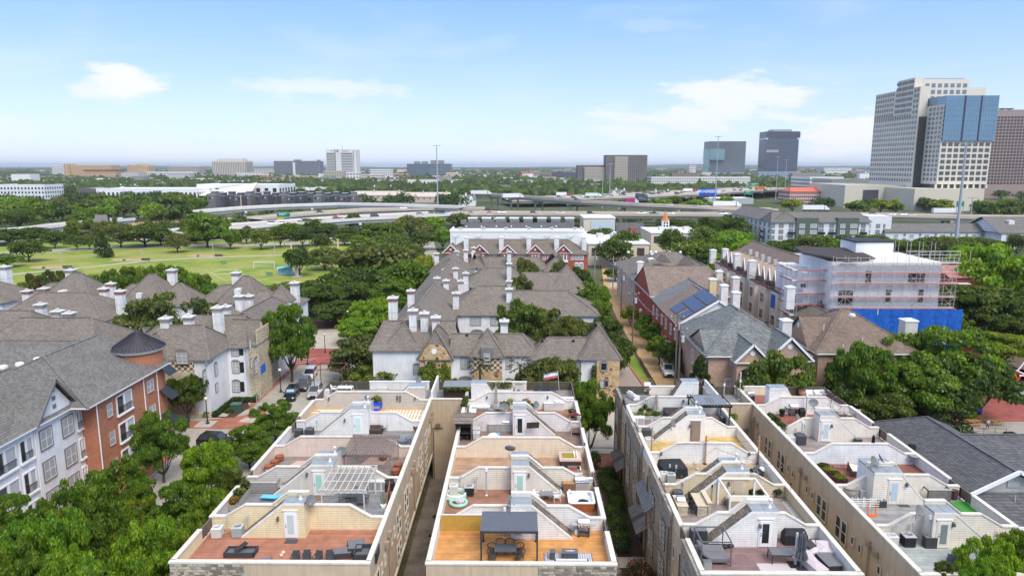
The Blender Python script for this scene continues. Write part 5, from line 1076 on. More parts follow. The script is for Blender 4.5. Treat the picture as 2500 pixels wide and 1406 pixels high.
def mk_goal():
 t=thing('toy_goal','','toy');om=PN((.85,.16,.02),.4)
 for x in(-.3,.3):obj('upright',MB().beam((x,0,.02),(x*1.1,.1,1.0),.07,.07),om,t)
 obj('base',BX(-.35,.35,-.2,.0,0,.12),om,t);return t
put(Kind(mk_goal),2128,1258,0,'bright orange plastic toy goal');put(kc,2152,1236,0,'grey box at the right end of the white barrier',None,(.5,.7,.55))
o=put(pot(PN((.36,.34,.31),.6,.15),.62,.95,None,'round_planter'),2073,1212,0,'large round grey planter with dark rim at the left parapet');put(pot(PN((.10,.06,.05),.6),.3,.85),2329,1219,0,'dark brown urn before the cream divider')
turf=PN((.06,.28,.05),.95,.25,14,bump=.5)
kt2=Kind(lambda:(lambda t:(obj('turf',BX(-.85,.85,-1.3,1.3,0,.03),turf,t),obj('edge',BX(-.88,.88,-1.33,1.33,0,.012),DARK,t),t)[2])(thing('turf_mat','','mat')));put(kt2,2367,1243,.1,'bright green artificial turf mat by the right railing')
o=put(mk_planter(3.4,PN((.12,.05,.04),.8),((LF_Y,.5,.15),(LF_OL,.5,.15),(LF_Y,.5,.12),(LF_OL,.5,.15)),1.0,.3),2030,1158,.12,'low bed of yellow-green groundcover on the red deck')
put(lowbox(.8,.35,.18,PN((.35,.12,.09),.7),'deck_step','step'),2043,1143,0,'small red box on the dark red deck')
o=put(Kind(lambda:(lambda t:([obj('slat',BX(-1.2,1.2,-.82+.0,-.78,.1+.12*k,.19+.12*k),WOODD,t)for k in range(4)],[obj('post',BX(sx*1.2-.05,sx*1.2+.05,sy*.8-.05,sy*.8+.05,0,.75),WOODD,t)for sx in(-1,1)for sy in(-1,1)],obj('side',BX(-1.22,-1.18,-.75,.75,.1,.7),WOODD,t),obj('mattress',BX(-1.13,1.13,-.73,.73,.4,.6),WHC,t),obj('pillow',MB().cb(-.1,-.2,.68,.6,.4,.14,.4),PN((.35,.55,.08),.9),t),t)[5])(thing('outdoor_daybed','','daybed'))),2108,1158,-.25,'dark wooden daybed with white mattress and lime pillow')
put(umbrella(PN((.015,.017,.022),.8),2.9,.16),2127,1130,0,'closed black umbrella before the bluish white wall')
def mk_bistro():
 t=thing('bistro_table','','table');fm=PN((.2,.18,.16),.5);obj('tabletop',MB().lathe([(.5,.98),(.52,1.0),(.5,1.02),(0,1.02)],n=20),PN((.3,.3,.3),.3),t)
 for k in range(4):a=pi/4+pi/2*k;c,s_=cos(a),sin(a);obj('leg',MB().path([(.45*c,.45*s_,0),(.28*c,.28*s_,.45),(.42*c,.42*s_,.98)],.02,6),fm,t)
 obj('ring',MB().path([(.29*cos(a),.29*sin(a),.45)for a in[pi*2*k/14 for k in range(15)]],.015,5),fm,t);return t
put(Kind(mk_bistro),2231,1136,0,'tall wrought iron bistro table in the right corner of the red deck')
put(pot(DARK,.3,.4,(.32,.32,300,LF_D)),1909,1016,0,'dark pot with clipped round plant on the red deck');put(kc,2094,1082,0,'black planter box at the foot of the thin stair slope',None,(.55,.7,.5))
def mk_hang():
 t=thing('hanging_chair','','chair');fm=PN((.18,.18,.19),.4,.05,2,.5)
 obj('stand',MB().path([(-.2,0,0),(-.35,0,.5),(-.38,0,1.2),(-.3,0,1.8),(-.05,0,2.15),(.3,0,2.2),(.42,0,2.1)],.035,8).tube((-.5,-.5,.03),(.7,.1,.03),.03,6).tube((-.5,.5,.03),(.7,-.1,.03),.03,6),fm,t)
 obj('chain',MB().tube((.42,0,2.1),(.42,0,1.65),.012,5),fm,t)
 for k in range(6):z=.5+k*.2;w=.5*sin(pi*(k+1.2)/7.5);obj('basket_ring',MB().path([(.42+w*cos(a),.1+w*.6*sin(a),z)for a in[pi*k2/9 for k2 in range(-1,11)]],.018,5),fm,t)
 obj('seat_cushion',MB().sphere((.42,0,.52),.42,7,0,.25),PN((.4,.4,.42),.9),t);return t
put(Kind(mk_hang),2034,1013,0,'grey wire basket chair hanging from a curved stand');put(cFold,2070,1021,.2,'left folding chair in the right corner of the fifth terrace');put(cFold,2093,1024,-.4,'right folding chair in the right corner of the fifth terrace')
hb=mk_planter(4.6,PN((.3,.2,.16),.8),((LF_D,.45,.55),(LF_OL,.4,.5),(LF_D,.45,.6),(LF_M,.4,.5),(LF_D,.4,.45)),.5,.5);p=at(1876,1018,DZ);hb((27.75,71.8,DZ),0,'row of dark green shrubs along the left parapet of the fifth terrace')
o=put(pot(PN((.5,.3,.2),.8),.42,.85,(.45,.6,500,LF_B)),1958,967,0,'square terracotta planter with bright tall grass on the rearmost terrace')
for i,(px,rz)in enumerate(((1975,0),(1995,.1),(2013,-.5))):put(sofa(1.2,.8,LGR,WHC,.7,2),px,967,rz,('left','middle','right')[i]+' grey and white sofa part of the rearmost terrace at far right')
put(table(.8,.6,.6,BLACK),1829,968,0,'small black folding table on the rearmost terrace');put(pot(DARK,.3,.4,(.5,.9,600,LF_OL)),1806,966,0,'tall airy plant at the brick side of the rearmost terrace')
put(pot(DARK,.3,.4,(.5,1.0,600,LF_OL)),2046,984,0,'tall grassy plant at the right rear railing')
lamp=Kind(lambda:(lambda t:(obj('back_plate',BX(-.07,.07,-.04,0,0,.34),DARK,t),obj('lantern',BX(-.08,.08,-.2,-.04,.04,.3),PN((.12,.12,.12),.3),t),t)[2])(thing('wall_lantern','','lamp')))
for i,(px,py,Y,l)in enumerate(((679,1266,49.0,'white wall lantern left of the yellow stair house door'),(1296,1263,49.05,'red-brown lantern on the white stair wall of the orange deck'),(750,1158,56.0,'black speaker on the grey stair wall left of the mint door'),(1291,1160,56.0,'lantern beside the mint door of the middle row'),(1855,1283,48.1,'lantern left of the glass door of the plum deck'),(1779,1181,54.9,'bronze lantern left of the tan door'),(1614,1107,62.95,'black lantern at the left of the long white wall'),(1829,1108,62.95,'black lantern at the right of the long white wall'),(1684,1040,68.4,'lantern left of the brown door'),(1427,1084,64.2,'lantern on the right of the tan divider wall'),(1189,970,77.9,'left lantern on the white wall of the fifth terrace'),(1337,970,77.9,'right lantern on the white wall of the fifth terrace'),(1668,979,76.5,'black lantern on the white wall behind the hot tub'),(1983,981,76.5,'dark lantern on the bluish white wall of the red deck'),(2213,1183,54.9,'white lamp right of the door with light blue pane'),(2327,1280,48.1,'lantern right of the stair door above the pale deck'),(2030,1040,68.4,'lantern right of the frosted door at far right'),(803,974,77.9,'left white dome lamp on the greige wall'),(908,974,77.9,'middle white dome lamp on the greige wall'),(1013,973,77.9,'right white dome lamp on the greige wall'),(842,1026,69.7,'dark lantern left of the pale blue door'))):
 p=at(px,py,Y=Y);lamp((p.x,Y,p.z-.15),0,l,'lanterns on the terrace walls')
boxk=Kind(lambda:(lambda t:(obj('speaker_box',BX(-.1,.1,-.12,0,0,.2),BLACK,t),obj('cone',MB().tube((0,-.13,.1),(0,-.12,.1),.06,10),LGR,t),t)[2])(thing('wall_speaker','','speaker')))
for i,(px,py)in enumerate(((970,970),(977,971),(970,977),(977,979))):p=at(px,py,Y=77.9);boxk((p.x,77.9,p.z),0,('upper left','upper right','lower left','lower right')[i]+' black speaker of the four on the greige wall','black speakers on the greige wall')
#  helpers for buildings
def hipmesh(x0,x1,y0,y1,ze,zr,axis,h0,h1,ov,t=.18):
 """closed roof body: eaves ring, ridge ring; h0/h1 hip insets (0 = gable)"""
 X0,X1,Y0,Y1=x0-ov,x1+ov,y0-ov,y1+ov
 cx,cy=(x0+x1)/2,(y0+y1)/2
 if axis=='x':a,b=(X0+h0,cy,zr),(X1-h1,cy,zr)
 else:a,b=(cx,Y0+h0,zr),(cx,Y1-h1,zr)
 m=MB();E=[(X0,Y0,ze),(X1,Y0,ze),(X1,Y1,ze),(X0,Y1,ze)];L=[(x,y,z-t)for x,y,z in E]
 v=E+L+[a,b]
 if axis=='x':fs=[(0,1,9,8),(1,2,9),(2,3,8,9),(3,0,8)]
 else:fs=[(0,1,8),(1,2,9,8),(2,3,9),(3,0,8,9)]
 if axis=='x':fs=[f for f in fs if not(f==(1,2,9)and h1<.8)and not(f==(3,0,8)and h0<.8)]
 else:fs=[f for f in fs if not(f==(0,1,8)and h0<.8)and not(f==(2,3,9)and h1<.8)]
 m.add(v,fs,0)
 rp=[(a,b)]+([(E[0],a),(E[3],a)]if h0>=.8 or axis!='x' and h0>=.8 else[])+([(E[1],b),(E[2],b)]if h1>=.8 and axis=='x' else[])
 if axis!='x':rp=[(a,b)]+([(E[0],a),(E[1],a)]if h0>=.8 else[])+([(E[3],b),(E[2],b)]if h1>=.8 else[])
 for p_,q_ in rp:m.beam(p_,q_,.34,.10,0)
 m.add(v,[(4,5,1,0),(5,6,2,1),(6,7,3,2),(7,4,0,3),(7,6,5,4)],1)
 return m
def wing(root,x0,x1,y0,y1,ze,zr,axis='x',h0=None,h1=None,roof=ROOFBR,wall=WHITE,z0=0,ov=.45,trim=None,walls=True):
 half=((y1-y0)if axis=='x' else(x1-x0))/2+ov
 h0=half if h0 is None else h0;h1=half if h1 is None else h1
 r=obj('roof',hipmesh(x0,x1,y0,y1,ze,zr,axis,h0,h1,ov),[roof,trim or GREYT],root)
 if walls:
  m=BX(x0,x1,y0,y1,z0,ze-.02)
  if h0<.8 or h1<.8:
   cx,cy=(x0+x1)/2,(y0+y1)/2;zt=zr-(zr-ze)*ov/half-.12
   if axis=='x':
    if h0<.8:m.yz([(y0,ze-.02),(y1,ze-.02),(cy,zt)],x0,x0+.3)
    if h1<.8:m.yz([(y0,ze-.02),(y1,ze-.02),(cy,zt)],x1-.3,x1)
   else:
    if h0<.8:m.xz([(x0,ze-.02),(x1,ze-.02),(cx,zt)],y0,y0+.3)
    if h1<.8:m.xz([(x0,ze-.02),(x1,ze-.02),(cx,zt)],y1-.3,y1)
  obj('wall',m,wall,root)
 return r
CHW=stained((.80,.80,.80),'chimney_stucco',.74)
CHB=PN((.33,.28,.26),.85,.12);CHR=PN((.33,.17,.13),.85,.12)
def chim(root,px,pyt,Y,w=1.15,z0=7.5,red=False,col=None,d=None,top=True):
 p=at(px,pyt,Y=Y);z1=p.z;w2=w/2;x,y=p.x,Y;d=(d or w)/2
 c=obj('chimney',BX(x-w2,x+w2,y-d,y+d,z0,z1-(1.0 if top else .3)),(CHW if col in(None,WHITE,WPAINT)else col),root);obj('flashing',BX(x-w2-.03,x+w2+.03,y-d-.03,y+d+.03,z1-3.0,z1-2.88),PN((.6,.6,.61),.5),c)
 if top:
  obj('brick_band',BX(x-w2-.06,x+w2+.06,y-d-.06,y+d+.06,z1-1.0,z1-.45),CHR if red else CHB,c)
  obj('cap',BX(x-w2-.22,x+w2+.22,y-d-.22,y+d+.22,z1-.45,z1-.25).lathe([(.22,z1-.25),(.22,z1-.02),(.3,z1),(.3,z1+.06),(0,z1+.12)],x,y,0,10),PN((.66,.65,.63),.8),c)
 else:
  obj('cap',BX(x-w2-.12,x+w2+.12,y-d-.12,y+d+.12,z1-.3,z1-.12).box(x-w2*.6,x+w2*.6,y-d*.6,y+d*.6,z1-.12,z1+.05),WHITE,c)
 return c
def vents(root,pts,col=None):
 for(x,y,z)in pts:
  obj('roof_vent',BX(x-.18,x+.18,y-.18,y+.18,z-.25,z+.18),col or DARK,root)
def rvent(root,px,py,z,r=.35):
 p=at(px,py,z);obj('roof_vent',MB().lathe([(r,-.1),(r,.1),(r*.8,.28),(0,.36)],p.x,p.y,z,12),PN((.7,.7,.7),.4),root)
def win(root,px,py,face,k,w,h,frame=None,pane=None,mull=(1,1),arch=False,shutter=False):
 """window whose bottom centre shows at a pixel, on the wall plane y=k (face 'y') or x=k (face 'x+','x-')"""
 fr=frame or GREYT
 if face=='y':p=at(px,py,Y=k);q=(p.x,k-.01,p.z);rz=0
 else:
  a=at(px,py,Y=100.0);d=Vector((a.x,a.y,a.z-CAMZ));t=k/d.x;q=(k+(.01 if face=='x+' else-.01),d.y*t,CAMZ+d.z*t);rz=pi/2 if face=='x+' else-pi/2
 o=sash_window(root,q,rz,w,h,fr,pane or BLIND,mull,.1,.08,arch)
 if shutter:
  s_=obj('shutter',BX(w/2+.12,w/2+.12+w*.55,-.06,.0,0,h),BLACK,o)
 return o
WPAINT=stained((.78,.80,.83),'white_stucco',.90)
FLAG=flagstone((.48,.29,.12),(.60,.42,.22),(.26,.09,.045),(.50,.42,.30),2.0,.09);LSTONE=courses('limestone_ashlar',(.46,.38,.26),(.66,.57,.42),(.40,.33,.24),.5,.28,.025,.9,.6,.2)
CHK=MC.setdefault('chk',None)
def checker_mat():
 m,n,b=newmat('checker_tiles');t,v=wallvec(n);c=N(n,'ShaderNodeTexChecker');c.inputs['Scale'].default_value=2.3;c.inputs['Color1'].default_value=(.62,.53,.42,1);c.inputs['Color2'].default_value=(.16,.09,.055,1);lk(n,v,0,c,0);lk(n,c,0,b,'Base Color');b.inputs['Roughness'].default_value=.8;return m
CHK=checker_mat()
def brickbay(root,x0,x1,y,z0,z1,mat,d=.15):return obj('stone_bay',BX(x0,x1,y-d,y+.05,z0,z1),mat,root)
#  centre: white manor style complex
CC=thing('manor_complex','white stucco manor complex with pointed turrets and stone bays behind the middle row houses','apartment building')
wing(CC,-10.4,2.6,103.9,110.6,8.4,11.0,'x',.2,2.5,wall=WPAINT)
wing(CC,2.0,10.5,102.3,109,8.2,10.8,'x',3,.2,wall=WPAINT)
wing(CC,9.4,15.1,101.9,108.2,8.4,13.3,'x',wall=WPAINT)
wing(CC,-7.2,-2.5,102.7,107.4,8.5,12.3,'x',wall=WPAINT)
wing(CC,-15.2,-10.4,102.9,110,8.0,12.4,'y',1.6,None,wall=WPAINT)
wing(CC,-23.2,-10.6,106.7,117,8.4,12.0,'x',1.5,.2,wall=WPAINT)
wing(CC,-23.4,-12.6,116,146,8.4,12.6,'y',None,2,wall=WPAINT)
wing(CC,-23.6,-12.8,145,190,8.4,12.2,'y',2,2,wall=WPAINT)
wing(CC,-24.6,-14.2,189,212,8.4,12.0,'y',2,None,wall=WPAINT)
wing(CC,-14,-1.0,133.4,149.5,8.4,12.7,'x',6,.2,wall=WPAINT)
wing(CC,-1.3,15.4,132.9,144.5,8.4,12.3,'x',.2,None,wall=WPAINT)
wing(CC,-14,1.3,158,176,8.4,12.7,'x',6,3,wall=WPAINT)
wing(CC,.8,13,157.6,170,8.4,12.2,'x',.2,.2,wall=WPAINT)
wing(CC,7.0,15.6,158.4,170,8.4,13.8,'y',6.2,5,wall=WPAINT)
wing(CC,-15.6,8,198.6,206,7.8,10.9,'x',3,3,wall=WPAINT)
wing(CC,-14.2,-10,197.8,204,8.2,12.2,'x',wall=WPAINT);wing(CC,7.3,13.8,196.5,205,7.6,12.3,'x',wall=WPAINT)
wing(CC,-21.5,-16.0,107.6,113.5,8.6,12.2,'x',wall=WPAINT)
brickbay(CC,-15.2,-10.4,102.9,0,8.0,FLAG,.2);obj('gable_face',MB().xz([(-15.2,8.0),(-10.4,8.0),(-11.2,9.6),(-12.1,10.3),(-13.6,10.3),(-14.4,9.6)],102.35,102.7),FLAG,CC)
brickbay(CC,-7.1,-2.6,102.7,0,6.3,FLAG,.18);brickbay(CC,-7.1,-2.6,102.7,6.3,8.35,CHK,.15)
obj('stone_turret',BX(11.7,15.15,101.4,101.9,0,8.2).box(14.9,15.25,101.9,108,0,8.2),FLAG,CC)
obj('dormer',MB().xz([(-5.8,8.3),(-3.9,8.3),(-3.9,10.0),(-5.8,10.0)],102.1,104.5),GREYT,CC)
for px,py,w,h,Y,pn,ar in((1136,899,1.25,1.75,103.9,BLIND,1),(1189,888,.95,1.7,102.1,BLIND,1),(1242,899,.75,1.7,103.9,BLIND,1),(1432,903,1.0,1.4,102.3,BLIND,1),(1431,944,1.1,1.5,102.3,BLIND,1),(1136,945,1.9,1.2,103.9,BLIND,1),(1242,945,.8,1.2,103.9,BLIND,1),(1045,890,.7,.9,102.7,BLIND,0),(1056,892,.6,1.2,102.7,BLACK,1),(1474,904,.95,1.2,101.4,BLACK,1),(1470,945,.7,1.0,101.4,BLIND,0),(1480,945,.6,1.1,101.4,BLACK,1),(1474,984,.95,1.3,101.4,BLACK,1),(1161,793,2.0,1.8,133.4,BLIND,0),(1208,793,1.5,1.8,133.4,BLIND,0),(1340,800,1.8,1.8,132.9,BLIND,0),(1400,800,1.6,1.7,132.9,BLIND,0),(1165,832,2.4,1.6,133.4,BLACK,1),(1017,912,.9,1.4,106.7,BLIND,1)):
 win(CC,px,py,'y',Y-.16 if Y in(102.7,)else Y,w,h,GREYT,pn,(2,3)if pn is BLIND and w>1.1 else((1,2)if pn is BLIND else(0,0)),bool(ar))
obj('round_window',MB().tube((-12.9,102.34,9.35),(-12.9,102.28,9.35),.42,14),WHITE,CC)
obj('corner_balcony',BX(-14.3,-12.0,131.9,133.6,3.8,8.2),PN((.15,.14,.14),.6),CC)
for(px,py,Y,w,red)in((959,722,124,1.5,1),(1003,705,132,1.2,1),(1113,711,135.2,1.15,0),(1243,701,137,1.1,0),(1243,682,147,1.0,0),(1243,640,162,1.05,0),(1243,612,199,1.1,0),(1008,752,110.3,1.15,0),(1036,759,110.3,1.15,0),(1064,769,109,1.15,0),(1231,778,107.8,1.15,0),(1137,663,155,1.1,0),(1112,652,166,1.1,0),(1086,655,172,1.1,0),(1067,675,152,1.1,0),(1089,681,150,1.1,0),(1125,682,152,1.1,0),(1066,616,200,1.2,0),(1137,608,202,1.15,0),(1156,602,207,1.1,0),(1115,611,204,1.1,0)):
 chim(CC,px,py,Y,w,7.2 if Y>100 else 0,bool(red),WPAINT)
for px,py,z in((1201,703,12),(1387,710,12),(1164,656,12.3),(1204,657,12.3),(1365,662,11.8),(1140,818,10.8),(1225,835,9.6),(1293,836,9.6),(1388,861,8.8),(1407,861,8.8),(1149,704,12.2),(1327,712,12),(1400,832,10.4),(1324,832,10.4),(1080,804,11),(1182,723,10.8),(1362,731,10.8)):
 p=at(px,py,z);vents(CC,[(p.x,p.y,z)])
 #  brick town houses and flat white block behind
RBK=brick((.40,.075,.05),.2,(.36,.20,.16))
RB=thing('brick_town_houses','row of red brick town houses with five white trimmed gables behind the white complex','row houses')
wing(RB,-23.6,22.2,224.5,237,9,13.2,'x',None,None,roof=ROOFBR2,wall=RBK)
for px in(1100,1171,1239,1307,1376):
 x=at(px,600,Y=222).x
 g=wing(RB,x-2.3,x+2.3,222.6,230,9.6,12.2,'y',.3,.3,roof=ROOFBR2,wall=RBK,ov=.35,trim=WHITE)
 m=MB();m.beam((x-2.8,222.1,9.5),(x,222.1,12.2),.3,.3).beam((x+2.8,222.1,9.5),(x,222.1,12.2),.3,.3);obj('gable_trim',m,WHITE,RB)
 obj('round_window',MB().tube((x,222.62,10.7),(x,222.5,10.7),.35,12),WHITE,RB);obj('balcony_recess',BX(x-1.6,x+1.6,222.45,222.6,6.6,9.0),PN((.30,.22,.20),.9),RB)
 for dx in(-1.0,0,1.0):obj('balcony_post',BX(x+dx-.12,x+dx+.12,222.2,222.44,6.6,9.0),WHITE,RB)
 obj('railing',BX(x-1.5,x+1.5,222.15,222.2,6.6,7.4),WHITE,RB)
for px in(1193,1207,1221,1261,1272,1284,1328,1341,1396,1408,1420):win(RB,px,634,'y',224.5,1.1,1.7,WHITE,BLIND)
for px in(1408,1419):win(RB,px,656,'y',224.5,1.2,1.7,WHITE,BLIND,(1,1),True)
for px in(1138,1224,1291,1359,1426):chim(RB,px,578,226.5,1.5,9,False,WHITE,None,False)
chim(RB,1426,578,227,1.5,8.5,False,WHITE,None,False)
FB=thing('white_flat_block','long white flat-roofed block with a row of twin lamps behind the brick town houses','building')
obj('wall',BX(-28.2,26.4,284,300,0,10.6),WHITE,FB);obj('parapet',BX(-28.4,26.6,283.8,284.3,10.6,11.5).box(-28.4,-28.0,284.3,300,10.6,11.5).box(26.2,26.6,284.3,300,10.6,11.5),PN((.86,.86,.86),.6,.03),FB);obj('roof',BX(-28,26.2,284.3,300,10.65,10.7),PN((.7,.7,.7),.8),FB)
for i in range(6):
 x=-26+i*9.4;obj('chimney_cowl',BX(x+1.0,x+2.6,286,287,10.7,12.4),PN((.45,.44,.42),.8),FB);obj('twin_lamp',MB().path([(x-1.4,283.5,9.3),(x-.6,283.4,8.6),(x,283.6,8.6),(x,283.7,5.6)],.1,5).path([(x,283.6,8.6),(x+.6,283.4,8.6),(x+1.4,283.5,9.3)],.1,5),PN((.45,.45,.46),.6),FB)
DB=thing('dark_roof_block','dark shingled block with eight square grey roof towers in front of the elevated road','building')
wing(DB,-26.5,25.5,318,332,8.5,11.2,'x',3,3,roof=ROOFDK,wall=PN((.3,.29,.28),.8))
for i in range(8):
 px=1154+i*33.8;p=at(px,534,Y=334);obj('roof_tower',BX(p.x-2.1,p.x+2.1,333,337,6,p.z),PN((.27,.26,.24),.8),DB);obj('tower_cap',BX(p.x-2.3,p.x+2.3,332.8,337.2,p.z,p.z+.5),WHITE,DB)
for i in range(7):
 px=1137+i*37.0;p=at(px,553,Y=316.5);obj('roof_vent',MB().sphere((p.x,320.5,9.75),.4,6),WHITE,DB)
for i in range(9):
 px=1135+i*32.0;p=at(px,550,Y=333);obj('roof_equipment',BX(p.x-1.6,p.x+1.0,329,332,10,11.9),PN((.2,.2,.2),.7,.3,2),DB)
CRM_=PN((.66,.58,.45),.85,.06)
SB_=thing('cream_school_building','low cream building with bright white flat roofs and rooftop machines','building')
for(pa,pb,pyt,Y,d,z)in((1437,1585,597,262,48,7.5),(1590,1716,570,300,26,8.0)):
 a,b=at(pa,pyt,Y=Y),at(pb,pyt,Y=Y);z=at((pa+pb)/2,pyt,Y=Y).z
 obj('wall',BX(a.x,b.x,Y,Y+d,0,z),CRM_,SB_);obj('roof',BX(a.x-.3,b.x+.3,Y-.3,Y+d,z+.01,z+.5),PN((.84,.84,.84),.7,.04,.3),SB_)
 n=max(3,int((b.x-a.x)/5.5))
 for i in range(n):obj('window',BX(a.x+1.2+i*(b.x-a.x)/n,a.x+4.0+i*(b.x-a.x)/n,Y-.08,Y-.02,z-4.2,z-1.3),PN((.08,.06,.055),.3),SB_)
 for i in range(3):x=a.x+(b.x-a.x)*(.25+.25*i);obj('rooftop_unit',BX(x,x+2.4,Y+d*.4,Y+d*.55,z+.5,z+1.9),PN((.6,.58,.56),.6,.15,2),SB_)
a,b=at(1425,533,Y=330),at(1502,533,Y=330)
CB_=thing('pale_cube_building','tall pale blue and cream cube building with white roof next to the flat-roofed school','building');obj('wall',BX(a.x,b.x,330,350,0,a.z),CRM_,CB_);obj('front_panel',BX(a.x+3.4,b.x-.1,329.8,330-.003,2,a.z-1.0),PN((.50,.58,.62),.5,.06),CB_);obj('roof',BX(a.x-.2,b.x+.2,329.6,350,a.z,a.z+.4),WHITE,CB_)
a,b=at(1508,545,Y=345),at(1577,545,Y=345)
GR_=thing('grey_roof_hall','grey gabled hall with a small brick dormer before the elevated road','building');wing(GR_,a.x,b.x,345,357,4.5,a.z,'x',.2,1,roof=ROOFDK,wall=RBK);obj('dormer',BX(at(1545,556,Y=345).x-1.4,at(1545,556,Y=345).x+1.4,344,347,4,7.2),RBK,GR_)
p=at(1624,545,Y=330);ST_=thing('church_steeple','small steeple with orange spire in front of the elevated road','steeple',(p.x,330,0));obj('tower',BX(-1.6,1.6,-1.6,1.6,0,at(1624,540,Y=330).z),WHITE,ST_)
z=at(1624,540,Y=330).z;zt_=at(1624,512,Y=330).z
for dx in(-.7,.7):
 for dz in(-1.2,-2.6):obj('louvre',BX(dx-.4,dx+.4,-1.68,-1.6,z+dz,z+dz+.9),BLACK,ST_)
obj('spire',MB().lathe([(2.2,z),(1.1,z+(zt_-z)*.3),(.45,z+(zt_-z)*.55),(.05,zt_)],n=4,sm=False),PN((.62,.20,.08),.6),ST_)
#  left near: brick and white apartment house
AB=thing('corner_apartment_house','white painted and orange brick apartment house with round brick turret at lower left','apartment building')
OBR=brick((.42,.125,.055),.22,(.45,.30,.22));wx,bx=-50.5,-48.6
obj('wall',BX(-66,wx,40,76.0,0,10.4),WPAINT,AB);obj('wall',BX(-66,bx,76.0,89.5,0,10.4),OBR,AB)
obj('wall',BX(-100,-66.01,40,92,0,10.4),WPAINT,AB)
obj('roof',hipmesh(-65.5,wx,38,75.6,10.5,14.4,'y',2,.3,.6),[ROOFGR,WHITE],AB)
obj('roof',hipmesh(-65.4,bx,74.2,91.5,10.5,14.6,'y',6.6,1,.6),[ROOFGR,WHITE],AB)
obj('roof',hipmesh(-100,-57.5,77,98,10.5,14.7,'x',1,.3,.6),[ROOFGR,WHITE],AB)
obj('roof',hipmesh(-100,-62,38,76,10.5,13.8,'y',1,1,.6),[ROOFGR,WHITE],AB)
obj('roof',MB().add([(-49.9,68.2,10.5),(-49.9,75.1,10.5),(-49.9,71.65,14.5),(-60,71.65,14.5),(-60,68.2,10.5),(-60,75.1,10.5)],[(0,2,3,4),(1,5,3,2)]),ROOFGR,AB)
obj('gable_face',MB().yz([(68.5,10.4),(74.9,10.4),(71.65,14.0)],wx-.2,wx+.12),WPAINT,AB);obj('gable_front',BX(wx,wx+.12,68.5,74.9,0,10.4),WPAINT,AB)
for z in(11.2,12.1,13.0):obj('vent_tile',BX(wx+.12,wx+.18,71.4,71.9,z,z+.45),GREYT,AB)
obj('rake_board',MB().beam((-49.85,68.1,10.4),(-49.85,71.65,14.4),.1,.3).beam((-49.85,75.2,10.4),(-49.85,71.65,14.4),.1,.3),GREYT,AB)
TX,TY,TR=-51.4,90.6,2.95
obj('turret',MB().lathe([(TR,0),(TR,12.7)],TX,TY,0,40),OBR,AB);obj('cornice',MB().lathe([(TR+.02,12.6),(TR+.4,12.75),(TR+.45,13.0)],TX,TY,0,40),WHITE,AB)
tm=MB();tm.lathe([(TR+.5,12.95),(0.0,15.4)],TX,TY,0,40,sm=False);obj('turret_roof',tm,seam_metal((.075,.07,.085)),AB)
tm=MB()
for k in range(40):a=2*pi*k/40;tm.beam((TX+(TR+.5)*cos(a),TY+(TR+.5)*sin(a),13.0),(TX,TY,15.43),.05,.07)
obj('roof_seams',tm,seam_metal((.055,.05,.065)),AB)
for z in(9.4,6.0,2.6):obj('awning',MB().add([(TX+TR,TY-1.0,z+1.3),(TX+TR,TY+1.2,z+1.3),(TX+TR+1.5,TY+1.2,z),(TX+TR+1.5,TY-1.0,z),(TX+TR,TY-1,z+1.2),(TX+TR,TY+1.2,z+1.2),(TX+TR+1.5,TY+1.2,z-.1),(TX+TR+1.5,TY-1,z-.1)],[(0,1,2,3),(7,6,5,4),(0,3,7,4),(1,5,6,2),(3,2,6,7)]),seam_metal((.04,.045,.055)),AB)
for y in(75.9,86.0,89.3):obj('downspout',MB().tube((bx+.1,y,10.3),(bx+.1,y,0),.07,8),WHITE,AB)
for y in(61.8,68.2):obj('downspout',MB().tube((wx+.1,y,10.3),(wx+.1,y,0),.06,8),WHITE,AB)
def loggia(y0,y1,z,x,wallm,frames=WHITE,arch=False):
 o=obj('balcony',BX(x+.005,x+.05,y0,y1,z,z+2.15),PN((.24,.25,.26),.7,.1),AB)
 obj('balcony_frame',BX(x+.01,x+.16,y0-.12,y0,z-.1,z+2.25).box(x+.01,x+.16,y1,y1+.12,z-.1,z+2.25).box(x+.01,x+.16,y0,y1,z+2.15,z+2.3).box(x+.01,x+.3,y0-.15,y1+.15,z-.3,z-.1).box(x+.01,x+.14,(y0+y1)/2-.15,(y0+y1)/2+.15,z,z+2.15),frames,o)
 m=MB();n=int((y1-y0)/.12)
 for k in range(n+1):y=y0+(y1-y0)*k/n;m.box(x+.17,x+.19,y-.01,y+.01,z,z+.75)
 m.box(x+.16,x+.2,y0,y1,z+.75,z+.8);obj('railing',m,BLACK,o)
 obj('patio_door',BX(x+.05,x+.08,y0+.1,y0+(y1-y0)*.4,z,z+2.0),GLD,o);obj('curtain',BX(x+.05,x+.07,(y0+y1)/2+.2,y1-.1,z+.05,z+2.1),PN((.48,.5,.52),.8,.1,3),o)
for z in(7.4,3.9,.5):
 loggia(79.9,83.0,z,bx,OBR);loggia(75.15,75.9,z,wx,WPAINT)
 for y0 in(58.5,62.4):loggia(y0,y0+2.9,z,wx,WPAINT)
 loggia(66.0,67.7,z,wx,WPAINT)
 for y in(69.8,73.4):sash_window(AB,(wx+.13,y,z+.1),pi/2,1.75,2.0,GREYT,BLIND,(1,1),.16,.06)
 for y,w in((78.4,1.1),(87.6,1.6)):sash_window(AB,(bx+.01,y,z+.35),pi/2,w,1.6,PN((.36,.20,.14),.8),BLIND,(0 if w<1.3 else 1,1),.1,.06)
 for y in(53.0,49.0,45.0):sash_window(AB,(wx+.01,y,z+.1),pi/2,1.75,2.0,GREYT,BLIND,(1,1),.16,.06)
for px,py,z in((33,852,14.2),(108,852,14.2)):rvent(AB,px,py,12.9,.75)
for px,py in((140,871),(92,878),(48,890),(8,897)):rvent(AB,px,py,13.4,.5)
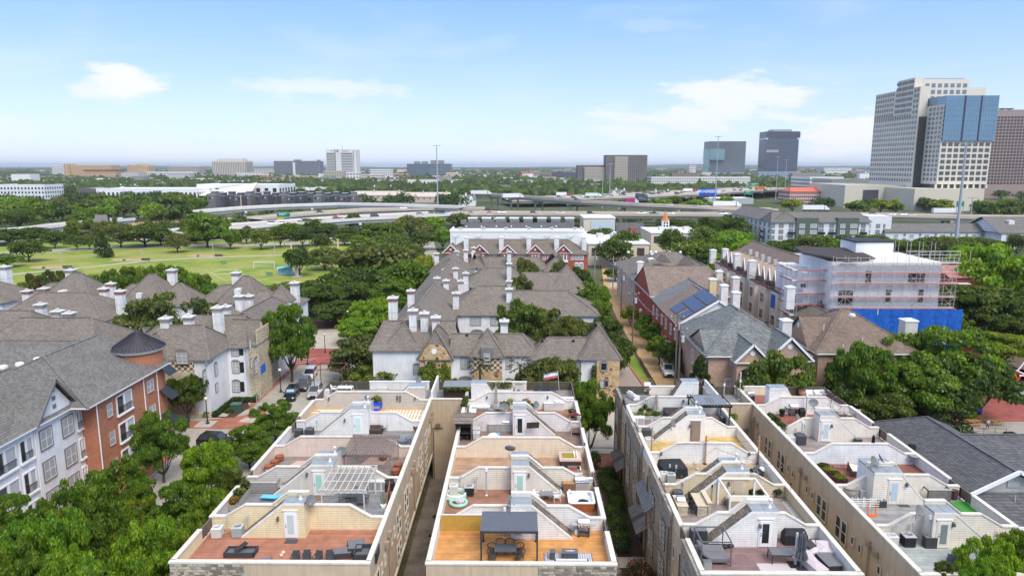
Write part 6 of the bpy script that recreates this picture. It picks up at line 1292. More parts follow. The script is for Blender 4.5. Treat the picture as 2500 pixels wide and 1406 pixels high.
for px,py,z in((227,845,13.6),(214,862,13),(258,866,12.6)):p=at(px,py,z);vents(AB,[(p.x,p.y,z-.1)])
#  left: white manor houses with chimneys
MH=thing('manor_house','white manor style apartment house with stone bays and tall white chimneys across the street corner','apartment building')
wing(MH,-58.5,-46.0,98.9,109.0,9,13.0,'x',3.5,3.0,wall=WPAINT);wing(MH,-56.2,-52.4,97.9,101,9.2,12.6,'y',1.9,.5,wall=WPAINT)
wing(MH,-54.6,-43.3,106.0,116.5,9,13.0,'x',2,2.2,wall=WPAINT);wing(MH,-46.8,-41.9,107.5,112.8,9,12.6,'x',.5,.3,wall=LSTONE,ov=.25)
wing(MH,-50.5,-43.2,114,133,9,12.8,'y',1.5,None,wall=WPAINT)
brickbay(MH,-56.0,-48.0,98.9,0,7.2,LSTONE,.5);brickbay(MH,-56.0,-52.6,98.3,7.2,9.2,CHK,.3);brickbay(MH,-52.5,-48.0,98.9,7.2,8.9,CHK,.4)
obj('stone_bay',BX(-41.9,-41.7,107.4,112.9,0,11.3),LSTONE,MH);obj('stone_bay',BX(-43.2,-42.7,114.5,119,0,9),LSTONE,MH)
for px,py,f,k,w,h,ar,sh in((446,887,'y',98.3,1.6,1.7,1,0),(575,867,'y',106.0,1.1,1.5,1,1),(577,909,'y',106.0,1.1,1.7,1,1),(578,955,'y',106.0,1.1,1.6,1,1),(500,934,'x+',-46.0,.9,1.7,1,0),(528,915,'x+',-46.0,.9,1.7,1,0),(529,955,'x+',-46.0,.8,1.2,0,0),(510,885,'x+',-46.0,2.2,.8,0,0),(625,910,'x+',-41.7,1.3,2.2,1,0),(610,852,'x+',-41.7,.6,1.5,0,0),(613,897,'x+',-41.7,.6,1.3,1,0),(635,838,'x+',-43.2,.9,1.6,0,1),(666,910,'x+',-42.7,1.0,1.7,1,0),(650,975,'x+',-43.2,1.1,2.3,0,0),(568,770,'y',128.0,1.4,1.3,1,1)):
 if k==128.0:continue
 win(MH,px,py,f,k,w,h,GREYT,BLIND if w!=1.1 or f=='y' else BLACK,(1,2),bool(ar),bool(sh))
obj('arch_window',BX(-54.6,-49.6,98.25,98.4,3.0,4.4),BLIND,MH);obj('blue_banner',BX(-41.68,-41.6,108.0,110.0,4.0,5.3),PN((.02,.15,.55),.6),MH)
obj('foundation',BX(-56.5,-45.8,98.3,98.9,0,.7),LSTONE,MH)
for(px,py,Y,w)in((404,771,104,1.25),(460,767,104.5,1.2),(531,745,108,1.3),(551,743,118,1.2),(584,718,124,1.25),(607,718,126,1.2)):chim(MH,px,py,Y,w,8,False,WPAINT)
M2=thing('manor_house','second white manor house with steep pyramid roofs between the first one and the park','apartment building')
wing(M2,-61.8,-51.4,137.5,146.5,9,14.7,'x',5.0,None,wall=WPAINT);wing(M2,-66.3,-58,139,147,9,12.6,'x',None,1,wall=WPAINT);wing(M2,-53,-45.3,134,146,9,11.9,'x',.2,None,wall=WPAINT);wing(M2,-51.2,-45.9,137,142.5,10.2,13.2,'x',wall=WPAINT,ov=.1);wing(M2,-57.5,-47.5,118,134.5,8.8,12.0,'y',2,4,wall=WPAINT)
for(px,py,Y,w)in((576,662,147.5,1.5),(719,686,141,1.5)):chim(M2,px,py,Y,w,8,False,WPAINT)
win(M2,567,760,'y',137.5,1.6,1.3,GREYT,BLIND,(1,1),True,True)
M3=thing('manor_house','third white manor house with steep pyramid roof before the belt of park shrubs','apartment building')
wing(M3,-82.2,-72.3,139.8,149,9,14.7,'x',4.6,None,wall=WPAINT);wing(M3,-86,-79,142,149,9,12.4,'x',None,1,wall=WPAINT);wing(M3,-75,-66.5,138.5,146,9,13.1,'x',wall=WPAINT);chim(M3,419,655,147,1.5,8,False,WPAINT)
win(M3,332,760,'y',139.8,.9,1.2,GREYT,BLACK,(0,0))
M4=thing('manor_house','fourth white manor house with long shingle roof behind the skylight roof at left','apartment building')
wing(M4,-97,-76.6,124.5,137.5,9,13.1,'x',5,None,wall=WPAINT);wing(M4,-106,-79,108.5,120,8.8,13.1,'x',4,4,wall=WPAINT);wing(M4,-84,-64.8,102.5,115.5,8.8,13.0,'x',4,4.6,wall=WPAINT);wing(M4,-60.5,-55.5,102,108,8.6,12.3,'x',wall=WPAINT)
wing(M4,-112,-84,96,108,8.6,12.4,'x',3,4,wall=WPAINT)
for(px,py,Y,w)in((98,738,117,1.25),(140,754,111,1.25),(168,759,110.5,1.25),(253,700,134,1.3),(292,706,130,1.35),(270,688,139,1.25)):chim(M4,px,py,Y,w,8,py<710,WPAINT)
M6=thing('manor_house','white manor house with broad pyramid roof between two brick-banded chimneys at left','apartment building')
wing(M6,-100.5,-88.6,140,151,9.2,14.7,'x',None,5,wall=WPAINT);wing(M6,-105,-95,142.5,151,9.2,12.4,'x',None,1,wall=WPAINT);chim(M6,106,700,141.5,1.4,8,True,WPAINT);chim(M6,172,655,152,1.6,8,False,WPAINT)
M5=thing('manor_house','fifth white manor house with pyramid roof and a chimney at the far left edge','apartment building')
wing(M5,-126,-107.6,141,153,9,13.0,'x',5,None,wall=WPAINT)
for(px,py,Y,w)in((9,647,150,1.9),(65,706,141,1.35)):chim(M5,px,py,Y,w,0 if px>50 else 8,px>50,WPAINT)
for px,py,Y,R_ in((152,722,141,M6),(342,728,141,M3),(581,718,139,M2)):
 p=at(px,py,Y=Y);obj('dormer',BX(p.x-.5,p.x+.5,Y-.6,Y+1.5,p.z-.2,p.z+1.1),WPAINT,R_)
 #  right: houses along the sandy lane
GH=thing('brick_house','brick house with blue-grey shingle hip roof and two white trimmed front gables','house');TBR=brick((.44,.27,.19),.3,(.56,.48,.41))
obj('wall',BX(28.9,43.8,103.0,115.5,0,8.6),TBR,GH);obj('roof',hipmesh(28.9,43.8,103.0,122,8.7,13.7,'y',10.2,5,.6),[ROOFLG,WHITE],GH);obj('wall',BX(29.1,43.6,115.5,121.8,0,8.6),TBR,GH)
for(a,b,yy,zz)in((32.4,36.9,100.4,11.1),(37.4,43.6,101.4,11.9)):
 wing(GH,a,b,yy,109,8.4,zz,'y',.2,2,roof=ROOFLG,wall=TBR,ov=.4,trim=WHITE)
 m=MB();c=(a+b)/2;m.beam((a-.45,yy-.45,8.35),(c,yy-.45,zz),.2,.3).beam((b+.45,yy-.45,8.35),(c,yy-.45,zz),.2,.3);obj('rake_board',m,WHITE,GH);obj('round_vent',MB().tube((c,yy+.02,zz-1.4),(c,yy-.06,zz-1.4),.38,14),WHITE,GH)
obj('roof',hipmesh(28.9,32.3,104,114,8.7,11.4,'x',.3,.3,.4),[ROOFLG,WHITE],GH);obj('gable_face',MB().yz([(104,8.6),(114,8.6),(109,11.1)],28.85,29.1),TBR,GH)
obj('glazed_entrance',BX(33.0,36.3,100.28,100.4,2.0,6.6),PN((.05,.05,.05),.2),GH)
for x in(33.0,34.1,35.2,36.3):obj('entrance_post',BX(x-.1,x+.1,100.16,100.28,2.0,6.9),TRIMW,GH)
obj('entrance_arch',MB().xz([(32.8,6.4)]+[(34.65-1.85*cos(pi*k/10),6.5+1.0*sin(pi*k/10))for k in range(11)]+[(36.5,6.4)][::-1],100.2,100.39),GLD,GH);obj('entrance_beam',BX(32.9,36.4,100.14,100.26,4.2,4.5),TRIMW,GH)
for(y,z,w,h)in((105.0,5.4,.9,1.7),(108.6,5.2,.7,1.9),(112.6,4.8,1.2,2.1),(106,1.6,1.0,1.8),(109,1.6,.8,1.8),(112.6,1.2,1.2,2.0)):sash_window(GH,(28.88,y,z),-pi/2,w,h,TRIMW,BLIND,(1,1),.1,.06)
obj('balcony_opening',BX(28.5,28.6,100.5,100.52,3,6),GLD,GH)
for px,py,w,h in((1775,955,.8,2.0),(1790,890,.8,.8)):win(GH,px,py,'y',103.0,w,h,TRIMW,BLIND)
for px,py,Y,w in((1919,778,108,1.5),):chim(GH,px,py,Y,w,8.6,False,PN((.62,.6,.57),.7),None,False)
BH=thing('brick_house','brick house with plain brown shingle roof in front of the blue scaffold tarpaulin','house')
obj('wall',BX(45.6,60.5,103.2,119,0,9.0),TBR,BH);obj('roof',hipmesh(45.6,60.5,103.2,119,9.1,14.4,'x',7.2,8.0,.6),[shingle((.22,.165,.13)),WHITE],BH)
wing(BH,45.3,50,106,115,9.0,13.3,'x',.2,.3,roof=shingle((.22,.165,.13)),wall=TBR,ov=.4,trim=WHITE);obj('round_vent',MB().tube((45.32,110.5,11.7),(45.2,110.5,11.7),.42,14),WHITE,BH)
for(y,z,w,h)in((113.4,5.6,1.2,1.9),(109.6,5.4,.9,1.9),(105.0,4.9,1.8,2.1),(113,1.6,1.2,1.9),(109.6,1.6,.9,1.8),(105,1.4,1.8,1.9)):sash_window(BH,(45.29 if y>106 else 45.59,y,z),-pi/2,w,h,TRIMW,BLIND,(1,1),.1,.06)
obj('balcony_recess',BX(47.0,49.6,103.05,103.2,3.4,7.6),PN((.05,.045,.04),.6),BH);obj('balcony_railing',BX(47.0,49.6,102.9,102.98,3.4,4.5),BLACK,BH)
chim(BH,2219,778,112,2.0,9,False,PN((.62,.6,.57),.7),None,False);rvent(BH,2080,770,14.6,.5)
for px,py,z in((2011,800,13),(2143,762,14.5),(2105,832,10.5),(2058,848,9.8)):p=at(px,py,z);obj('roof_pipe',MB().tube((p.x,p.y,z-.4),(p.x,p.y,z+.5),.08,8),PN((.6,.6,.6),.5),BH)
RR=thing('brick_row_houses','red brick row houses with solar panels on the roof beside the sandy lane','row houses')
RB2=brick((.42,.07,.045),.18,(.34,.16,.12));BR3=shingle((.25,.19,.16))
obj('wall',BX(28.9,44,123,170,0,8.6),RB2,RR)
wing(RR,29.0,42.5,123.2,141,8.8,13.2,'y',.3,.3,roof=BR3,wall=RB2,trim=WHITE);obj('gable_face',MB().xz([(28.9,8.7),(42.6,8.7),(35.75,12.9)],122.9,123.25),siding((.76,.74,.72)),RR)
m=MB();m.beam((28.2,122.6,8.6),(35.75,122.6,13.3),.2,.35).beam((43.2,122.6,8.6),(35.75,122.6,13.3),.2,.35);obj('rake_board',m,WHITE,RR)
wing(RR,29.2,44.5,140,150,8.8,13.0,'y',2,.3,roof=shingle((.20,.21,.22)),wall=RB2,trim=WHITE);wing(RR,28.8,46,149,170,9.2,14.4,'x',.3,3,roof=BR3,wall=RB2,trim=WHITE)
obj('gable_face',MB().yz([(149,9.1),(170,9.1),(159.5,13.9)],28.6,28.85),RB2,RR)
for i in range(6):
 for j in range(3):
  y=124.0+i*1.75;
  x0,x1=29.6+j*2.2,31.6+j*2.2
  def zz(x):return 8.8+(x-28.55)*(13.2-8.8)/7.2+.16
  if(i,j)in((2,0),):continue
  obj('solar_panel',MB().add([(x0,y,zz(x0)),(x1,y,zz(x1)),(x1,y+1.68,zz(x1)),(x0,y+1.68,zz(x0)),(x0,y,zz(x0)-.06),(x1,y,zz(x1)-.06),(x1,y+1.68,zz(x1)-.06),(x0,y+1.68,zz(x0)-.06)],[(0,1,2,3),(0,4,5,1),(1,5,6,2),(2,6,7,3),(3,7,4,0)]),PN((.05,.055,.10),.25,.15,2,0,0,.6),RR)
for y in(125.5,129.5,134,138,143,147,153,158,163):
 for z in(5.6,2.0):sash_window(RR,(28.88,y,z),-pi/2,1.1,1.9,TRIMW,BLIND,(1,1),.12,.07)
for y in(132,145,161):obj('entry_canopy',MB().xz([(28.0,3.2),(28.9,3.2),(28.9,3.9),(28.3,3.7)],y-1,y+1),WHITE,RR)
win(RR,1757,788,'y',122.9,.9,1.2,TRIMW,GLD,(1,2))
for(px,py,Y,c)in((1139,0,0,0),):pass
for(px,py,Y,col)in((1740,679,141,(.66,.52,.30)),(1768,694,137,(.70,.69,.67)),(1796,675,142,(.66,.56,.52)),(1797,711,131,(.70,.69,.67)),(1756,660,155,(.66,.58,.52))):chim(RR,px,py,Y,1.35,8,False,PN(col,.7),None,False)
for px,py,z in((1666,708,11),(1690,723,11),(1693,715,12),(1656,740,10),(1637,650,14),(1592,662,13)):p=at(px,py,z);vents(RR,[(p.x,p.y,z-.2)])
wing(RR,42.5,47.2,124,152,6.5,8.6,'y',.3,3,roof=ROOFGR,wall=PN((.5,.42,.34),.8))
PK=thing('pink_brick_houses','pale pinkish brick houses with grey-brown roofs at the far end of the sandy lane','row houses');PBR=brick((.52,.36,.30),.15,(.6,.52,.47))
obj('wall',BX(28.9,45,171,203,0,9.0),PBR,PK);obj('roof',hipmesh(28.9,50,171,205,9.1,14.2,'x',10,8,.6),[ROOFBR,WHITE],PK);wing(PK,44,53,178,203,8.6,11.5,'y',4,4,roof=ROOFBR,wall=PBR)
for y in(174,179,184,189,195,200):
 for z in(6.0,2.4):sash_window(PK,(28.88,y,z),-pi/2,1.1,1.8,TRIMW,BLIND,(1,1),.12,.07)
for(px,py,Y)in((1596,619,190),(1590,630,184),(1658,628,186),(1647,638,184),(1563,638,176)):chim(PK,px,py,Y,1.5,9,False,PN((.66,.62,.58),.7),None,False)
for px in(1527,1580,1592,1625,1650):p=at(px,612,13.8);obj('roof_vent',MB().sphere((p.x,188.5,14.0),.4,6),WHITE,PK)
for px,py in((1620,634),(1678,640)):p=at(px,py,Y=176);obj('dormer',MB().xz([(p.x-1.6,p.z-.5),(p.x+1.6,p.z-.5),(p.x,p.z+1.3)],174,179),ROOFBR,PK)
TT=thing('tan_town_houses','long row of cream town houses with white chimneys, small gables and black roof balconies','row houses');CTN=PN((.70,.62,.51),.8,.06)
obj('wall',BX(58.5,74,140,206,0,9.3),CTN,TT);obj('roof',hipmesh(60.5,76,139,208,9.4,15.6,'y',5,5,.2),[BR3,WHITE],TT)
wing(TT,56.0,62,122,141,7.6,9.6,'y',1.5,.3,roof=ROOFBR2,wall=PN((.58,.54,.47),.8,.06),trim=WHITE)
for i in range(8):
 y=146+i*7.6
 obj('bay',BX(57.0,58.5,y-2.2,y+2.2,0,9.3),PN((.74,.67,.57),.8,.06),TT);obj('brick_pier',BX(58.1,58.5,y+2.3,y+3.1,0,9.3),TBR,TT)
 for z in(5.6,1.8):sash_window(TT,(56.98,y,z),-pi/2,2.2,2.3,TRIMW,GLD,(2,1),.1,.07)
 obj('roof_balcony',BX(57.1,60.3,y-2.9,y+2.9,9.45,9.6),PN((.14,.06,.05),.8),TT)
 m=MB()
 for k in range(16):yy=y-2.9+k*.38;m.box(57.1,57.13,yy-.02,yy+.02,9.6,10.6)
 m.box(57.08,57.15,y-2.9,y+2.9,10.6,10.66);obj('railing',m,BLACK,TT)
 obj('rooftop_unit',BX(58.2,59.2,y-1.6,y-.6,9.6,10.7).box(58.2,59.2,y+.3,y+1.3,9.6,10.6),PN((.06,.06,.07),.6),TT)
 for dy in(-1.9,1.9):obj('dormer',MB().yz([(y+dy-1.2,9.6),(y+dy+1.2,9.6),(y+dy,12.7)],60.4,64.5),PN((.40,.32,.27),.8),TT);obj('dormer_trim',MB().beam((60.3,y+dy-1.3,9.6),(60.3,y+dy,12.8),.25,.1).beam((60.3,y+dy+1.3,9.6),(60.3,y+dy,12.8),.25,.1),WHITE,TT)
for(px,py,Y)in((1741,609,203),(1771,607,208),(1800,619,189),(1836,635,172),(1929,698,137),(1914,660,152),(1873,601,210),(1911,612,205),(1955,626,190)):chim(TT,px,py,Y,1.6,9,False,PN((.70,.69,.68),.7),None,False)
for k in range(10):p=at(1832+k*15,612+k*6.2,15.2);obj('roof_vent',BX(p.x-.4,p.x+.4,p.y-.4,p.y+.4,14.2,15.5),PN((.5,.46,.43),.7),TT)
p=at(1875,622,10);obj('wall',BX(79,90,196,206,0,11.3),PN((.70,.60,.36),.8),TT);obj('roof',BX(78.7,90.3,195.7,206.3,11.3,11.6),PN((.5,.5,.5),.8),TT)
obj('roof_canopy',BX(84,97,186,197,13.2,13.5),PN((.52,.54,.56),.5),TT);obj('canopy_post',BX(84,84.2,186,186.2,0,13.2).box(96.8,97,186,186.2,0,13.2).box(96.8,97,196.8,197,0,13.2),BLACK,TT)
#  white building under construction, scaffolds, blue sheeting
UC_=thing('building_under_construction','unfinished white boxy building wrapped in scaffolding and blue sheeting','building');NW=stained((.82,.82,.83),'sheathing_board',.92)
cl,cr=at(2040,770,Y=136).x,at(2335,770,Y=136).x
def zat(py,Y):return at(2180,py,Y=Y).z
zr_=zat(640,136);obj('wall',BX(cl-1.5,cr-4,136,152,0,zr_),NW,UC_);obj('wall',BX(at(1950,700,Y=142).x,cl-1.5,139.5,155,0,zat(662,142)),NW,UC_)
xa,xb=at(2090,600,Y=142).x,at(2182,600,Y=142).x;obj('roof_block',BX(xa,xb,142,149,zr_,zat(592,142)),NW,UC_);obj('roof_cap',BX(xa-.2,xb+.2,141.8,149.2,zat(592,142),zat(592,142)+.25),DARK,UC_)
xc,xd=at(1985,620,Y=140).x,at(2130,640,Y=138).x;obj('flat_canopy',MB().add([(xc,150,zr_+1.2),(xc-2,140,zr_+1.0),(cl+1,134.8,zr_+.2),(xd,137,zr_+.4),(xd,147,zr_+1.2)]+[(x,y,z+.35)for x,y,z in[(xc,150,zr_+1.2),(xc-2,140,zr_+1.0),(cl+1,134.8,zr_+.2),(xd,137,zr_+.4),(xd,147,zr_+1.2)]],[(5,9,8,7,6)[::-1][::-1],(0,1,2,3,4)]+[(i,i+5,(i+1)%5+5,(i+1)%5)for i in range(5)]),PN((.06,.05,.05),.8),UC_)
for px,py,w,h,Y in((2119,692,1.3,2.6,136),(2235,693,3.4,2.4,136),(2062,745,3.0,3.0,136),(2167,738,1.2,2.6,136),(2245,738,1.2,2.6,136),(2025,745,2.2,3.0,139.5)):win(UC_,px,py,'y',Y,w,h,NW,GLD,(1,1)if w>2 else(0,1))
win(UC_,1960,702,'y',139.5,1.1,.8,NW,GLD)
SC_=thing('scaffolding','steel scaffolding with red plank edges around the unfinished white building','scaffolding');pole=PN((.55,.50,.48),.6,.2);plank=PN((.45,.10,.11),.7,.1);PW=PN((.62,.60,.60),.7,.1)
lv=[zat(p,134.2)for p in(754,727,694,668,643)];xs=[cl-1.5+i*2.35 for i in range(int((cr-cl+2)/2.35)+1)]
for yy in(135.6,134.3):
 for x in xs:
  top=lv[-1]+(4.2 if xs[4]<x<xs[9]else 1.2);obj('standard',MB().tube((x,yy,0),(x,yy,top),.05,5),pole,SC_)
for k,z in enumerate(lv):
 obj('platform',BX(xs[0],xs[-1]+(.5 if k!=2 else 3),134.3,135.55,z,z+.08),PW,SC_);obj('toe_board',BX(xs[0],xs[-1]+.5,134.2,134.26,z,z+.16),plank if k<4 else PW,SC_)
 obj('guard_rail',MB().tube((xs[0],134.25,z+1.0),(xs[-1],134.25,z+1.0),.035,5).tube((xs[0],134.25,z+.5),(xs[-1],134.25,z+.5),.03,5),pole,SC_)
for i in range(len(xs)-1):
 for k in range(len(lv)-1):
  obj('brace',MB().tube((xs[i],134.27,lv[k]+.1),(xs[i+1],134.27,lv[k+1]),.028,4).tube((xs[i+1],134.27,lv[k]+.1),(xs[i],134.27,lv[k+1]),.028,4),pole,SC_)
xl=at(1942,740,Y=141).x;ys2=[136.5+i*2.4 for i in range(4)]
for i in range(4):
 for yy in(137.9,139.0):x=xl+i*2.3-1.0;obj('standard',MB().tube((x,yy,0),(x,yy,lv[-1]-1.0),.05,5),pole,SC_)
for k,z in enumerate([lv[0]-4.6,lv[0]-2.2]+lv[:4]):
 obj('platform',BX(xl-1.2,cl-1.6,137.9,139.1,z,z+.08),PW,SC_);obj('toe_board',BX(xl-1.2,cl-1.6,137.8,137.86,z,z+.22),plank,SC_);obj('platform',BX(xl-2.2,xl-1.1,138,144.5,z,z+.08),PW,SC_);obj('toe_board',BX(xl-2.3,xl-2.2,138,144.5,z,z+.22),plank,SC_)
for y in ys2[1:]:
 for x in(xl-2.2,xl-1.15):obj('standard',MB().tube((x,y,0),(x,y,lv[-1]-1.0),.05,5),pole,SC_)
for k in range(7):x=xb+.5+k*2.0;obj('guard_post',MB().tube((x,137,zr_),(x,137,zr_+2.0),.05,5),pole,SC_)
obj('guard_rail',MB().tube((xb,137,zr_+2.0),(cr,137,zr_+2.0),.06,5).tube((xb,137,zr_+1.3),(cr,137,zr_+1.3),.05,5),PW,SC_)
TP=thing('blue_sheeting','bright blue tarpaulin hung over the lower scaffold of the unfinished building','tarpaulin');tb_=PN((.015,.11,.46),.5,.35,1.3,bump=.2)
nn_=9;xt=[xs[0]+(cr-xs[0])*i/nn_ for i in range(nn_+1)]
for i in range(nn_):
 n=6;vs_=[]
 for a in range(n+1):
  for b in range(n+1):u,v=a/n,b/n;vs_.append((xt[i]+(xt[i+1]-xt[i])*u,134.1-.22*sin(pi*u)-.12*sin(v*17+i*2)*sin(u*9+i),lv[0]*v))
 obj('sheet',MB().add(vs_,[(a*(n+1)+b,(a+1)*(n+1)+b,(a+1)*(n+1)+b+1,a*(n+1)+b+1)for a in range(n)for b in range(n)],0,True),tb_,TP)
obj('blue_patch',BX(xl-2.35,xl-2.3,146,148.5,7,10),tb_,TP)
RT=thing('red_roof_frame','red tiled roof edge right of the scaffolding','roof');a=at(2290,655,Y=165);b=at(2400,668,Y=165);obj('tile_roof',MB().add([(a.x,160,a.z-1.5),(b.x,160,a.z-1.5),(b.x,167,a.z+.5),(a.x,167,a.z+.5)],[(0,1,2,3)]),courses('red_tiles',(.35,.08,.06),(.5,.2,.17),(.5,.4,.36),.5,.3),RT);obj('wall',BX(a.x,b.x,160.5,167,0,a.z-1.6),RBK,RT)
#  right front: dark roofed house, restaurant
DH=thing('dark_roof_house','house with big dark slate-coloured shingle roof right of the far right row','house');GWL=siding((.45,.47,.46))
obj('roof',hipmesh(41.2,54.0,63.2,84,4.7,8.3,'y',.25,6.6,.5),[ROOFDK,WHITE],DH);obj('wall',BX(41.5,53.8,63.4,83.8,0,4.5),GWL,DH);obj('gable_face',MB().xz([(41.5,4.5),(53.8,4.5),(47.6,8.05)],63.3,63.6),GWL,DH)
obj('roof',hipmesh(49.5,64,70,81,4.3,7.1,'x',1,5,.5),[ROOFDK,WHITE],DH);obj('wall',BX(53.9,63.8,70.2,80.8,0,4.2),GWL,DH)
m=MB();m.beam((40.7,62.6,4.75),(47.6,62.6,8.45),.2,.35).beam((54.5,62.6,4.75),(47.6,62.6,8.45),.2,.35);obj('rake_board',m,WHITE,DH);obj('gable_vent',BX(47.0,48.2,63.2,63.29,6.6,7.2),LGR,DH)
obj('porch_roof',MB().add([(40.5,59.6,4.5),(58,59.6,4.5),(58,63.2,6.1),(40.5,63.2,6.1),(40.5,59.6,4.3),(58,59.6,4.3),(58,63.2,5.9),(40.5,63.2,5.9)],[(0,1,2,3),(7,6,5,4),(0,4,5,1),(0,3,7,4),(1,5,6,2)]),ROOFDK,DH);obj('fascia',BX(40.5,58,59.5,59.6,4.1,4.5),WHITE,DH);obj('porch_wall',BX(41,57.5,60.2,63.3,0,4.2),GWL,DH)
for i in range(6):obj('window',BX(42+i*2.5,44.2+i*2.5,60.1,60.19,1.6,3.8),GLD,DH)
for px,py in((2227,1090),(2398,1128),(2410,1136),(2404,1153)):p=at(px,py,6.6);obj('roof_vent',BX(p.x-.3,p.x+.3,p.y-.25,p.y+.25,6.3,6.9),DARK,DH)
for px,py,z in((2350,1210,3.3),(2470,1280,3.3)):p=at(px,py,z);obj('flue',MB().tube((p.x,p.y,z),(p.x,p.y,z+3),.05,6),PN((.5,.5,.5),.5),DH)
RS=thing('restaurant','restaurant with red wing roof and white rafters behind the trees at right','building')
Yr=108.0
q=lambda px,py:at(px,py,Y=Yr)
a,b,c,d_=q(2427,878),q(2500,912),q(2500,918),q(2470,915)
obj('roof',MB().add([(a.x,Yr,a.z),(b.x+6,Yr,b.z-2.5),(b.x+6,Yr+10,b.z-2.5),(a.x,Yr+10,a.z),(a.x,Yr,a.z-.3),(b.x+6,Yr,b.z-2.8),(b.x+6,Yr+10,b.z-2.8),(a.x,Yr+10,a.z-.3)],[(0,1,2,3),(7,6,5,4),(0,4,5,1),(0,3,7,4)]),PN((.55,.05,.03),.5),RS)
obj('red_fascia',MB().xz([(a.x+.1,q(2427,912).z),(b.x+6,q(2500,915).z-.8),(b.x+6,b.z-2.2),(a.x+.1,a.z-.3)],Yr-.1,Yr+.2),PN((.55,.05,.03),.5),RS)
obj('rafter',MB().beam((a.x-.3,Yr-.2,a.z),(b.x+6,Yr-.2,b.z-2.6),.18,.18).beam((q(2400,914).x,Yr-.25,q(2400,914).z),(q(2500,916).x+5,Yr-.25,q(2500,916).z),.16,.16).beam((q(2481,903).x,Yr-.3,q(2481,903).z),(q(2502,878).x,Yr-.3,q(2502,878).z),.16,.16),WHITE,RS)
obj('wall',BX(a.x-8,b.x+8,Yr+.5,Yr+10,0,q(2480,935).z+.6),PN((.13,.075,.055),.8,.15),RS);obj('kiosk_roof',BX(q(2478,962).x,q(2520,962).x,Yr-3,Yr,q(2490,962).z,q(2490,955).z),PN((.32,.36,.37),.5),RS)
def text(s_,parent,loc,size,mat,rz=0,nm='lettering',ext=.02,align='CENTER',rx=pi/2,bold=0.0,shear=0):
 cu=bpy.data.curves.new(nm,'FONT');cu.body=s_;cu.size=size;cu.extrude=ext;cu.align_x=align;cu.offset=bold;cu.shear=shear;cu.resolution_u=2
 o=bpy.data.objects.new(nm,cu);COL.objects.link(o);dg=bpy.context.evaluated_depsgraph_get();me=bpy.data.meshes.new_from_object(o.evaluated_get(dg));bpy.data.objects.remove(o);me.materials.clear();me.materials.append(mat)
 o=bpy.data.objects.new(nm,me);COL.objects.link(o);o.parent=parent;o.location=loc;o.rotation_euler=(rx,0,rz);return o
p=q(2467,926);text('ey',RS,(p.x,Yr-1.0,p.z),1.7,PN((.75,.02,.02),.4),0,ext=.08,bold=.05)
#  middle distance and skyline
def panes(root,x0,x1,z0,z1,y,nx,nz,mat,fw=.6,fh=.55,face='y',depth=.25,name='window',skip=()):
 m=MB();W=(x1-x0)/nx;H_=(z1-z0)/nz;cnt=nx*nz
 for i in range(nx):
  for j in range(nz):
   if(i,j)in skip:continue
   a,b=x0+(i+.5-fw/2)*W,x0+(i+.5+fw/2)*W;c,d=z0+(j+.5-fh/2)*H_,z0+(j+.5+fh/2)*H_
   if face=='y':m.box(a,b,y-depth,y-.01,c,d)
   elif face=='x-':m.box(y-depth,y-.01,a,b,c,d)
   else:m.box(y+.01,y+depth,a,b,c,d)
 return obj(name+('s' if cnt>1 else ''),m,mat,root,kind='stuff' if cnt>40 else None)
def faro(label,px0,px1,pyt,pyb,Y,dep,wall,nx,nz,pm,fw=.6,fh=.5,name='office_building',cat='building',topz=None,sides=True,roofc=None,zb=0,sp=.0):
 a,b=at(px0,pyt,Y=Y),at(px1,pyt,Y=Y);zt_=a.z;zl=max(zb,at(px0,pyb,Y=Y).z)
 t=thing(name,label,cat,((a.x+b.x)/2,Y+dep/2,0));w=(b.x-a.x)/2;d=dep/2
 obj('wall',BX(-w,w,-d,d,zb,zt_),wall,t);obj('roof',BX(-w+.3,w-.3,-d+.3,d-.3,zt_,zt_+.3),roofc or PN((.45,.44,.43),.9),t)
 obj('parapet',BX(-w,w,-d,-d+.3,zt_,zt_+.9).box(-w,-w+.3,-d+.3,d,zt_,zt_+.9).box(w-.3,w,-d+.3,d,zt_,zt_+.9),wall,t)
 if nx:
  zz0=max(zl,zb)+.5;panes(t,-w+sp,w-sp,zz0,zt_-.8,-d,nx,nz,pm,fw,fh,depth=max(.12,dep*.004))
  if sides:k=max(1,int(nx*dep/(2*w)));panes(t,-d,d,zz0,zt_-.8,-w if a.x>0 else w,k,nz,pm,fw,fh,'x-' if a.x>0 else 'x+',depth=max(.12,dep*.004))
 return t
GRN=PN((.105,.135,.105),.8,.06);DGL=PN((.22,.23,.24),.3,.2,.3,0,0,.6);LGL=PN((.45,.47,.5),.3,.2,.3)
WA=thing('apartment_block','white apartment block with two green bays, black balconies and grey hip roof','apartment building')
X0,X1=119.2,165.0;ze=11.2
obj('wall',BX(X0,X1,330,342,0,ze),WPAINT,WA);obj('wall',BX(X0,X0+12,342.01,392,0,ze),WPAINT,WA)
obj('roof',hipmesh(X0,X1,330,344,ze,15.6,'x',3,3.5,.8),[ROOFGR,GREYT],WA);obj('roof',hipmesh(X0,X0+14,331,393,ze,15.55,'y',3,.5,.8),[ROOFGR,GREYT],WA)
gx1=[at(px,560,Y=329.4).x for px in(1943,1997,2043,2095)]
for a,b in((gx1[0],gx1[1]),(gx1[2],gx1[3])):obj('green_bay',BX(a,b,328.9,333,0,ze+1.9),GRN,WA)
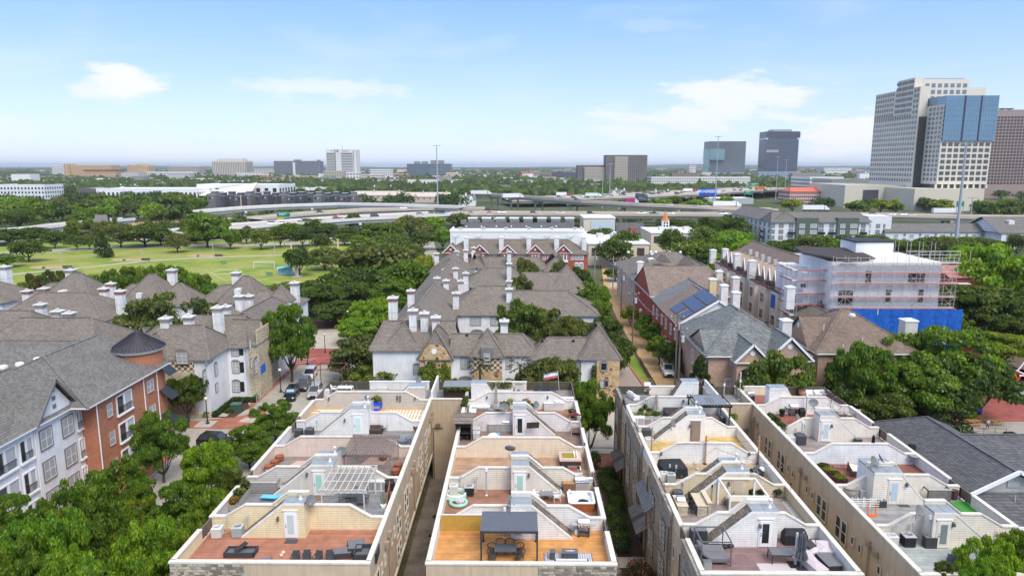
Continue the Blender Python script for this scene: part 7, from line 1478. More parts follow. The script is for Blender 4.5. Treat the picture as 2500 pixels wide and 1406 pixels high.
for px,w,bal,Y in((1886,1.9,0,330),(1907,1.9,0,330),(1931,1.9,1,330),(1958,2.2,0,328.9),(1986,2.8,0,328.9),(2005,1.9,1,330),(2030,1.9,1,330),(2057,2.0,0,328.9),(2084,3.0,0,328.9),(2107,1.9,1,330)):
 for k,z in enumerate((8.6,5.8,3.0,.4)):
  x=at(px,560,Y=Y).x;sash_window(WA,(x,Y-.01,z),0,w,1.6 if not(bal and k in(1,3))else 2.0,DARK if Y==330 else WHITE,BLIND if Y!=330 else DGL,(2 if w>2.4 else 1,1),.12,.1)
  if bal and k in(1,):obj('balcony',BX(x-1.5,x+1.5,Y-1.3,Y-.12,z-.35,z-.2).box(x-1.5,x+1.5,Y-1.3,Y-1.25,z-.2,z+.7).box(x-1.5,x-1.45,Y-1.25,Y-.12,z-.2,z+.7),BLACK,WA)
for i in range(9):
 for k,z in enumerate((8.6,5.8,3.0,.4)):
  y=333.5+i*6.4;sash_window(WA,(X0-.01,y,z),-pi/2,1.7,1.6,DARK,DGL,(1,1),.12,.1)
  if i%3==1 and k in(1,2):obj('balcony',BX(X0-1.4,X0-.12,y-1.6,y+1.6,z-.35,z-.2).box(X0-1.4,X0-1.35,y-1.6,y+1.6,z-.2,z+.7),BLACK,WA)
for px in(2152,):pass
obj('wall',BX(165.01,176,331.5,345,0,at(2150,528,Y=331.5).z),WPAINT,WA)
for px in(2122,2143,2158):
 for z in(8.4,5.6,2.8,.3):sash_window(WA,(at(px,560,Y=331.5).x,331.49,z),0,1.7 if px==2143 else .8,1.6,DARK,DGL,(1,1),.1,.1)
for px in(1893,1990,2040,2090):p=at(px,517,14.6);vents(WA,[(p.x,p.y,14.6)])
WB=thing('apartment_block','long low white apartment block with straight grey-brown roof right of the green bays','apartment building')
x0,x1=at(2165,568,Y=329).x,at(2420,568,Y=329).x;obj('wall',BX(x0,x1,330,341,0,6.5),WPAINT,WB);obj('roof',hipmesh(x0,x1,330,341,6.6,10.2,'x',.3,1.2,.6),[ROOFGR,GREYT],WB)
for i in range(6):
 x=x0+5+i*(x1-x0-8)/5.6;sash_window(WB,(x,329.99,3.6),0,2.1,1.7,WHITE,BLIND,(3,1),.1,.1);sash_window(WB,(x+4,329.99,4.6),0,.8,1.0,GREYT,DGL,(0,0),.1,.1);sash_window(WB,(x+4,329.99,.8),0,1.7,2.6,GREYT,DGL,(1,1),.1,.1)
WC=thing('apartment_block','white gabled apartment block with grey-brown roof at the right edge below the mast','apartment building')
x0=at(2440,560,Y=320).x;obj('wall',BX(x0,x0+30,318,332,0,7.2),WPAINT,WC);obj('roof',hipmesh(x0-1,x0+30,318,345,7.3,13.6,'x',.4,1,.6),[ROOFGR,GREYT],WC);obj('gable_face',MB().yz([(318,7.2),(345,7.2),(331.5,13.0)],x0,x0+.3),WPAINT,WC)
wing(WC,at(2370,540,Y=350).x,at(2470,540,Y=350).x,345,362,7,12.0,'x',8,.5,roof=ROOFGR,wall=WPAINT);chim(WC,2466,538,326,2.6,8,False,WHITE,None,False)
for px in(2462,2481):win(WC,px,582,'y',318,1.9,1.6,GREYT,DGL,(1,1))
TW=thing('office_tower','tall cream office tower with blue glass corner box on a windowless podium at right','office tower');CRT=PN((.70,.64,.54),.7,.06,.05);WDK=PN((.075,.082,.098),.15,.35,.05,0,0,.7);WGR=PN((.17,.20,.235),.2,.2,.05,0,0,.7)
XF,YF=at(2285,460,Y=605).x,605.0;XR=at(2408,460,Y=605).x;zp=18.5
ztf=at(2285,255,Y=605).z;ztg=at(2300,234,Y=605).z
obj('podium',BX(at(2230,500,Y=592).x,at(2400,500,Y=592).x,592,690,0,zp),PN((.62,.56,.46),.8,.05,.05),TW);obj('podium',BX(at(2060,500,Y=640).x,at(2230,500,Y=640).x+12,640,720,0,at(2100,452,Y=640).z),PN((.60,.55,.46),.8,.05,.05),TW)
obj('podium_window',BX(at(2106,500,Y=639).x,at(2143,500,Y=639).x,639.5,639.95,6,16),WDK,TW);obj('louvre_strip',BX(at(2213,500,Y=639).x,at(2223,500,Y=639).x,639.4,639.95,2,17),PN((.3,.29,.27),.7),TW)
obj('front_block',BX(XF,XR,YF,640,zp+3.4,ztf-6),CRT,TW);obj('colonnade',BX(XF+1,XR-1,YF+2,638,zp,zp+3.4),WDK,TW)
for i in range(9):x=XF+(XR-XF)*i/8;obj('column',BX(x-.7,x+.7,YF+.2,YF+1.6,zp,zp+3.4),CRT,TW)
zg0=at(2330,344,Y=605).z
panes(TW,XF+.5,XR-.5,zp+5.5,zg0-.5,YF,8,7,WDK,.68,.62,name='window')
gx=at(2305,300,Y=604).x;obj('glass_box',BX(gx,XR+1.5,YF-1.2,632,zg0,ztg),PN((.13,.24,.36),.06,.12,.04,.25,0,.9),TW)
m=MB()
for k in range(9):z=zg0+(ztg-zg0)*k/9;m.box(gx-.05,XR+1.55,YF-1.3,YF-1.22,z,z+.3)
for k in range(1,18):x=gx+(XR+1.5-gx)*k/18;m.box(x-.08,x+.08,YF-1.28,YF-1.22,zg0,ztg)
obj('glass_mullions',m,PN((.16,.25,.34),.3),TW)
for u in(.36,.67):x=gx+(XR+1.5-gx)*u;obj('dark_fin',BX(x-.6,x+.6,YF-1.5,YF-1.32,zg0,ztg),PN((.05,.05,.09),.4),TW)
obj('front_block_top',BX(XF,gx-.05,YF,640,ztf-6,ztf),CRT,TW);panes(TW,YF+.5,627,zp+5.5,ztf-1,XF,4,16,WGR,.55,.6,'x-',name='window');panes(TW,XF+.5,gx-.5,zg0,ztf-1,YF,2,8,WDK,.6,.6,name='window')
XB=at(2229,440,Y=628).x;ztb=109.5
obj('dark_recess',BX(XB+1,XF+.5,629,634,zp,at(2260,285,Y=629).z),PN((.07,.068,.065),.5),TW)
obj('rear_block',BX(XB,XB+63,640.01,707,zp,105.5),CRT,TW);obj('rear_block',BX(XB,XF-.05,630,640,zp,105.5),CRT,TW)
obj('rear_front',BX(XF+.05,at(2366,200,Y=641).x,640.005,642,60,112.5),CRT,TW)
obj('penthouse',BX(XB-.02,at(2366,200,Y=641).x-3,640.3,668,105.5,114),CRT,TW)
panes(TW,631,706.5,zp+4,82,XB,18,13,WGR,.52,.58,'x-',name='window');panes(TW,672,706.5,82,105,XB,8,5,WDK,.5,.6,'x-',name='window');panes(TW,641,670,84,113.5,XB-.03,3,6,WDK,.86,.55,'x-',name='balcony');panes(TW,631,640,82,105,XB,2,5,WDK,.5,.6,'x-',name='window');panes(TW,641,706,79,84,XB-.04,16,1,WDK,.4,.7,'x-',name='loggia')
xx0,xx1=XF+1,at(2366,200,Y=641).x-1;panes(TW,xx0,xx1,88,110,640.0,7,4,WGR,.6,.6,name='window');obj('crown_windows',BX(xx0,xx1-4,640.05,640.25,111.2,113.4),PN((.3,.45,.55),.2),TW)
T2=thing('office_tower','brown office tower with square windows and dish antennas at the right edge','office tower');a=at(2390,300,Y=830);b=at(2484,300,Y=830);ztt=at(2450,281,Y=830).z;BRT=PN((.34,.26,.23),.8,.05,.03)
obj('wall',BX(a.x-10,b.x+22,830,880,0,ztt),BRT,T2);panes(T2,a.x-10,b.x+22,16,ztt-1,830,20,22,PN((.055,.045,.06),.25,.2,.05,0,0,.6),.68,.62,name='window')
obj('crown',BX(a.x-8,b.x+10,832,870,ztt,at(2450,268,Y=830).z),PN((.30,.26,.24),.8),T2);p=at(2423,279,Y=831);text('tion',T2,(p.x+1,831.6,p.z),6.5,WHITE,ext=.2,bold=.1)
for i,px in enumerate((2429,2448,2466)):p=at(px,267,Y=850);obj('dish',MB().lathe([(0,0),(3.2,.8),(4.4,2.0),(4.5,1.8),(0,-.4)],p.x,850,p.z-1,16),LGR,T2);obj('dish_mount',MB().tube((p.x,850,p.z-5),(p.x,850,p.z),.5,6),LGR,T2)
t=faro('dark grey glass tower with notched waist standing on a pale blue-grey podium',1872,1952,322,412,2050,60,PN((.055,.065,.10),.2,.2,.01,0,0,.8),26,26,PN((.10,.115,.16),.2,.15,.01,0,0,.8),.5,.8,'office_tower','office tower',zb=0)
h=at(1900,322,Y=2050).z;w_=(at(1952,322,Y=2050).x-at(1872,322,Y=2050).x)/2
obj('penthouse',BX(-w_*.55,w_*.6,-20,20,h,h+7),PN((.3,.33,.38),.4),t);obj('notch',BX(-w_-.5,-w_+5,-30.4,30,h-22,h-17).box(w_-5,w_+.5,-30.4,30,h-22,h-17),PN((.6,.65,.72),.5),t);obj('pale_band',BX(-w_*.95,-w_*.2,-30.6,-30.2,h-58,h-51),PN((.35,.38,.37),.4),t)
obj('podium',BX(-w_-22,w_+4,-45,-31,0,at(1900,419,Y=2020).z),PN((.26,.30,.38),.5),t);obj('crown_band',BX(-w_-.3,w_+3,-30.7,-30.1,h-17,h),PN((.075,.08,.105),.4),t)
t=faro('mixed dark and teal glass tower with stacked glass boxes on its left side',1731,1822,346,421,2736,70,PN((.10,.105,.115),.4,.3,.01),22,18,PN((.19,.24,.28),.2,.6,.004,0,0,.7),.55,.5,'office_tower','office tower')
h=at(1731,346,Y=2736).z;w_=(at(1822,346,Y=2736).x-at(1731,346,Y=2736).x)/2;TEAL=PN((.13,.24,.27),.12,.1,.02,0,0,.9)
zq=lambda py:at(1731,py,Y=2736).z
for(u0,u1,p0,p1)in((-1.28,-.98,393,364),(-1.0,-.15,391,364),(-1.26,-.95,409,393),(-1.3,-1.0,421,410)):obj('glass_box',BX(w_*u0,w_*u1,-44,-36,zq(p0),zq(p1)),TEAL,t)
obj('podium',BX(-w_*1.3,w_*.97,-60,-45,0,zq(421)),PN((.26,.31,.42),.5),t)
BG=PN((.60,.55,.47),.8,.05,.02);YB=PN((.62,.43,.24),.8,.05,.02);GYB=PN((.175,.18,.21),.7,.05,.02);WH2=PN((.72,.70,.68),.7,.04,.02);PD=PN((.12,.11,.11),.4,.2,.02);DBR=PN((.13,.115,.11),.7);CRB=PN((.50,.45,.36),.8);BRB=PN((.33,.19,.15),.8);PNK=PN((.55,.40,.31),.8)
F=[('beige office slab with fine vertical ribs on the left skyline',517,600,394,432,2300,60,BG,20,1,PD,.35,.9),('wide dark blue-grey office slab with a central window strip',668,778,394,431,2500,60,GYB,22,7,PD,.3,.3),('low pale building with window rows below the ribbed slab',575,640,423,445,2000,40,WH2,12,4,PD,.6,.4),('cream low buildings between the two slabs',610,668,413,430,2600,40,BG,9,3,PD,.5,.4),('long tan hospital wing with many small windows',165,270,404,436,2150,50,YB,22,7,PD,.5,.45),('tan hospital tower part at the left end of the wing',154,167,401,431,2140,40,YB,2,9,PD,.5,.45),('tan hospital front building with red-brown roof band',205,283,415,440,1950,40,YB,16,6,PD,.55,.45),('white grid fronted building beside the tan hospital',126,154,405,430,2300,40,WH2,8,6,PD,.5,.5),('stepped yellow-brown tower standing alone on the left skyline',309,361,405,439,2240,45,YB,12,10,PD,.45,.4),('pinkish beige office block left of the ribbed slab',410,486,407,432,2500,50,PN((.50,.43,.37),.8),16,6,PD,.6,.5),('low pale long building in front of the pinkish office block',350,470,420,434,2200,30,WH2,24,2,PD,.5,.4),('brown low long building behind trees at left',20,110,431,440,1700,40,PN((.42,.30,.24),.8),12,1,PD,.5,.4),('teal glass office block with stepped roof machinery',993,1100,401,433,2250,60,PN((.10,.135,.16),.25,.2,.02,0,0,.7),20,7,PN((.17,.21,.23),.2,.3,.01,0,0,.7),.7,.5),('dark residential tower with pale balcony strip',1480,1581,380,453,1320,40,DBR,20,15,PN((.28,.27,.26),.5,.3,.05),.5,.5),('cream balcony front of the dark residential tower',1501,1534,384,446,1318,3,CRB,8,15,PN((.16,.14,.13),.5),.6,.5),('dark and cream mid-rise block left of the residential tower',1410,1480,405,440,1330,30,DBR,12,6,PN((.3,.3,.3),.5),.4,.5),('cream front of the mid-rise block with punched windows',1427,1478,410,438,1327,3,CRB,12,8,PD,.5,.5),('dark brown slab in the middle distance with regular windows',1303,1348,421,434,1900,30,PN((.28,.24,.20),.8),14,4,PD,.6,.5),('dark blue slab in the middle distance',1349,1408,421,435,1950,30,PN((.10,.105,.13),.6),14,4,PD,.5,.4),('white building with red frame in the middle distance',1272,1302,421,435,1900,30,WH2,6,3,PD,.5,.4),('brown hall behind the long white apartments',1641,1705,423,432,1500,30,PN((.25,.20,.17),.8),0,0,PD,.5,.5),('grey-white apartment block left of the cream podium',1978,2060,434,484,850,60,WH2,14,5,PD,.5,.45),('pale modern hall attached to the cream podium',2030,2120,439,486,760,50,PN((.48,.45,.41),.8),5,1,PD,.3,.2),('low white mall building far right of the grey tower',2012,2080,411,420,3000,80,WH2,14,2,PD,.5,.4),('distant pale block left of the dark tower',1683,1700,405,425,3000,40,WH2,5,4,PD,.5,.4)]
for i,r_ in enumerate(F):
 lab,a,b,pt_,pb,Y,dep,c,nx,nz,pm,fw,fh=r_;t=faro(lab,a,b,pt_,pb,Y,dep,c,nx,nz,pm,fw,fh)
 w_=(at(b,pt_,Y=Y).x-at(a,pt_,Y=Y).x)/2;h=at(a,pt_,Y=Y).z;d=dep/2
 if i==0:obj('penthouse',BX(-w_*.75,w_*.75,-d*.7,d*.7,h,h+8),BG,t)
 if i==1:obj('window_strip',BX(-w_*.16,-w_*.05,-d-.6,-d-.35,6,h-4),WH2,t);obj('stair_tower',BX(w_*.93,w_*1.06,-d-.7,-d+8,0,h+5),GYB,t);obj('penthouse',BX(-w_*.2,w_*.1,-5,5,h,h+6),GYB,t)
 if i==6:obj('roof_band',BX(-w_-1,w_+1,-d-1.5,d,h-3,h+1),PN((.30,.12,.08),.8),t)
 if i==8:obj('upper_step',BX(-w_*.15,w_*.35,-d,d,h,h+5),YB,t);obj('upper_step',BX(-w_*.9,-w_*.5,-d,d,h,h+2),YB,t)
 if i==12:
  for u in(-.7,-.35,.05,.4):obj('roof_machinery',BX(w_*u,w_*(u+.25),-10,10,h,h+9+3*(u>0)),PN((.22,.23,.25),.6),t)
 if i==19:obj('red_frame',BX(-w_-1,w_+1,-d-.8,-d-.3,h-1.5,h+1).box(-w_-1,-w_+4,-d-.8,-d-.3,0,h-1.5),PN((.55,.08,.04),.6),t)
HS=faro('white hospital tower with dark window bands, a central shaft and a star emblem',795,868,366,424,1912,50,WH2,0,0,PD,name='hospital_tower',cat='hospital');Yh=1912;wl=(at(868,366,Y=Yh).x-at(795,366,Y=Yh).x)/2;cx_=(at(868,366,Y=Yh).x+at(795,366,Y=Yh).x)/2
zz=lambda py:at(830,py,Y=Yh).z;xx=lambda px:at(px,400,Y=Yh).x-cx_
for k in range(12):
 z=zz(375.5+3.95*k)
 obj('window_band',BX(xx(798),xx(817),-25.5,-25.05,z-1.1,z+(1.6 if k==0 else .8)),PN((.13,.12,.12),.5),HS);obj('window_band',BX(xx(833.5),xx(861.5),-25.5,-25.05,z-1.1,z+(1.6 if k==0 else .8)),PN((.13,.12,.12),.5),HS)
obj('shaft',BX(xx(820.5),xx(832),-27,-25.02,0,zz(364)),PN((.66,.65,.65),.7),HS);obj('dark_joint',BX(xx(818),xx(820.5),-26,-25.02,0,zz(365)),PN((.2,.2,.2),.7),HS);obj('dark_joint',BX(xx(863.3),xx(864.6),-25.8,-25.02,0,zz(366)),PN((.25,.25,.25),.7),HS)
EM=PN((.1,.1,.13),.5)
obj('star_emblem',MB().cb(xx(825.5),-27.2,zz(369),6,.3,1.7,0,0,0,R(35)).cb(xx(825.5),-27.3,zz(369),6,.3,1.7,0,0,0,R(-60)).cb(xx(825.5),-27.4,zz(369),4,.3,1.5,0,0,0,R(-10)),EM,HS)
text('Texas',HS,(xx(811),-25.3,zz(369.5)),3.0,EM,ext=.1);text('& Scott White',HS,(xx(845),-25.3,zz(369.5)),3.4,EM,ext=.1);text('Health Center',HS,(xx(845),-25.3,zz(371.8)),1.8,EM,ext=.1)
obj('mast',MB().tube((xx(832),0,zz(365)),(xx(832),0,zz(356)),.4,5),PD,HS)
for lab,a,b,pt_,pb,Y,c,nx,nz in(('low cream clinic wing with brown roof in front of the hospital tower',790,840,418,432,1700,CRB,8,3),('grey concrete block below the hospital',783,812,431,444,1500,PN((.3,.3,.3),.8),0,0),('white low clinic right of the hospital',845,876,421,438,1650,WH2,4,2),('pale clinic with name board right of the hospital',903,956,414,430,1800,WH2,10,3),('low banded clinic building',876,935,426,438,1700,PN((.62,.57,.5),.8),10,2),('pinkish parking structure behind the white halls',690,780,430,441,1800,PNK,14,2),('brick low hall left of the parking structure',628,700,432,443,1650,BRB,12,1),('long brick mill-like hall with white end',940,1060,438,450,1450,BRB,16,1),('small tan apartment row at far left',430,520,437,445,2000,PNK,10,1)):
 faro(lab,a,b,pt_,pb,Y,25,c,nx,nz,PD,.6,.4,'low_building')
for lab,a,b,pt_,pb,Y,dep,c,nx,nz,nm in(('white corner apartment building with deep balconies at the left edge',-10,107,453,497,703,30,WPAINT,14,4,'apartment_block'),('long white apartment building with square windows behind the park trees',228,480,462,492,765,60,WHITE,24,1,'apartment_block'),('dark brown end block of the long white building',186,230,462,488,762,50,PN((.14,.125,.125),.7),6,1,'apartment_block'),('white building with long ramp roof and dark openings',480,680,452,478,800,60,WHITE,10,1,'parking_building'),('white low hall with dark band right of the ramp roof',670,782,460,477,900,50,WHITE,9,1,'low_building'),('long white apartment row with many windows left of the billboard',1590,1832,433,459,1180,40,WH2,56,4,'apartment_block'),('pale grey warehouse behind the billboard',1725,1840,486,506,700,40,PN((.42,.46,.46),.6),0,0,'warehouse'),('white roofed hall behind the trees',995,1068,440,456,1150,30,WH2,8,1,'low_building')):
 faro(lab,a,b,pt_,pb,Y,dep,c,nx,nz,PD if 'windows left' in lab else DARK,.45,.5,nm,roofc=PN((.8,.8,.8),.8))
p=at(735,462,Y=899);RM=thing('roof_sign','grey rooftop sign with the letters ICON on the white hall','sign',(p.x,899,p.z));obj('sign_board',BX(-5.5,5.5,0,.5,-4,2),PN((.35,.35,.34),.7),RM);text('ICON',RM,(0,-.2,-3.2),5.2,WHITE,ext=.15,bold=.05)
a=at(485,470,Y=790);b=at(590,448,Y=790);RP=thing('ramp_roof','pale sloping ramp roof of the parking building','ramp',(0,0,0));obj('ramp_slab',MB().add([(a.x,770,a.z-3),(b.x+16,770,a.z-2),(b.x+16,795,b.z+1),(a.x,795,a.z),(a.x,770,a.z-4),(b.x+16,770,a.z-3),(b.x+16,795,b.z),(a.x,795,a.z-1)],[(0,1,2,3),(0,4,5,1),(1,5,6,2)]),PN((.66,.6,.53),.8),RP);obj('opening',BX(a.x+2,b.x+14,769,769.9,5,a.z-4),DARK,RP)
for i in range(17):
 px=505+i*21.5;Y=590+(i%3)*10+i*2;pt_=476+(i%2)*3+(1 if i>9 else 0);a,b=at(px,pt_,Y=Y),at(px+20,pt_,Y=Y)
 w_=(b.x-a.x)/2;t=thing('modern_town_house','charcoal modern town house above the curved ramp, '+place_word(i,17)+' of the row','town house',((a.x+b.x)/2,Y,0),group='charcoal modern town houses')
 c=PN((.085,.088,.105),.7,.1,.1)if i%4 else PN((.16,.16,.17),.7);obj('wall',BX(-w_+.1,w_-.1,0,14,0,a.z),c,t);obj('roof_box',BX(-w_*.5,w_*.7,4,10,a.z,a.z+2.6),c,t);obj('roof_lid',BX(-w_*.6,w_*.8,3.6,10.4,a.z+2.6,a.z+2.9),PN((.5,.5,.52),.6),t)
 obj('roof',BX(-w_+.3,w_-.3,.2,13.8,a.z,a.z+.08),PN((.42,.42,.43),.8),t)
 for k,x in enumerate((-w_*.55,w_*.15)):obj('window',BX(x,x+w_*.35,-.1,-.01,a.z-3.4,a.z-1.6),BLIND if(i+k)%2 else GLD,t)
 if i==3:obj('tan_pier',BX(w_-1.2,w_-.2,-.3,.0-.12,0,a.z+1),PNK,t)
HL=[(1110,1140,440,900,0),(1215,1248,452,760,1),(1272,1345,455,740,0),(1240,1320,440,950,0),(1390,1470,448,850,1),(1500,1548,448,830,1),(1120,1160,476,620,0),(1490,1530,463,760,0),(1325,1400,438,1050,0),(1180,1240,436,1200,0),(860,985,467,800,2),(985,1100,470,760,2),(1060,1120,440,1200,0),(540,610,440,1600,0),(880,960,455,1050,0),(320,400,447,1300,0),(260,330,452,1250,0),(130,180,452,1200,0),(2100,2160,418,2600,0),(1580,1640,466,900,0)]
for i,(a_,b_,pt_,Y,k)in enumerate(HL):
 Y=min(1700,at(a_,pt_,10.5).y);a,b=at(a_,pt_,Y=Y),at(b_,pt_,Y=Y);w_=(b.x-a.x)/2;t=thing('gabled_house',['white gabled house','pale hip roofed house','pinkish stepped row'][k]+f', {place_word(sorted(HL).index(HL[i]), len(HL))} of the houses beyond the elevated roads','house',((a.x+b.x)/2,Y+8,0),group='houses beyond the elevated roads')
 h=a.z;wc=[WHITE,WPAINT,PN((.58,.46,.40),.8)][k];wing(t,-w_,w_,-8,8,h-4.5,h,'x',2 if k else .3,2 if k else .3,roof=ROOFGR if k<2 else PN((.55,.47,.42),.8),wall=wc)
 for j in range(max(2,int(w_/3))):
  x=-w_+(j+.5)*2*w_/max(2,int(w_/3));obj('window',BX(x-.7,x+.7,-8.12,-8.01,h-7,h-5.4),PD,t)
 if k!=1:
  for u in(-.5,.45):obj('gable',MB().xz([(w_*u-3,h-4.6),(w_*u+3,h-4.6),(w_*u,h-1)],-8.6,-4),wc,t)
  for u in(-.2,.8):obj('chimney',BX(w_*u-.7,w_*u+.7,-2,-.6,h-3,h+1.5),wc,t)
RO=faro('red brick school-like building with orange-red roof between highway and tower',1928,2032,470,500,690,30,brick((.30,.06,.045)),20,3,WHITE,.45,.5,'brick_building');w_=(at(2032,470,Y=690).x-at(1928,470,Y=690).x)/2;h=at(1928,470,Y=690).z
obj('roof',hipmesh(-w_*.9,w_*.8,-14,14,h+.3,h+4.5,'x',4,4,.5),[PN((.62,.16,.09),.7),WHITE],RO);obj('orange_awning',BX(w_*.8,w_*1.2,-18,-15.6,0,5),PN((.7,.2,.05),.6),RO)
g_=np.random.default_rng(5);m=MB()
mts=[WH2,BG,PN((.30,.27,.26),.8),PNK,BRB,PN((.48,.48,.50),.8)]
for i in range(900):
 Y=1350+5600*g_.random()**1.3;px=g_.uniform(-150,2650);X=at(px,430,Y=Y).x
 if Y<1400 and 1150<px<1620:continue
 w=g_.uniform(8,26)*(1+Y/5000);d=g_.uniform(8,16);hh=g_.uniform(5,11)+(g_.random()<.06)*g_.uniform(6,14);m.box(X-w,X+w,Y-d,Y+d,0,hh,int(g_.integers(0,6)))
 m.box(X-w*.9,X+w*.9,Y-d*.9,Y+d*.9,hh,hh+.8,2 if g_.random()<.5 else 0)
obj('distant_buildings',m,mts,None,kind='stuff');o=bpy.data.objects['distant_buildings'];tag(o,'mass of small pale and brown buildings scattered through the far city','buildings')
#  ground, streets, park, elevated roads
def sheet(name,pts,z,mat,th=None):
 m=MB()
 if th:m.xy(pts,z-th,z)
 else:m.add([(x,y,z)for x,y in pts],[tuple(range(len(pts)))])
 return struct(name,m,mat)
def rect(x0,x1,y0,y1):return[(x0,y0),(x1,y0),(x1,y1),(x0,y1)]
GND=ground_mat('city_ground',[(.045,.065,.025),(.07,.09,.035),(.11,.12,.06),(.06,.08,.03)],.012,.6)
m=MB();n=24
xs_=[-26000+52000*(i/n)for i in range(n+1)];ys_=[-400+28400*(i/n)**1.6 for i in range(n+1)]
m.add([(x,y,0)for y in ys_ for x in xs_],[(j*(n+1)+i,j*(n+1)+i+1,(j+1)*(n+1)+i+1,(j+1)*(n+1)+i)for j in range(n)for i in range(n)]);struct('ground',m,GND)
m=MB();hp=[]
for k in range(61):
 a=R(-62+124*k/60);h=26+22*sin(k*.35+1)+12*sin(k*.9)+(30 if k>30 else 0)*.5;d=12500
 hp+=[(d*sin(a),d*cos(a),0),((d+900)*sin(a),(d+900)*cos(a),max(12,h)),((d+4000)*sin(a),(d+4000)*cos(a),0)]
m.add(hp,[(3*k+j,3*k+3+j,3*k+4+j,3*k+1+j)for k in range(60)for j in range(2)],0,True);struct('hills',m,ground_mat('wooded_hills',[(.035,.055,.025),(.06,.08,.035)],.004,.05))
ASPH=ground_mat('street_concrete',[(.30,.27,.235),(.38,.345,.30),(.43,.39,.345)],.25,9,bump=.1);SIDE=ground_mat('sidewalk_concrete',[(.40,.36,.31),(.50,.45,.39)],.4,10,bump=.1)
BRP=courses('brick_paving',(.30,.10,.065),(.40,.16,.11),(.38,.25,.18),.22,.11,.012,.9,.2)
def flatbrick(c1,c2):
 m,n,b=newmat('brick_paving');t=N(n,'ShaderNodeTexCoord');br=N(n,'ShaderNodeTexBrick');lk(n,t,'Object',br,0);br.inputs['Scale'].default_value=1;br.inputs['Brick Width'].default_value=.24;br.inputs['Row Height'].default_value=.12;br.inputs['Mortar Size'].default_value=.012
 br.inputs['Color1'].default_value=col4(c1);br.inputs['Color2'].default_value=col4(c2);br.inputs['Mortar'].default_value=col4(mul(c2,.7));no=N(n,'ShaderNodeTexNoise');no.inputs['Scale'].default_value=.5;no.inputs['Detail'].default_value=6;lk(n,t,'Object',no,0);r=ramp2(n,no,0,(.75,)*3,(1.2,)*3,.3,.7)
 mm=N(n,'ShaderNodeMixRGB',blend_type='MULTIPLY');mm.inputs[0].default_value=1;lk(n,br,0,mm,1);lk(n,r,0,mm,2);lk(n,mm,0,b,'Base Color');b.inputs['Roughness'].default_value=.9;return m
BRP=flatbrick((.30,.10,.06),(.42,.17,.11));RDP=flatbrick((.30,.075,.06),(.36,.10,.085))
SAND=ground_mat('sandy_lane',[(.42,.25,.12),(.54,.35,.18),(.62,.43,.25)],.35,6);SOIL=ground_mat('planting_soil',[(.05,.035,.025),(.09,.06,.04)],.8,8);LAWN=ground_mat('lawn',[(.13,.21,.028),(.20,.27,.04),(.32,.31,.08),(.17,.25,.035)],.05,2.5,bump=.4)
ALLEY=ground_mat('alley_concrete',[(.14,.115,.095),(.24,.195,.155),(.33,.28,.225)],.3,8,bump=.1);DRIVE=ground_mat('drive_concrete',[(.34,.275,.235),(.40,.33,.285)],.2,8,bump=.1)
sheet('yard_soil',rect(-130,120,30,215),.01,ground_mat('yard',[(.06,.07,.03),(.12,.10,.06),(.20,.16,.11)],.15,3))
sheet('sidewalk',rect(-48.6,-24.2,20,104),.10,SIDE);sheet('sidewalk',rect(-60,14.8,85.3,101.6),.106,SIDE)
sheet('street',rect(-42.5,-30.5,20,134),.114,ASPH);sheet('street',rect(-62,-36,86.5,93.6),.118,ASPH);sheet('cross_street',rect(-30.6,75,88,98),.122,ASPH)
sheet('brick_sidewalk',[(-48.5,40),(-44.4,40),(-44.4,84),(-48.5,86)],.13,BRP);sheet('brick_sidewalk',[(-55,93.9),(-40,93.9),(-37.8,98),(-39.0,103.0),(-41.5,99.5),(-47,97.2),(-55,96.8)],.13,BRP)
sheet('paving_field',rect(-46.8,-44.3,94.6,97.2),.136,SIDE);sheet('crosswalk',[(-41.2,96.8),(-36.9,96.2),(-37.1,97.7),(-40.8,98.6)],.134,SIDE);sheet('brick_sidewalk',rect(-42.4,-41.4,102,134),.13,BRP)
sheet('sidewalk',[(-44.5,99),(-41.6,101),(-41.4,134),(-46,134)],.128,SIDE)
sheet('red_plaza',[(-43,126.5),(-33.8,126.5),(-33.8,138.5),(-43,138.5)],.142,RDP);sheet('plaza',[(-46,138.5),(-32,138.5),(-33,156),(-46,156)],.14,SIDE);sheet('brick_walk',rect(-49,-34,156,205),.14,flatbrick((.13,.06,.045),(.18,.08,.06)))
kb_=MB()
for x0,x1,y0,y1 in((-44.45,-44.2,40,86),(-30.7,-30.4,40,86),(-62,-44.2,93.5,93.75),(-30.5,15,87.7,88)):kb_.box(x0,x1,y0,y1,.05,.26)
struct('kerb',kb_,PN((.46,.42,.37),.9))
m=MB()
for k in range(3):m.beam((-42.8,127.2+k*1.6,.147),(-40.2+k*.3,128.6+k*1.2,.147),.12,.004)
struct('painted_lines',m,WHITE)
sheet('alley',rect(-10.6,-6.1,36,78.4),.02,ALLEY);sheet('alley',rect(23.3,27.0,36,77),.02,ALLEY)
m=MB()
for k in range(14):m.box(-10.4,-6.2,40+k*2.9,40.03+k*2.9,.02,.024)
m.box(-8.35,-8.32,36,78,.02,.025);struct('alley_joints',m,PN((.07,.06,.05),.9))
for i,y in enumerate((69.3,65.4,54.3,51.0,47.5)):o=thing('manhole_cover','dark round cover in the alley, '+('farthest','second farthest','middle','second nearest','nearest')[i]+' of the five','manhole',(-8.9+.1*i,y,.02),group='manhole covers in the alley');obj('cover',MB().lathe([(.32,0),(.32,.02),(0,.025)],n=16),PN((.035,.03,.028),.6),o);obj('rim',MB().lathe([(.38,0),(.38,.012),(.32,.012)],n=16),DARK,o)
o=thing('drain_grate','square dark drain grate in the alley beside the middle row','drain',(-7.0,58.6,.02));obj('grate',BX(-.4,.4,-.4,.4,0,.02),BLACK,o);obj('frame',BX(-.45,.45,-.45,.45,0,.012),DARK,o)
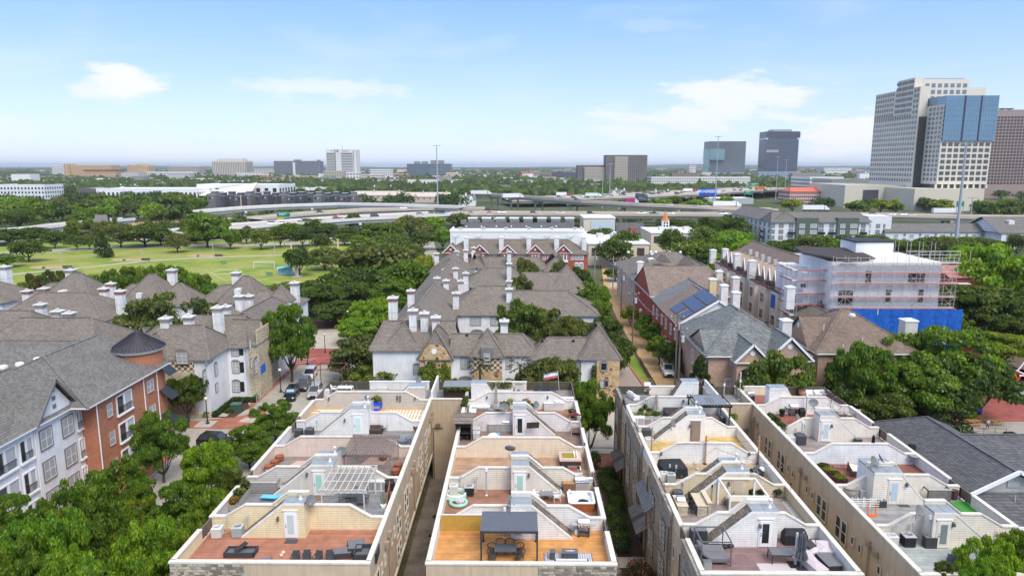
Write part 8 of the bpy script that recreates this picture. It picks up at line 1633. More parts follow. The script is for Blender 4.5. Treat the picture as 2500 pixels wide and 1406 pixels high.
sheet('walkway',rect(7.3,8.6,36,84.5),.03,ground_mat('pavers',[(.26,.19,.15),(.34,.27,.21)],.6,9));sheet('planting_bed',rect(9.5,12.0,38,80.5),.03,SOIL);sheet('side_path',rect(8.6,12.2,59.8,61.6),.045,SIDE);sheet('brick_walk',rect(6.8,14,81.5,86),.125,BRP)
GRV=PN((.45,.38,.33),.9,.3,9)
gm=leaf_cloud('pebble_bed',[(9.05,38.5+i*.9,.02,.5,.05)for i in range(48)],9000,.16,GRV,3);o=obj('pebble_bed',gm,None,None,kind='stuff');tag(o,'bed of pale river pebbles beside the planted walk','pebbles')
def shrub_thing(x,y,rx,rz,n,mat,lab,cat='shrub',grp=None,nm='shrub'):
 t=thing(nm,lab,cat,(x,y,0),random.random()*6,group=grp);o=shrub_into(t,rx,rz,n,0,mat);s_=MB()
 for k in range(5):a=k*1.26;s_.tube((0,0,0),(rx*.5*cos(a),rx*.5*sin(a),rz*.9),.03,5,.015)
 obj('stem',s_,PN((.10,.07,.05),.9),t);return t
for i,y in enumerate(np.arange(62.5,80,1.7)):shrub_thing(10.4+random.uniform(-.5,.5),float(y),random.uniform(.8,1.15),random.uniform(.7,1.1),900,(LF_D,LF_M,LF_M)[i%3],'green shrub in the long bed, '+place_word(i,11,'near end','far end'),grp='shrubs in the long bed')
for i,y in enumerate(np.arange(43,59,1.6)):shrub_thing(11.0+random.uniform(-.6,.6),float(y),random.uniform(.8,1.1),random.uniform(.6,1.0),900,(LF_M,LF_D)[i%2],'low shrub in the near bed by the stone wall, '+place_word(i,10,'near end','far end'),grp='shrubs in the near bed')
for i,(x,y)in enumerate(((10.6,57.0),(11.2,55.4),(10.8,54.0))):
 t=shrub_thing(x,y,1.0,1.5,1100,LF_D,('farthest','middle','nearest')[i]+' pink flowering shrub of the three by the awning',nm='crape_myrtle',cat='flowering shrub');obj('blossom',leaf_cloud('blossom',[(0,0,1.6,1.0,1.3)],160,.16,LF_P,i),None,t)
shrub_thing(9.5,81.5,.7,1.3,900,LF_D,'single clipped shrub at the end of the pebble walk')
sheet('drive',[(15.4,98),(22.2,98),(20.4,136),(17,160),(16.3,160),(15.6,120)],.12,DRIVE);m=MB();m.beam((21.9,98,.13),(20.2,136,.13),.22,.14);struct('red_kerb',m,PN((.40,.04,.035),.6))
sheet('verge',[(22.0,98),(23.4,98),(22.6,150),(20.3,140)],.1,LAWN);sheet('sandy_lane',[(23.3,98),(30.0,98),(28.9,120),(28.6,170),(30.5,215),(36,255),(41,300),(34,300),(30.5,255),(26.5,215),(24.2,170),(23.6,130)],.05,SAND)
sheet('lane_concrete',[(28.5,215),(31.5,215),(38,260),(48,330),(41,330),(33,262)],.06,SIDE)
for(xa,ya,xb,yb,h,c,lab)in((22.7,99,22.9,128,1.4,(.03,.03,.03),'black metal fence between the grass verge and the sandy lane'),(28.0,112,27.9,123,2.0,(.13,.10,.085),'weathered grey board fence beside the sandy lane'),(28.4,103,28.0,112,2.1,(.52,.28,.13),'new orange-brown board fence behind the power pole')):
 t=thing('fence',lab,'fence',(xa,ya,0));L=math.hypot(xb-xa,yb-ya);n=int(L/.6);cm=PN(c,.8,.15)
 for k in range(n):u=(k+.5)/n;obj('board' if h>1.5 else 'picket',BX(-.03,.03,-.27 if h>1.5 else-.04,.27 if h>1.5 else .04,.05,h),cm,t,((xb-xa)*u,(yb-ya)*u,0))
 obj('rail',MB().beam((0,0,h*.85),(xb-xa,yb-ya,h*.85),.05,.08).beam((0,0,.3),(xb-xa,yb-ya,.3),.05,.08),cm,t)
t=thing('shade_fence','green mesh screen on the fence beside the red brick row','fence',(28.3,118,0));obj('mesh',BX(-.03,.03,0,9,1.0,3.4),PN((.02,.16,.07),.8,.2),t);obj('post',BX(-.06,.06,-.1,0,0,3.5).box(-.06,.06,9,9.1,0,3.5),DARK,t)
sheet('parking_lot',rect(56,110,60,97),.06,SIDE);sheet('red_patio',[(60,97),(110,97),(110,120),(58,120),(57,104)],.08,RDP);sheet('planter_edge',[(57,95.0),(68,95.0),(71,98),(69,99.5),(57,99.5)],.10,SAND)
sheet('park_lawn',[(-330,215),(-70,205),(-56,240),(-60,345),(-110,355),(-330,320)],.03,LAWN)
def strip(name,pts,w,z,mat,**k):
 m=MB();v=[]
 for i,p in enumerate(pts):
  a=Vector(pts[max(0,i-1)]);b=Vector(pts[min(len(pts)-1,i+1)]);d=(b-a).normalized();nrm=Vector((-d.y,d.x));v+=[(p[0]-nrm.x*w/2,p[1]-nrm.y*w/2,z),(p[0]+nrm.x*w/2,p[1]+nrm.y*w/2,z)]
 m.add(v,[(2*i,2*i+2,2*i+3,2*i+1)for i in range(len(pts)-1)]);return struct(name,m,mat)
P0=lambda px,py:tuple(at(px,py,0)[:2])
strip('park_path',[P0(10,672),P0(110,662),P0(240,650),P0(360,637),P0(480,630),P0(600,626),P0(700,623),P0(760,622)],3.0,.06,SIDE);strip('park_path',[P0(30,634),P0(200,626),P0(400,619),P0(560,615)],2.2,.05,ground_mat('worn_path',[(.30,.27,.11),(.36,.33,.16)],.3,5))
strip('frontage_road',[P0(-60,622),P0(100,614),P0(240,606),P0(420,601),P0(600,598),P0(760,594),P0(900,590)],12,.07,ASPH);strip('frontage_road',[P0(-60,592),P0(150,582),P0(320,584),P0(480,585),P0(700,585),P0(860,580)],9,.07,ASPH);strip('sand_bank',[P0(60,566),P0(200,560),P0(420,540),P0(560,532)],22,.05,SAND)
strip('side_street',[P0(1050,640),P0(1046,610),P0(1040,585),P0(1030,560)],7,.06,ASPH);strip('frontage_road',[P0(980,555),P0(1200,556),P0(1500,556),P0(1800,560),P0(2100,540)],12,.06,ASPH)
for i,(px,py)in enumerate(((320,637),(500,627),(125,656))):
 p=at(px,py,0);t=thing('seating_terrace',('middle','right','left')[i]+' low curved stone seating terrace along the park path','seat wall',(p.x,p.y,0));obj('curved_wall',MB().xy([(-8,0),(-7,2),(-4,3),(7,3),(7,2.5),(-4,2.4),(-6.4,1.6),(-7.3,0)],0,.7),SAND,t);obj('floor',MB().xy([(-7.5,0),(-6.5,1.6),(-4,2.4),(7,2.5),(7,0)],.06,.09),SIDE,t);obj('bench',BX(4,7,.3,1.1,0,1.0),PN((.1,.08,.07),.8),t);obj('boulder',MB().sphere((-3,.4,.3),.6,6),PN((.15,.13,.12),.9),t)
m=MB();c=at(590,665,0)
for a_,b_ in(((500,660),(640,648)),((640,648),(740,672)),((740,672),(560,690)),((560,690),(500,660)),((595,676),(660,667))):
 p,q2=at(*a_,0),at(*b_,0);m.beam((p.x,p.y,.05),(q2.x,q2.y,.05),.16,.02)
m.path([(at(553,664,0).x+5*cos(a),at(553,664,0).y+5*sin(a),.05)for a in[pi*2*k/24 for k in range(25)]],.09,4);struct('pitch_lines',m,PN((.6,.62,.5),.9))
def mk_soccer():
 t=thing('soccer_goal','','goal');m=MB();m.path([(-3.6,0,0),(-3.6,0,2.4),(3.6,0,2.4),(3.6,0,0)],.09,6);obj('frame',m,WHITE,t);m=MB()
 for k in range(15):x=-3.6+.514*k;m.path([(x,0,2.4),(x,.9,2.3),(x,2.2,0)],.025,4)
 for k in range(6):z=.4*k;y=2.2-.54*k*.8;m.tube((-3.6,y,z),(3.6,y,z),.025,4)
 obj('net',m,PN((.65,.68,.68),.8),t);return t
p=at(645,655,0);Kind(mk_soccer)((p.x,p.y,0),.25,'white soccer goal with net on the park pitch')
def mk_goalS():
 t=thing('pop_up_goal','','goal');obj('frame',BX(-1.3,1.3,0,.1,0,.15).box(-1.3,1.3,0,.1,1.5,1.7).box(-1.3,-1.15,0,.1,0,1.7).box(1.15,1.3,0,.1,0,1.7),PN((.25,.5,.2),.6),t);obj('netting',MB().add([(-1.2,.05,1.6),(1.2,.05,1.6),(1.2,1.0,0),(-1.2,1.0,0)],[(0,1,2,3)]),PN((.5,.62,.45),.8),t);return t
kg_=Kind(mk_goalS)
for px,py,l in((545,646,'small green practice goal at the far side of the pitch'),(657,675,'small green practice goal near the blue canopy'),(307,673,'small pale practice goal behind the clipped shrubs')):p=at(px,py,0);kg_((p.x,p.y,0),0,l,'practice goals')
def mk_tent():
 t=thing('canopy_booth','','booth');obj('back_panel',MB().add([(-3,1.2,0),(2.6,0,0),(2.6,0,3.6),(-3,1.2,2.6),(-3,1.3,0),(2.6,.1,0),(2.6,.1,3.6),(-3,1.3,2.6)],[(0,1,2,3),(7,6,5,4),(0,3,7,4),(1,5,6,2),(3,2,6,7)]),PN((.25,.55,.72),.6,.45,.8),t);obj('awning',MB().add([(-3,1.0,2.5),(2.6,-.2,3.5),(2.6,-1.4,3.1),(-3,-.2,2.1)],[(0,1,2,3)]),PN((.35,.62,.80),.6),t);return t
p=at(697,671,0);Kind(mk_tent)((p.x,p.y,0),0,'light blue sponsor booth at the edge of the pitch')
for i,(px,pb,pt_,c)in enumerate(((152,653,619,LGR),(350,636,612,LGR),(521,626,598,LGR),(671,623,597,LGR),(725,676,645,CONC),(826,624,585,PN((.62,.52,.25),.7)),(711,609,599,PN((.62,.52,.25),.7)))):
 p=at(px,pb,0);h=at(px,pt_,Y=p.y).z;t=thing('park_lamp_post' if i<4 else 'park_pillar',['lamp post behind the manor chimneys','lamp post with arm by the middle stone seat','lamp post by the right stone seat','lamp post at the right end of the park path','tall pale stone pillar beside the blue booth','tall yellow pole under the shade trees','short yellow post by the playground shade'][i],'lamp post' if i<4 else 'pillar',(p.x,p.y,0));r_=.12 if i<4 else(.7 if i==4 else .4)
 obj('post',MB().tube((0,0,0),(0,0,h),r_,8),c,t);obj('head' if i<4 else 'cap',BX(-r_*1.4-(1.0 if i<4 else 0),r_*1.4,-r_*1.2,r_*1.2,h,h+.25),c,t);obj('base',BX(-r_*2,r_*2,-r_*2,r_*2,0,.3),CONC,t)
a=at(760,600,0);t=thing('shade_sail','dark blue-grey shade sail over the playground among the park trees','shade sail',(a.x,a.y,0));obj('sail',MB().add([(-12,-2,1.8),(-2,4,6.5),(8,-2,3.0),(-2,-6,3.4)],[(0,3,1),(3,2,1)]),PN((.12,.15,.19),.8),t)
for x,y,z in((-12,-2,1.8),(-2,4,6.5),(8,-2,3)):obj('post',MB().tube((x,y,0),(x,y,z),.12,6),LGR,t)
CWH=PN((.66,.65,.63),.8,.08,.15);CBE=PN((.50,.44,.37),.85,.12,.12);RDS=ground_mat('highway_concrete',[(.40,.35,.30),(.50,.45,.39)],.08,2,bump=.1)
def bridge(label,near,w,bar=CWH,piers=9,th=2.0,name='elevated_road',bh=1.05):
 """near: list of (x,y,z) along the near edge; the deck lies beyond it"""
 t=thing(name,label,'elevated road');P=[Vector(p)for p in near];pts=[]
 for i in range(len(P)-1):
  k=max(1,int((P[i+1]-P[i]).length/12))
  for j in range(k):pts.append(P[i].lerp(P[i+1],j/k))
 pts.append(P[-1]);L,Rr=[],[]
 for i,p in enumerate(pts):
  d=(pts[min(i+1,len(pts)-1)]-pts[max(0,i-1)]);d.z=0;d.normalize();n_=Vector((-d.y,d.x,0));n_=n_ if n_.y>0 else-n_
  L.append(p);Rr.append(p+n_*w)
 def band(o0,o1,z0,z1,nm,mat):
  v=[]
  for a,b in zip(L,Rr):
   e=(b-a).normalized();p0=a+e*o0;p1=a+e*o1;v+=[(p0.x,p0.y,p0.z+z0),(p1.x,p1.y,p1.z+z0),(p1.x,p1.y,p1.z+z1),(p0.x,p0.y,p0.z+z1)]
  m=MB();m.add(v,[(4*i+j,4*i+4+j,4*i+4+(j+1)%4,4*i+(j+1)%4)for i in range(len(L)-1)for j in range(4)]);return obj(nm,m,mat,t)
 band(0.05,w-.05,-.35,0,'deck',RDS);band(.8,w-.8,-th,-.352,'girder',bar);band(-.3,.05,-.5,bh,'barrier',bar);band(w-.05,w+.3,-.5,bh,'barrier',bar)
 band(w*.5-.1,w*.5+.1,.004,.012,'lane_line',WHITE);band(.9,1.05,.004,.012,'lane_line',WHITE)
 for i in range(2,len(L)-1,piers//3 or 1):
  a,b=L[i],Rr[i];e=(b-a).normalized()
  if a.z<3.5:continue
  obj('pier_cap',MB().beam(tuple(a+e*.3-Vector((0,0,th+.6))),tuple(b-e*.3-Vector((0,0,th+.6))),1.6,1.2),bar,t)
  for u in(.25,.75):q_=a+e*(w*u);obj('pier',BX(q_.x-.7,q_.x+.7,q_.y-.7,q_.y+.7,0,q_.z-th-1.2),bar,t)
 t['_n']=0;del t['_n'];return t,L,Rr
A3=lambda px,py,z:tuple(at(px,py,z))
H1,L1,R1=bridge('near white sided highway sweeping behind the park trees',[A3(440,575,4),A3(557,560,5),A3(670,551,6),A3(780,543,7),A3(880,536,7.5),A3(991,531,8),A3(1100,525,8)],24)
H2,L2,R2=bridge('near brown-beige viaduct crossing the middle of the picture',[A3(1100,525.5,8),A3(1208,523.5,8),A3(1400,525,8),A3(1600,526,8),A3(1760,527,8),A3(1960,530,7.5),A3(2160,528,7),A3(2440,534,6.5),A3(2600,536,6)],20,CBE)
H3,L3,R3=bridge('curved white sided ramp behind the near highway',[A3(440,524,7),A3(522,515.5,8),A3(600,509,9),A3(700,504,9.5),A3(822,500,10),A3(960,502,10),A3(1120,508,9.5)],11)
H4,L4,R4=bridge('upper viaduct curving down from the left to the right',[A3(1163,474,13),A3(1240,479,13.5),A3(1320,486,13.5),A3(1420,494,13),A3(1560,502,12),A3(1760,510,11),A3(1900,514,10)],12,CBE)
H5,L5,R5=bridge('second white barrier road at far left between the trees',[A3(-60,571,4),A3(75,561,5),A3(150,552,5.5),A3(220,545,6),A3(330,536,6)],10)
H6,L6,R6=bridge('broad busy freeway in the right distance',[A3(1250,491,6),A3(1400,487,7),A3(1560,482,8),A3(1720,474,9),A3(1850,466,9.5),A3(1960,459,10)],62,CBE,9)
H7,L7,R7=bridge('mid grey motorway strip beyond the near white highway',[A3(640,536,6),A3(760,524,7),A3(900,515,8),A3(1060,511,8.2),A3(1180,512,8)],16,CBE,6)
def mk_car(kind,c,rough=.25):
 def f():
  t=thing({'suv':'parked_suv','sedan':'car','pickup':'pickup_truck','van':'van'}[kind],'',{'suv':'car','sedan':'car','pickup':'pickup truck','van':'van'}[kind]);pm_=PN(c,rough,.04,.8,.25,0,.6);Wd=.95 if kind!='sedan' else .9
  st={'suv':([-2.4,-2.3,-1.2,-.7,.2,1.9,2.35,2.42],[.7,.85,1.02,1.05,1.05,1.05,1.0,.75]),'sedan':([-2.35,-2.2,-1.1,-.6,.3,1.6,2.2,2.32],[.6,.72,.88,.92,.92,.95,.9,.7]),'pickup':([-2.8,-2.7,-1.5,-1.0,.4,.5,2.7,2.8],[.8,.98,1.12,1.15,1.15,1.15,1.15,1.1]),'van':([-2.6,-2.5,-1.8,-1.3,.3,1.9,2.55,2.6],[.7,1.0,1.15,1.2,1.2,1.2,1.2,1.1])}[kind]
  v=[];ys,zs=st
  for y,z in zip(ys,zs):
   k=.86 if y in(ys[0],ys[-1])else(.96 if y in(ys[1],ys[-2])else 1)
   v+=[(-Wd*k*.94,y,.28),(-Wd*k,y,.5),(-Wd*k,y,z*.82),(-Wd*k*.9,y,z),(Wd*k*.9,y,z),(Wd*k,y,z*.82),(Wd*k,y,.5),(Wd*k*.94,y,.28)]
  fs=[(8*i+j,8*i+(j+1)%8,8*i+8+(j+1)%8,8*i+8+j)for i in range(7)for j in range(8)]+[tuple(range(8))[::-1],tuple(range(56,64))]
  obj('body',MB().add(v,[tuple(reversed(f_))for f_ in fs]),pm_,t)
  cb_={'suv':(-1.1,-.45,1.75,2.25,1.05,1.72),'sedan':(-1.0,-.3,1.0,1.75,.92,1.42),'pickup':(-1.3,-.6,.6,.75,1.15,1.85),'van':(-1.9,-1.1,2.3,2.5,1.2,2.15)}[kind];y0,y1,y2,y3,z0,z1=cb_;a,b=Wd*.88,Wd*.72
  V=[(-a,y0,z0),(a,y0,z0),(a,y3,z0),(-a,y3,z0),(-b,y1,z1),(b,y1,z1),(b,y2,z1),(-b,y2,z1)]
  gm_=PN((.035,.04,.048),.08,.1,1,0,0,.9);obj('windows',MB().add(V,[(0,1,5,4),(1,2,6,5),(2,3,7,6),(3,0,4,7)]),gm_,t)
  m=MB();m.add([(x,y,z+.012)for x,y,z in V[4:]]+[(x*.9,y*.96,z+.06)for x,y,z in V[4:]],[(0,1,5,4),(1,2,6,5),(2,3,7,6),(3,0,4,7),(4,5,6,7)])
  for sx in(-1,1):
   for(p_,q_)in((0,4),(3,7)):
    pa,pb=V[p_],V[q_];m.beam((sx*abs(pa[0]),pa[1],pa[2]),(sx*abs(pb[0]),pb[1],pb[2]),.07,.07)
   ym=(y1+y2)/2;m.beam((sx*a,ym,z0),(sx*b,ym,z1),.09,.05)
  obj('roof',m,pm_,t)
  for sx in(-1,1):
   for yy in(ys[0]+.85,ys[-1]-.85):
    w_=obj('wheel',MB().tube((sx*(Wd-.18),yy,.35),(sx*(Wd+.01),yy,.35),.35,16),BLACK,t);obj('rim',MB().tube((sx*(Wd+.0),yy,.35),(sx*(Wd+.025),yy,.35),.21,10),CHROME,w_)
   obj('headlight',BX(sx*Wd*.5,sx*Wd*.86,ys[0]-.03,ys[0]+.12,.62,.78),PN((.7,.72,.75),.1,.02),t);obj('tail_light',BX(sx*Wd*.62,sx*Wd*.86,ys[-1]-.05,ys[-1]+.02,.72,.92),PN((.45,.02,.02),.2),t);obj('side_mirror',BX(sx*(Wd-.02),sx*(Wd+.2),y0+.15,y0+.32,z0+.02,z0+.2),pm_,t)
  obj('grille',BX(-Wd*.45,Wd*.45,ys[0]-.03,ys[0]+.05,.48,.74),BLACK,t);obj('bumper',BX(-Wd*.85,Wd*.85,ys[0]-.08,ys[0]+.1,.3,.46),DARK,t)
  if kind=='pickup':obj('cargo_bed',BX(-Wd*.8,Wd*.8,.8,2.7,1.16,1.17),DARK,t)
  return t
 return Kind(f)
CC_=dict(black=(.012,.012,.014),white=(.78,.79,.80),silver=(.45,.46,.47),grey=(.13,.135,.145),red=(.38,.02,.02),blue=(.05,.10,.22),darkgreen=(.04,.06,.05))
CK={}
def car(kind,colr,loc,rz,lab,grp=None):
 if(kind,colr)not in CK:CK[(kind,colr)]=mk_car(kind,CC_[colr])
 return CK[(kind,colr)](loc,rz,lab,grp)
for kd,cl_,px,py,rz,lab in(('suv','black',712,963,.12,'black parked car with bright blue sunshade behind its windscreen'),('suv','grey',742,940,.12,'dark grey parked car between the black and the white one'),('suv','white',757,915,.10,'white parked car farthest up the kerb'),('suv','silver',770,958,.1,'silver car on the right side of the street below the maroon frame'),('suv','black',528,1078,1.45,'black car partly hidden by trees on the side street'),('suv','black',262,1392,.2,'black car under the trees at the bottom left'),('pickup','black',2468,1082,1.6,'black pickup truck parked behind the dark roofed house')):
 p=at(px,py,.6);o=car(kd,cl_,(p.x,p.y,.12),rz,lab)
 if 'sunshade' in lab:extra('sunshade',MB().add([(-.62,-.93,1.25),(.62,-.93,1.25),(.58,-.62,1.56),(-.58,-.62,1.56)],[(0,1,2,3)]),PN((.25,.45,.75),.5,.2,3),o)
p=at(1629,905,.6);o=car('pickup','white',(p.x,p.y,.08),-.05,'white pickup truck with ladder rack on the sandy lane');m=MB()
for y in(-.9,.9,2.5):m.box(-.9,-.85,y,y+.05,1.1,2.1).box(.85,.9,y,y+.05,1.1,2.1).box(-.9,.9,y,y+.05,2.1,2.15)
m.box(-.9,-.85,-.9,2.6,2.15,2.2).box(.85,.9,-.9,2.6,2.15,2.2);extra('ladder_rack',m,WHITE,o)
def mk_truck(cab,box,L=14):
 def f():
  t=thing('semi_truck','','truck');obj('trailer',BX(-1.25,1.25,0,L,1.1,4.0),PN(box,.5,.05),t);obj('cab',MB().yz([(-3.6,.9),(-.6,.9),(-.6,3.6),(-1.6,3.7),(-2.3,2.6),(-3.5,2.1)],-1.2,1.2),PN(cab,.3,.05),t)
  obj('windscreen',MB().add([(-1.1,-2.32,2.62),(1.1,-2.32,2.62),(1.05,-1.72,3.5),(-1.05,-1.72,3.5)],[(0,1,2,3)]),GLD,t);obj('chassis',BX(-.9,.9,-3.2,L-.5,.7,1.08),DARK,t)
  for y in(-2.8,-1.2,L-1.2,L-2.4):
   for sx in(-1,1):obj('wheel',MB().tube((sx*.9,y,.5),(sx*1.22,y,.5),.5,12),BLACK,t)
  return t
 return Kind(f)
TK={'w':mk_truck((.78,.78,.78),(.80,.80,.80)),'r':mk_truck((.5,.03,.03),(.78,.78,.78),10),'p':mk_truck((.75,.75,.75),(.45,.04,.20),7),'g':mk_truck((.75,.75,.75),(.62,.74,.70),12),'o':mk_truck((.6,.6,.6),(.65,.18,.04),10),'b':mk_truck((.1,.15,.3),(.06,.09,.2),8)}
ang=pi/2
for k,px,py,z,rz,lab in(('w',1267,482,14.2,ang+.5,'long white lorry on the upper viaduct'),('w',1795,503,12,ang-.05,'long white lorry left of the grey apartment roof'),('w',2010,512,8.3,ang,'long white lorry behind the grey apartment roof'),('r',1383,477,9,ang,'lorry with red cab in the freeway traffic'),('p',1548,494,8.5,ang,'bright pink box truck on the freeway'),('g',1460,479,9,ang,'white and green curtain-sided truck on the freeway'),('o',1865,462,11,ang,'orange box truck in the far traffic'),('b',1572,481,9,ang,'dark blue truck in the traffic'),('w',2330,520,7.6,ang,'white delivery truck with red lettering below the green road signs'),('r',1690,467,10,ang,'white and red truck left of the billboard'),('w',1190,474,14,ang,'short white truck at the start of the upper viaduct')):
 p=at(px,py,z);TK[k]((p.x,p.y,z-1.0),rz,lab,None)
def traffic(L,Rr,px_list,lane,road,ztop=0):
 """cars on a deck: px positions along the road, lane 0..1 across it"""
 N_={};items=[]
 cols=['white','white','silver','grey','black','red','white','blue','black','silver']
 for i,(px,u,kd,c)in enumerate(px_list):
  best=None
  for a,b in zip(L,Rr):
   q_=a.lerp(b,u);zc=q_.y*cos(TILT);sx=1250+FPX*(q_.x*cos(YAW)+q_.y*sin(YAW))/(q_.y*cos(TILT)-(q_.z-CAMZ)*sin(TILT))
   if best is None or abs(sx-px)<best[0]:best=(abs(sx-px),q_,a,b)
  q_,a,b=best[1:];p=at(px,500,Y=q_.y);e=(b-a);rz=math.atan2(-e.x,e.y)+pi/2;items.append((px,kd,c,(p.x,q_.y,q_.z+.01),rz))
 groups={}
 for it in sorted(items,key=lambda t:t[0]):groups.setdefault((it[1],it[2]),[]).append(it)
 nm=['leftmost','second from the left','third from the left','fourth from the left','fifth from the left','sixth from the left','seventh from the left','eighth from the left','ninth from the left','tenth from the left']
 for(kd,c),l in groups.items():
  for i,it in enumerate(l):
   pl={'suv':'SUV','sedan':'car','pickup':'pickup','van':'van'}[kd];lab=f'{c} {pl} on the {road}' if len(l)==1 else f'{c} {pl} on the {road}, {nm[min(i, 9)]} of its colour'
   o=car(kd,c,it[3],it[4],lab,'vehicles on the '+road)
traffic(L1,R1,[(600,.25,'sedan','black'),(662,.25,'van','white'),(688,.3,'suv','white'),(742,.3,'suv','white'),(820,.35,'sedan','red'),(825,.6,'pickup','white'),(914,.5,'van','black'),(1025,.5,'suv','silver'),(1095,.45,'suv','white')],0,'near white sided highway')
traffic(L7,R7,[(780,.5,'sedan','black'),(985,.5,'suv','white'),(1110,.5,'suv','white')],0,'grey motorway strip')
traffic(L2,R2,[(1150,.4,'sedan','grey'),(1196,.4,'sedan','red'),(1225,.4,'pickup','white'),(1303,.4,'suv','grey'),(1368,.4,'pickup','white'),(1442,.4,'suv','black'),(1566,.4,'pickup','white'),(1597,.4,'pickup','black'),(1638,.4,'suv','white'),(1766,.4,'van','white'),(2134,.5,'suv','grey'),(2180,.5,'sedan','white'),(2207,.5,'suv','white'),(2228,.5,'sedan','silver')],0,'near beige viaduct')
traffic(L4,R4,[(1355,.5,'sedan','white'),(1408,.5,'suv','grey'),(1635,.4,'suv','white'),(1700,.4,'suv','white'),(1722,.5,'pickup','white')],0,'upper viaduct')
rr=random.Random(5);pl_=[]
for i in range(85):pl_.append((1290+rr.random()*660,rr.uniform(.05,.95),rr.choice(['sedan','suv','suv','van']),rr.choice(['white','white','silver','grey','black','red','blue'])))
_old=car
def car(kind,colr,loc,rz,lab,grp=None):
 lab=lab.split(',')[0]if 'broad freeway' in lab else lab;return _old(kind,colr,loc,rz,lab,grp)
traffic(L6,R6,pl_,0,'broad freeway');car=_old
MAST=PN((.38,.42,.46),.5,.05)
for px,pb,pt_,Y,r_,lab in((1066,502,355,520,.5,'tall light mast standing behind the near highway'),(2360,606,350,300,.6,'very tall light mast in front of the cream tower'),(1754,500,333,560,.4,'tall light mast left of the teal glass tower'),(1472,492,420,620,.35,'light mast among the gabled houses, left one'),(1490,492,400,640,.35,'light mast among the gabled houses, right one'),(1900,468,383,780,.35,'light mast in front of the dark tower, left one'),(1921,462,390,820,.35,'light mast in front of the dark tower, right one'),(2375,515,482,470,.35,'short thick mast beside the green highway sign')):
 b=at(px,pt_,Y=Y);t=thing('light_mast',lab,'light mast',(b.x,Y,0));obj('pole',MB().tube((0,0,0),(0,0,b.z),r_*1.3,10,r_*.6),MAST,t);m=MB()
 for k in range(8):a=k*pi/4;m.beam((0,0,b.z),(2.6*cos(a),2.6*sin(a),b.z-.2),.12,.12).cb(2.6*cos(a),2.6*sin(a),b.z-.3,.7,.7,.3)
 obj('lamp_ring',m,MAST,t)
b=at(1760,489,Y=560);t=thing('billboard','blue billboard with white PROGRESSIVE lettering beside a light mast','billboard',(at(1729,470,Y=600).x,600,0));z0,z1=at(1729,479,Y=600).z,at(1729,460.5,Y=600).z;hw=(at(1750,470,Y=600).x-at(1706,470,Y=600).x)/2
obj('panel',BX(-hw,hw,0,.6,z0,z1),PN((.005,.10,.55),.5,.04),t);text('PROGRESSIVE',t,(.1,-.12,z0+(z1-z0)*.46),3.2,PN((.8,.82,.84),.5,.01),ext=.06,bold=.10,shear=.25);obj('catwalk',BX(-hw,hw,-1.2,-.1,z0-.6,z0-.3),DARK,t)
for x in(-hw*.6,0,hw*.6):obj('post',MB().tube((x,.3,0),(x,.3,z0),.3,8),PN((.15,.13,.12),.7),t)
obj('figure_cutout',BX(-2.2,-.8,-.1,-.02,z0,z0+2.2).box(.6,1.8,-.1,-.02,z0,z0+2.4),PN((.12,.08,.10),.7,.4,1.5),t)
GS=PN((.0,.22,.14),.5,.05)
for i,(pa,pb_,pt_,pbt,Y,lab,yl)in enumerate(((676,708,519,531,410,'green highway direction sign over the near highway',1),(2337,2353,491,505,450,'green highway sign on a gantry at right',0),(1818,1838,466,475,700,'green road sign over the freeway, nearest',0),(1820,1830,449,456,900,'green road sign in the far traffic, left',0),(1832,1853,448,455,905,'green road sign in the far traffic, right',1),(1943,1957,440,450,900,'green sign near the purple banner',1))):
 a,b=at(pa,pt_,Y=Y),at(pb_,pbt,Y=Y);t=thing('highway_sign',lab,'road sign',((a.x+b.x)/2,Y,0));w_=(b.x-a.x)/2;obj('panel',BX(-w_,w_,-.1,.1,b.z,a.z),GS,t);obj('border',BX(-w_+.2,w_-.2,-.13,-.1,a.z-.3,a.z-.2).box(-w_+.2,w_-.2,-.13,-.1,b.z+.2,b.z+.3),WHITE,t)
 obj('legend',BX(-w_*.7,w_*.5,-.14,-.11,a.z-.9,a.z-.65).box(-w_*.7,w_*.2,-.14,-.11,a.z-1.6,a.z-1.35),WHITE,t);obj('post',MB().tube((-w_,.3,0),(-w_,.3,a.z),.2,6).tube((w_,.3,0),(w_,.3,a.z),.2,6).tube((-w_,.3,a.z),(w_,.3,a.z),.15,6),MAST,t)
 if yl:obj('yellow_tab',BX(-w_,w_*.0,-.12,.08,b.z-1.4,b.z-.1),PN((.75,.42,.02),.5),t)
p=at(246,530,Y=380);t=thing('back_of_sign','grey rear side of a highway message sign seen over the park trees','road sign',(p.x,380,0));z0,z1=at(246,543,Y=380).z,at(246,525,Y=380).z;obj('panel',BX(-3.4,3.4,0,.5,z0,z1),PN((.36,.33,.34),.7,.1),t);obj('leg',BX(.4,1.6,0,1,0,z0),PN((.46,.38,.33),.8),t)
for k in range(6):obj('rib',BX(-3.2+k*1.2,-3.0+k*1.2,-.2,0,z0,z1),PN((.28,.26,.27),.7),t)
p=at(1970,446,Y=950);t=thing('banner_board','dark purple advertising board at the end of the freeway','billboard',(p.x,950,0));obj('panel',BX(-9,9,0,.6,at(1970,455,Y=950).z,at(1970,442,Y=950).z),PN((.05,.035,.16),.5),t);obj('post',MB().tube((0,.3,0),(0,.3,at(1970,455,Y=950).z),.5,8),DARK,t)
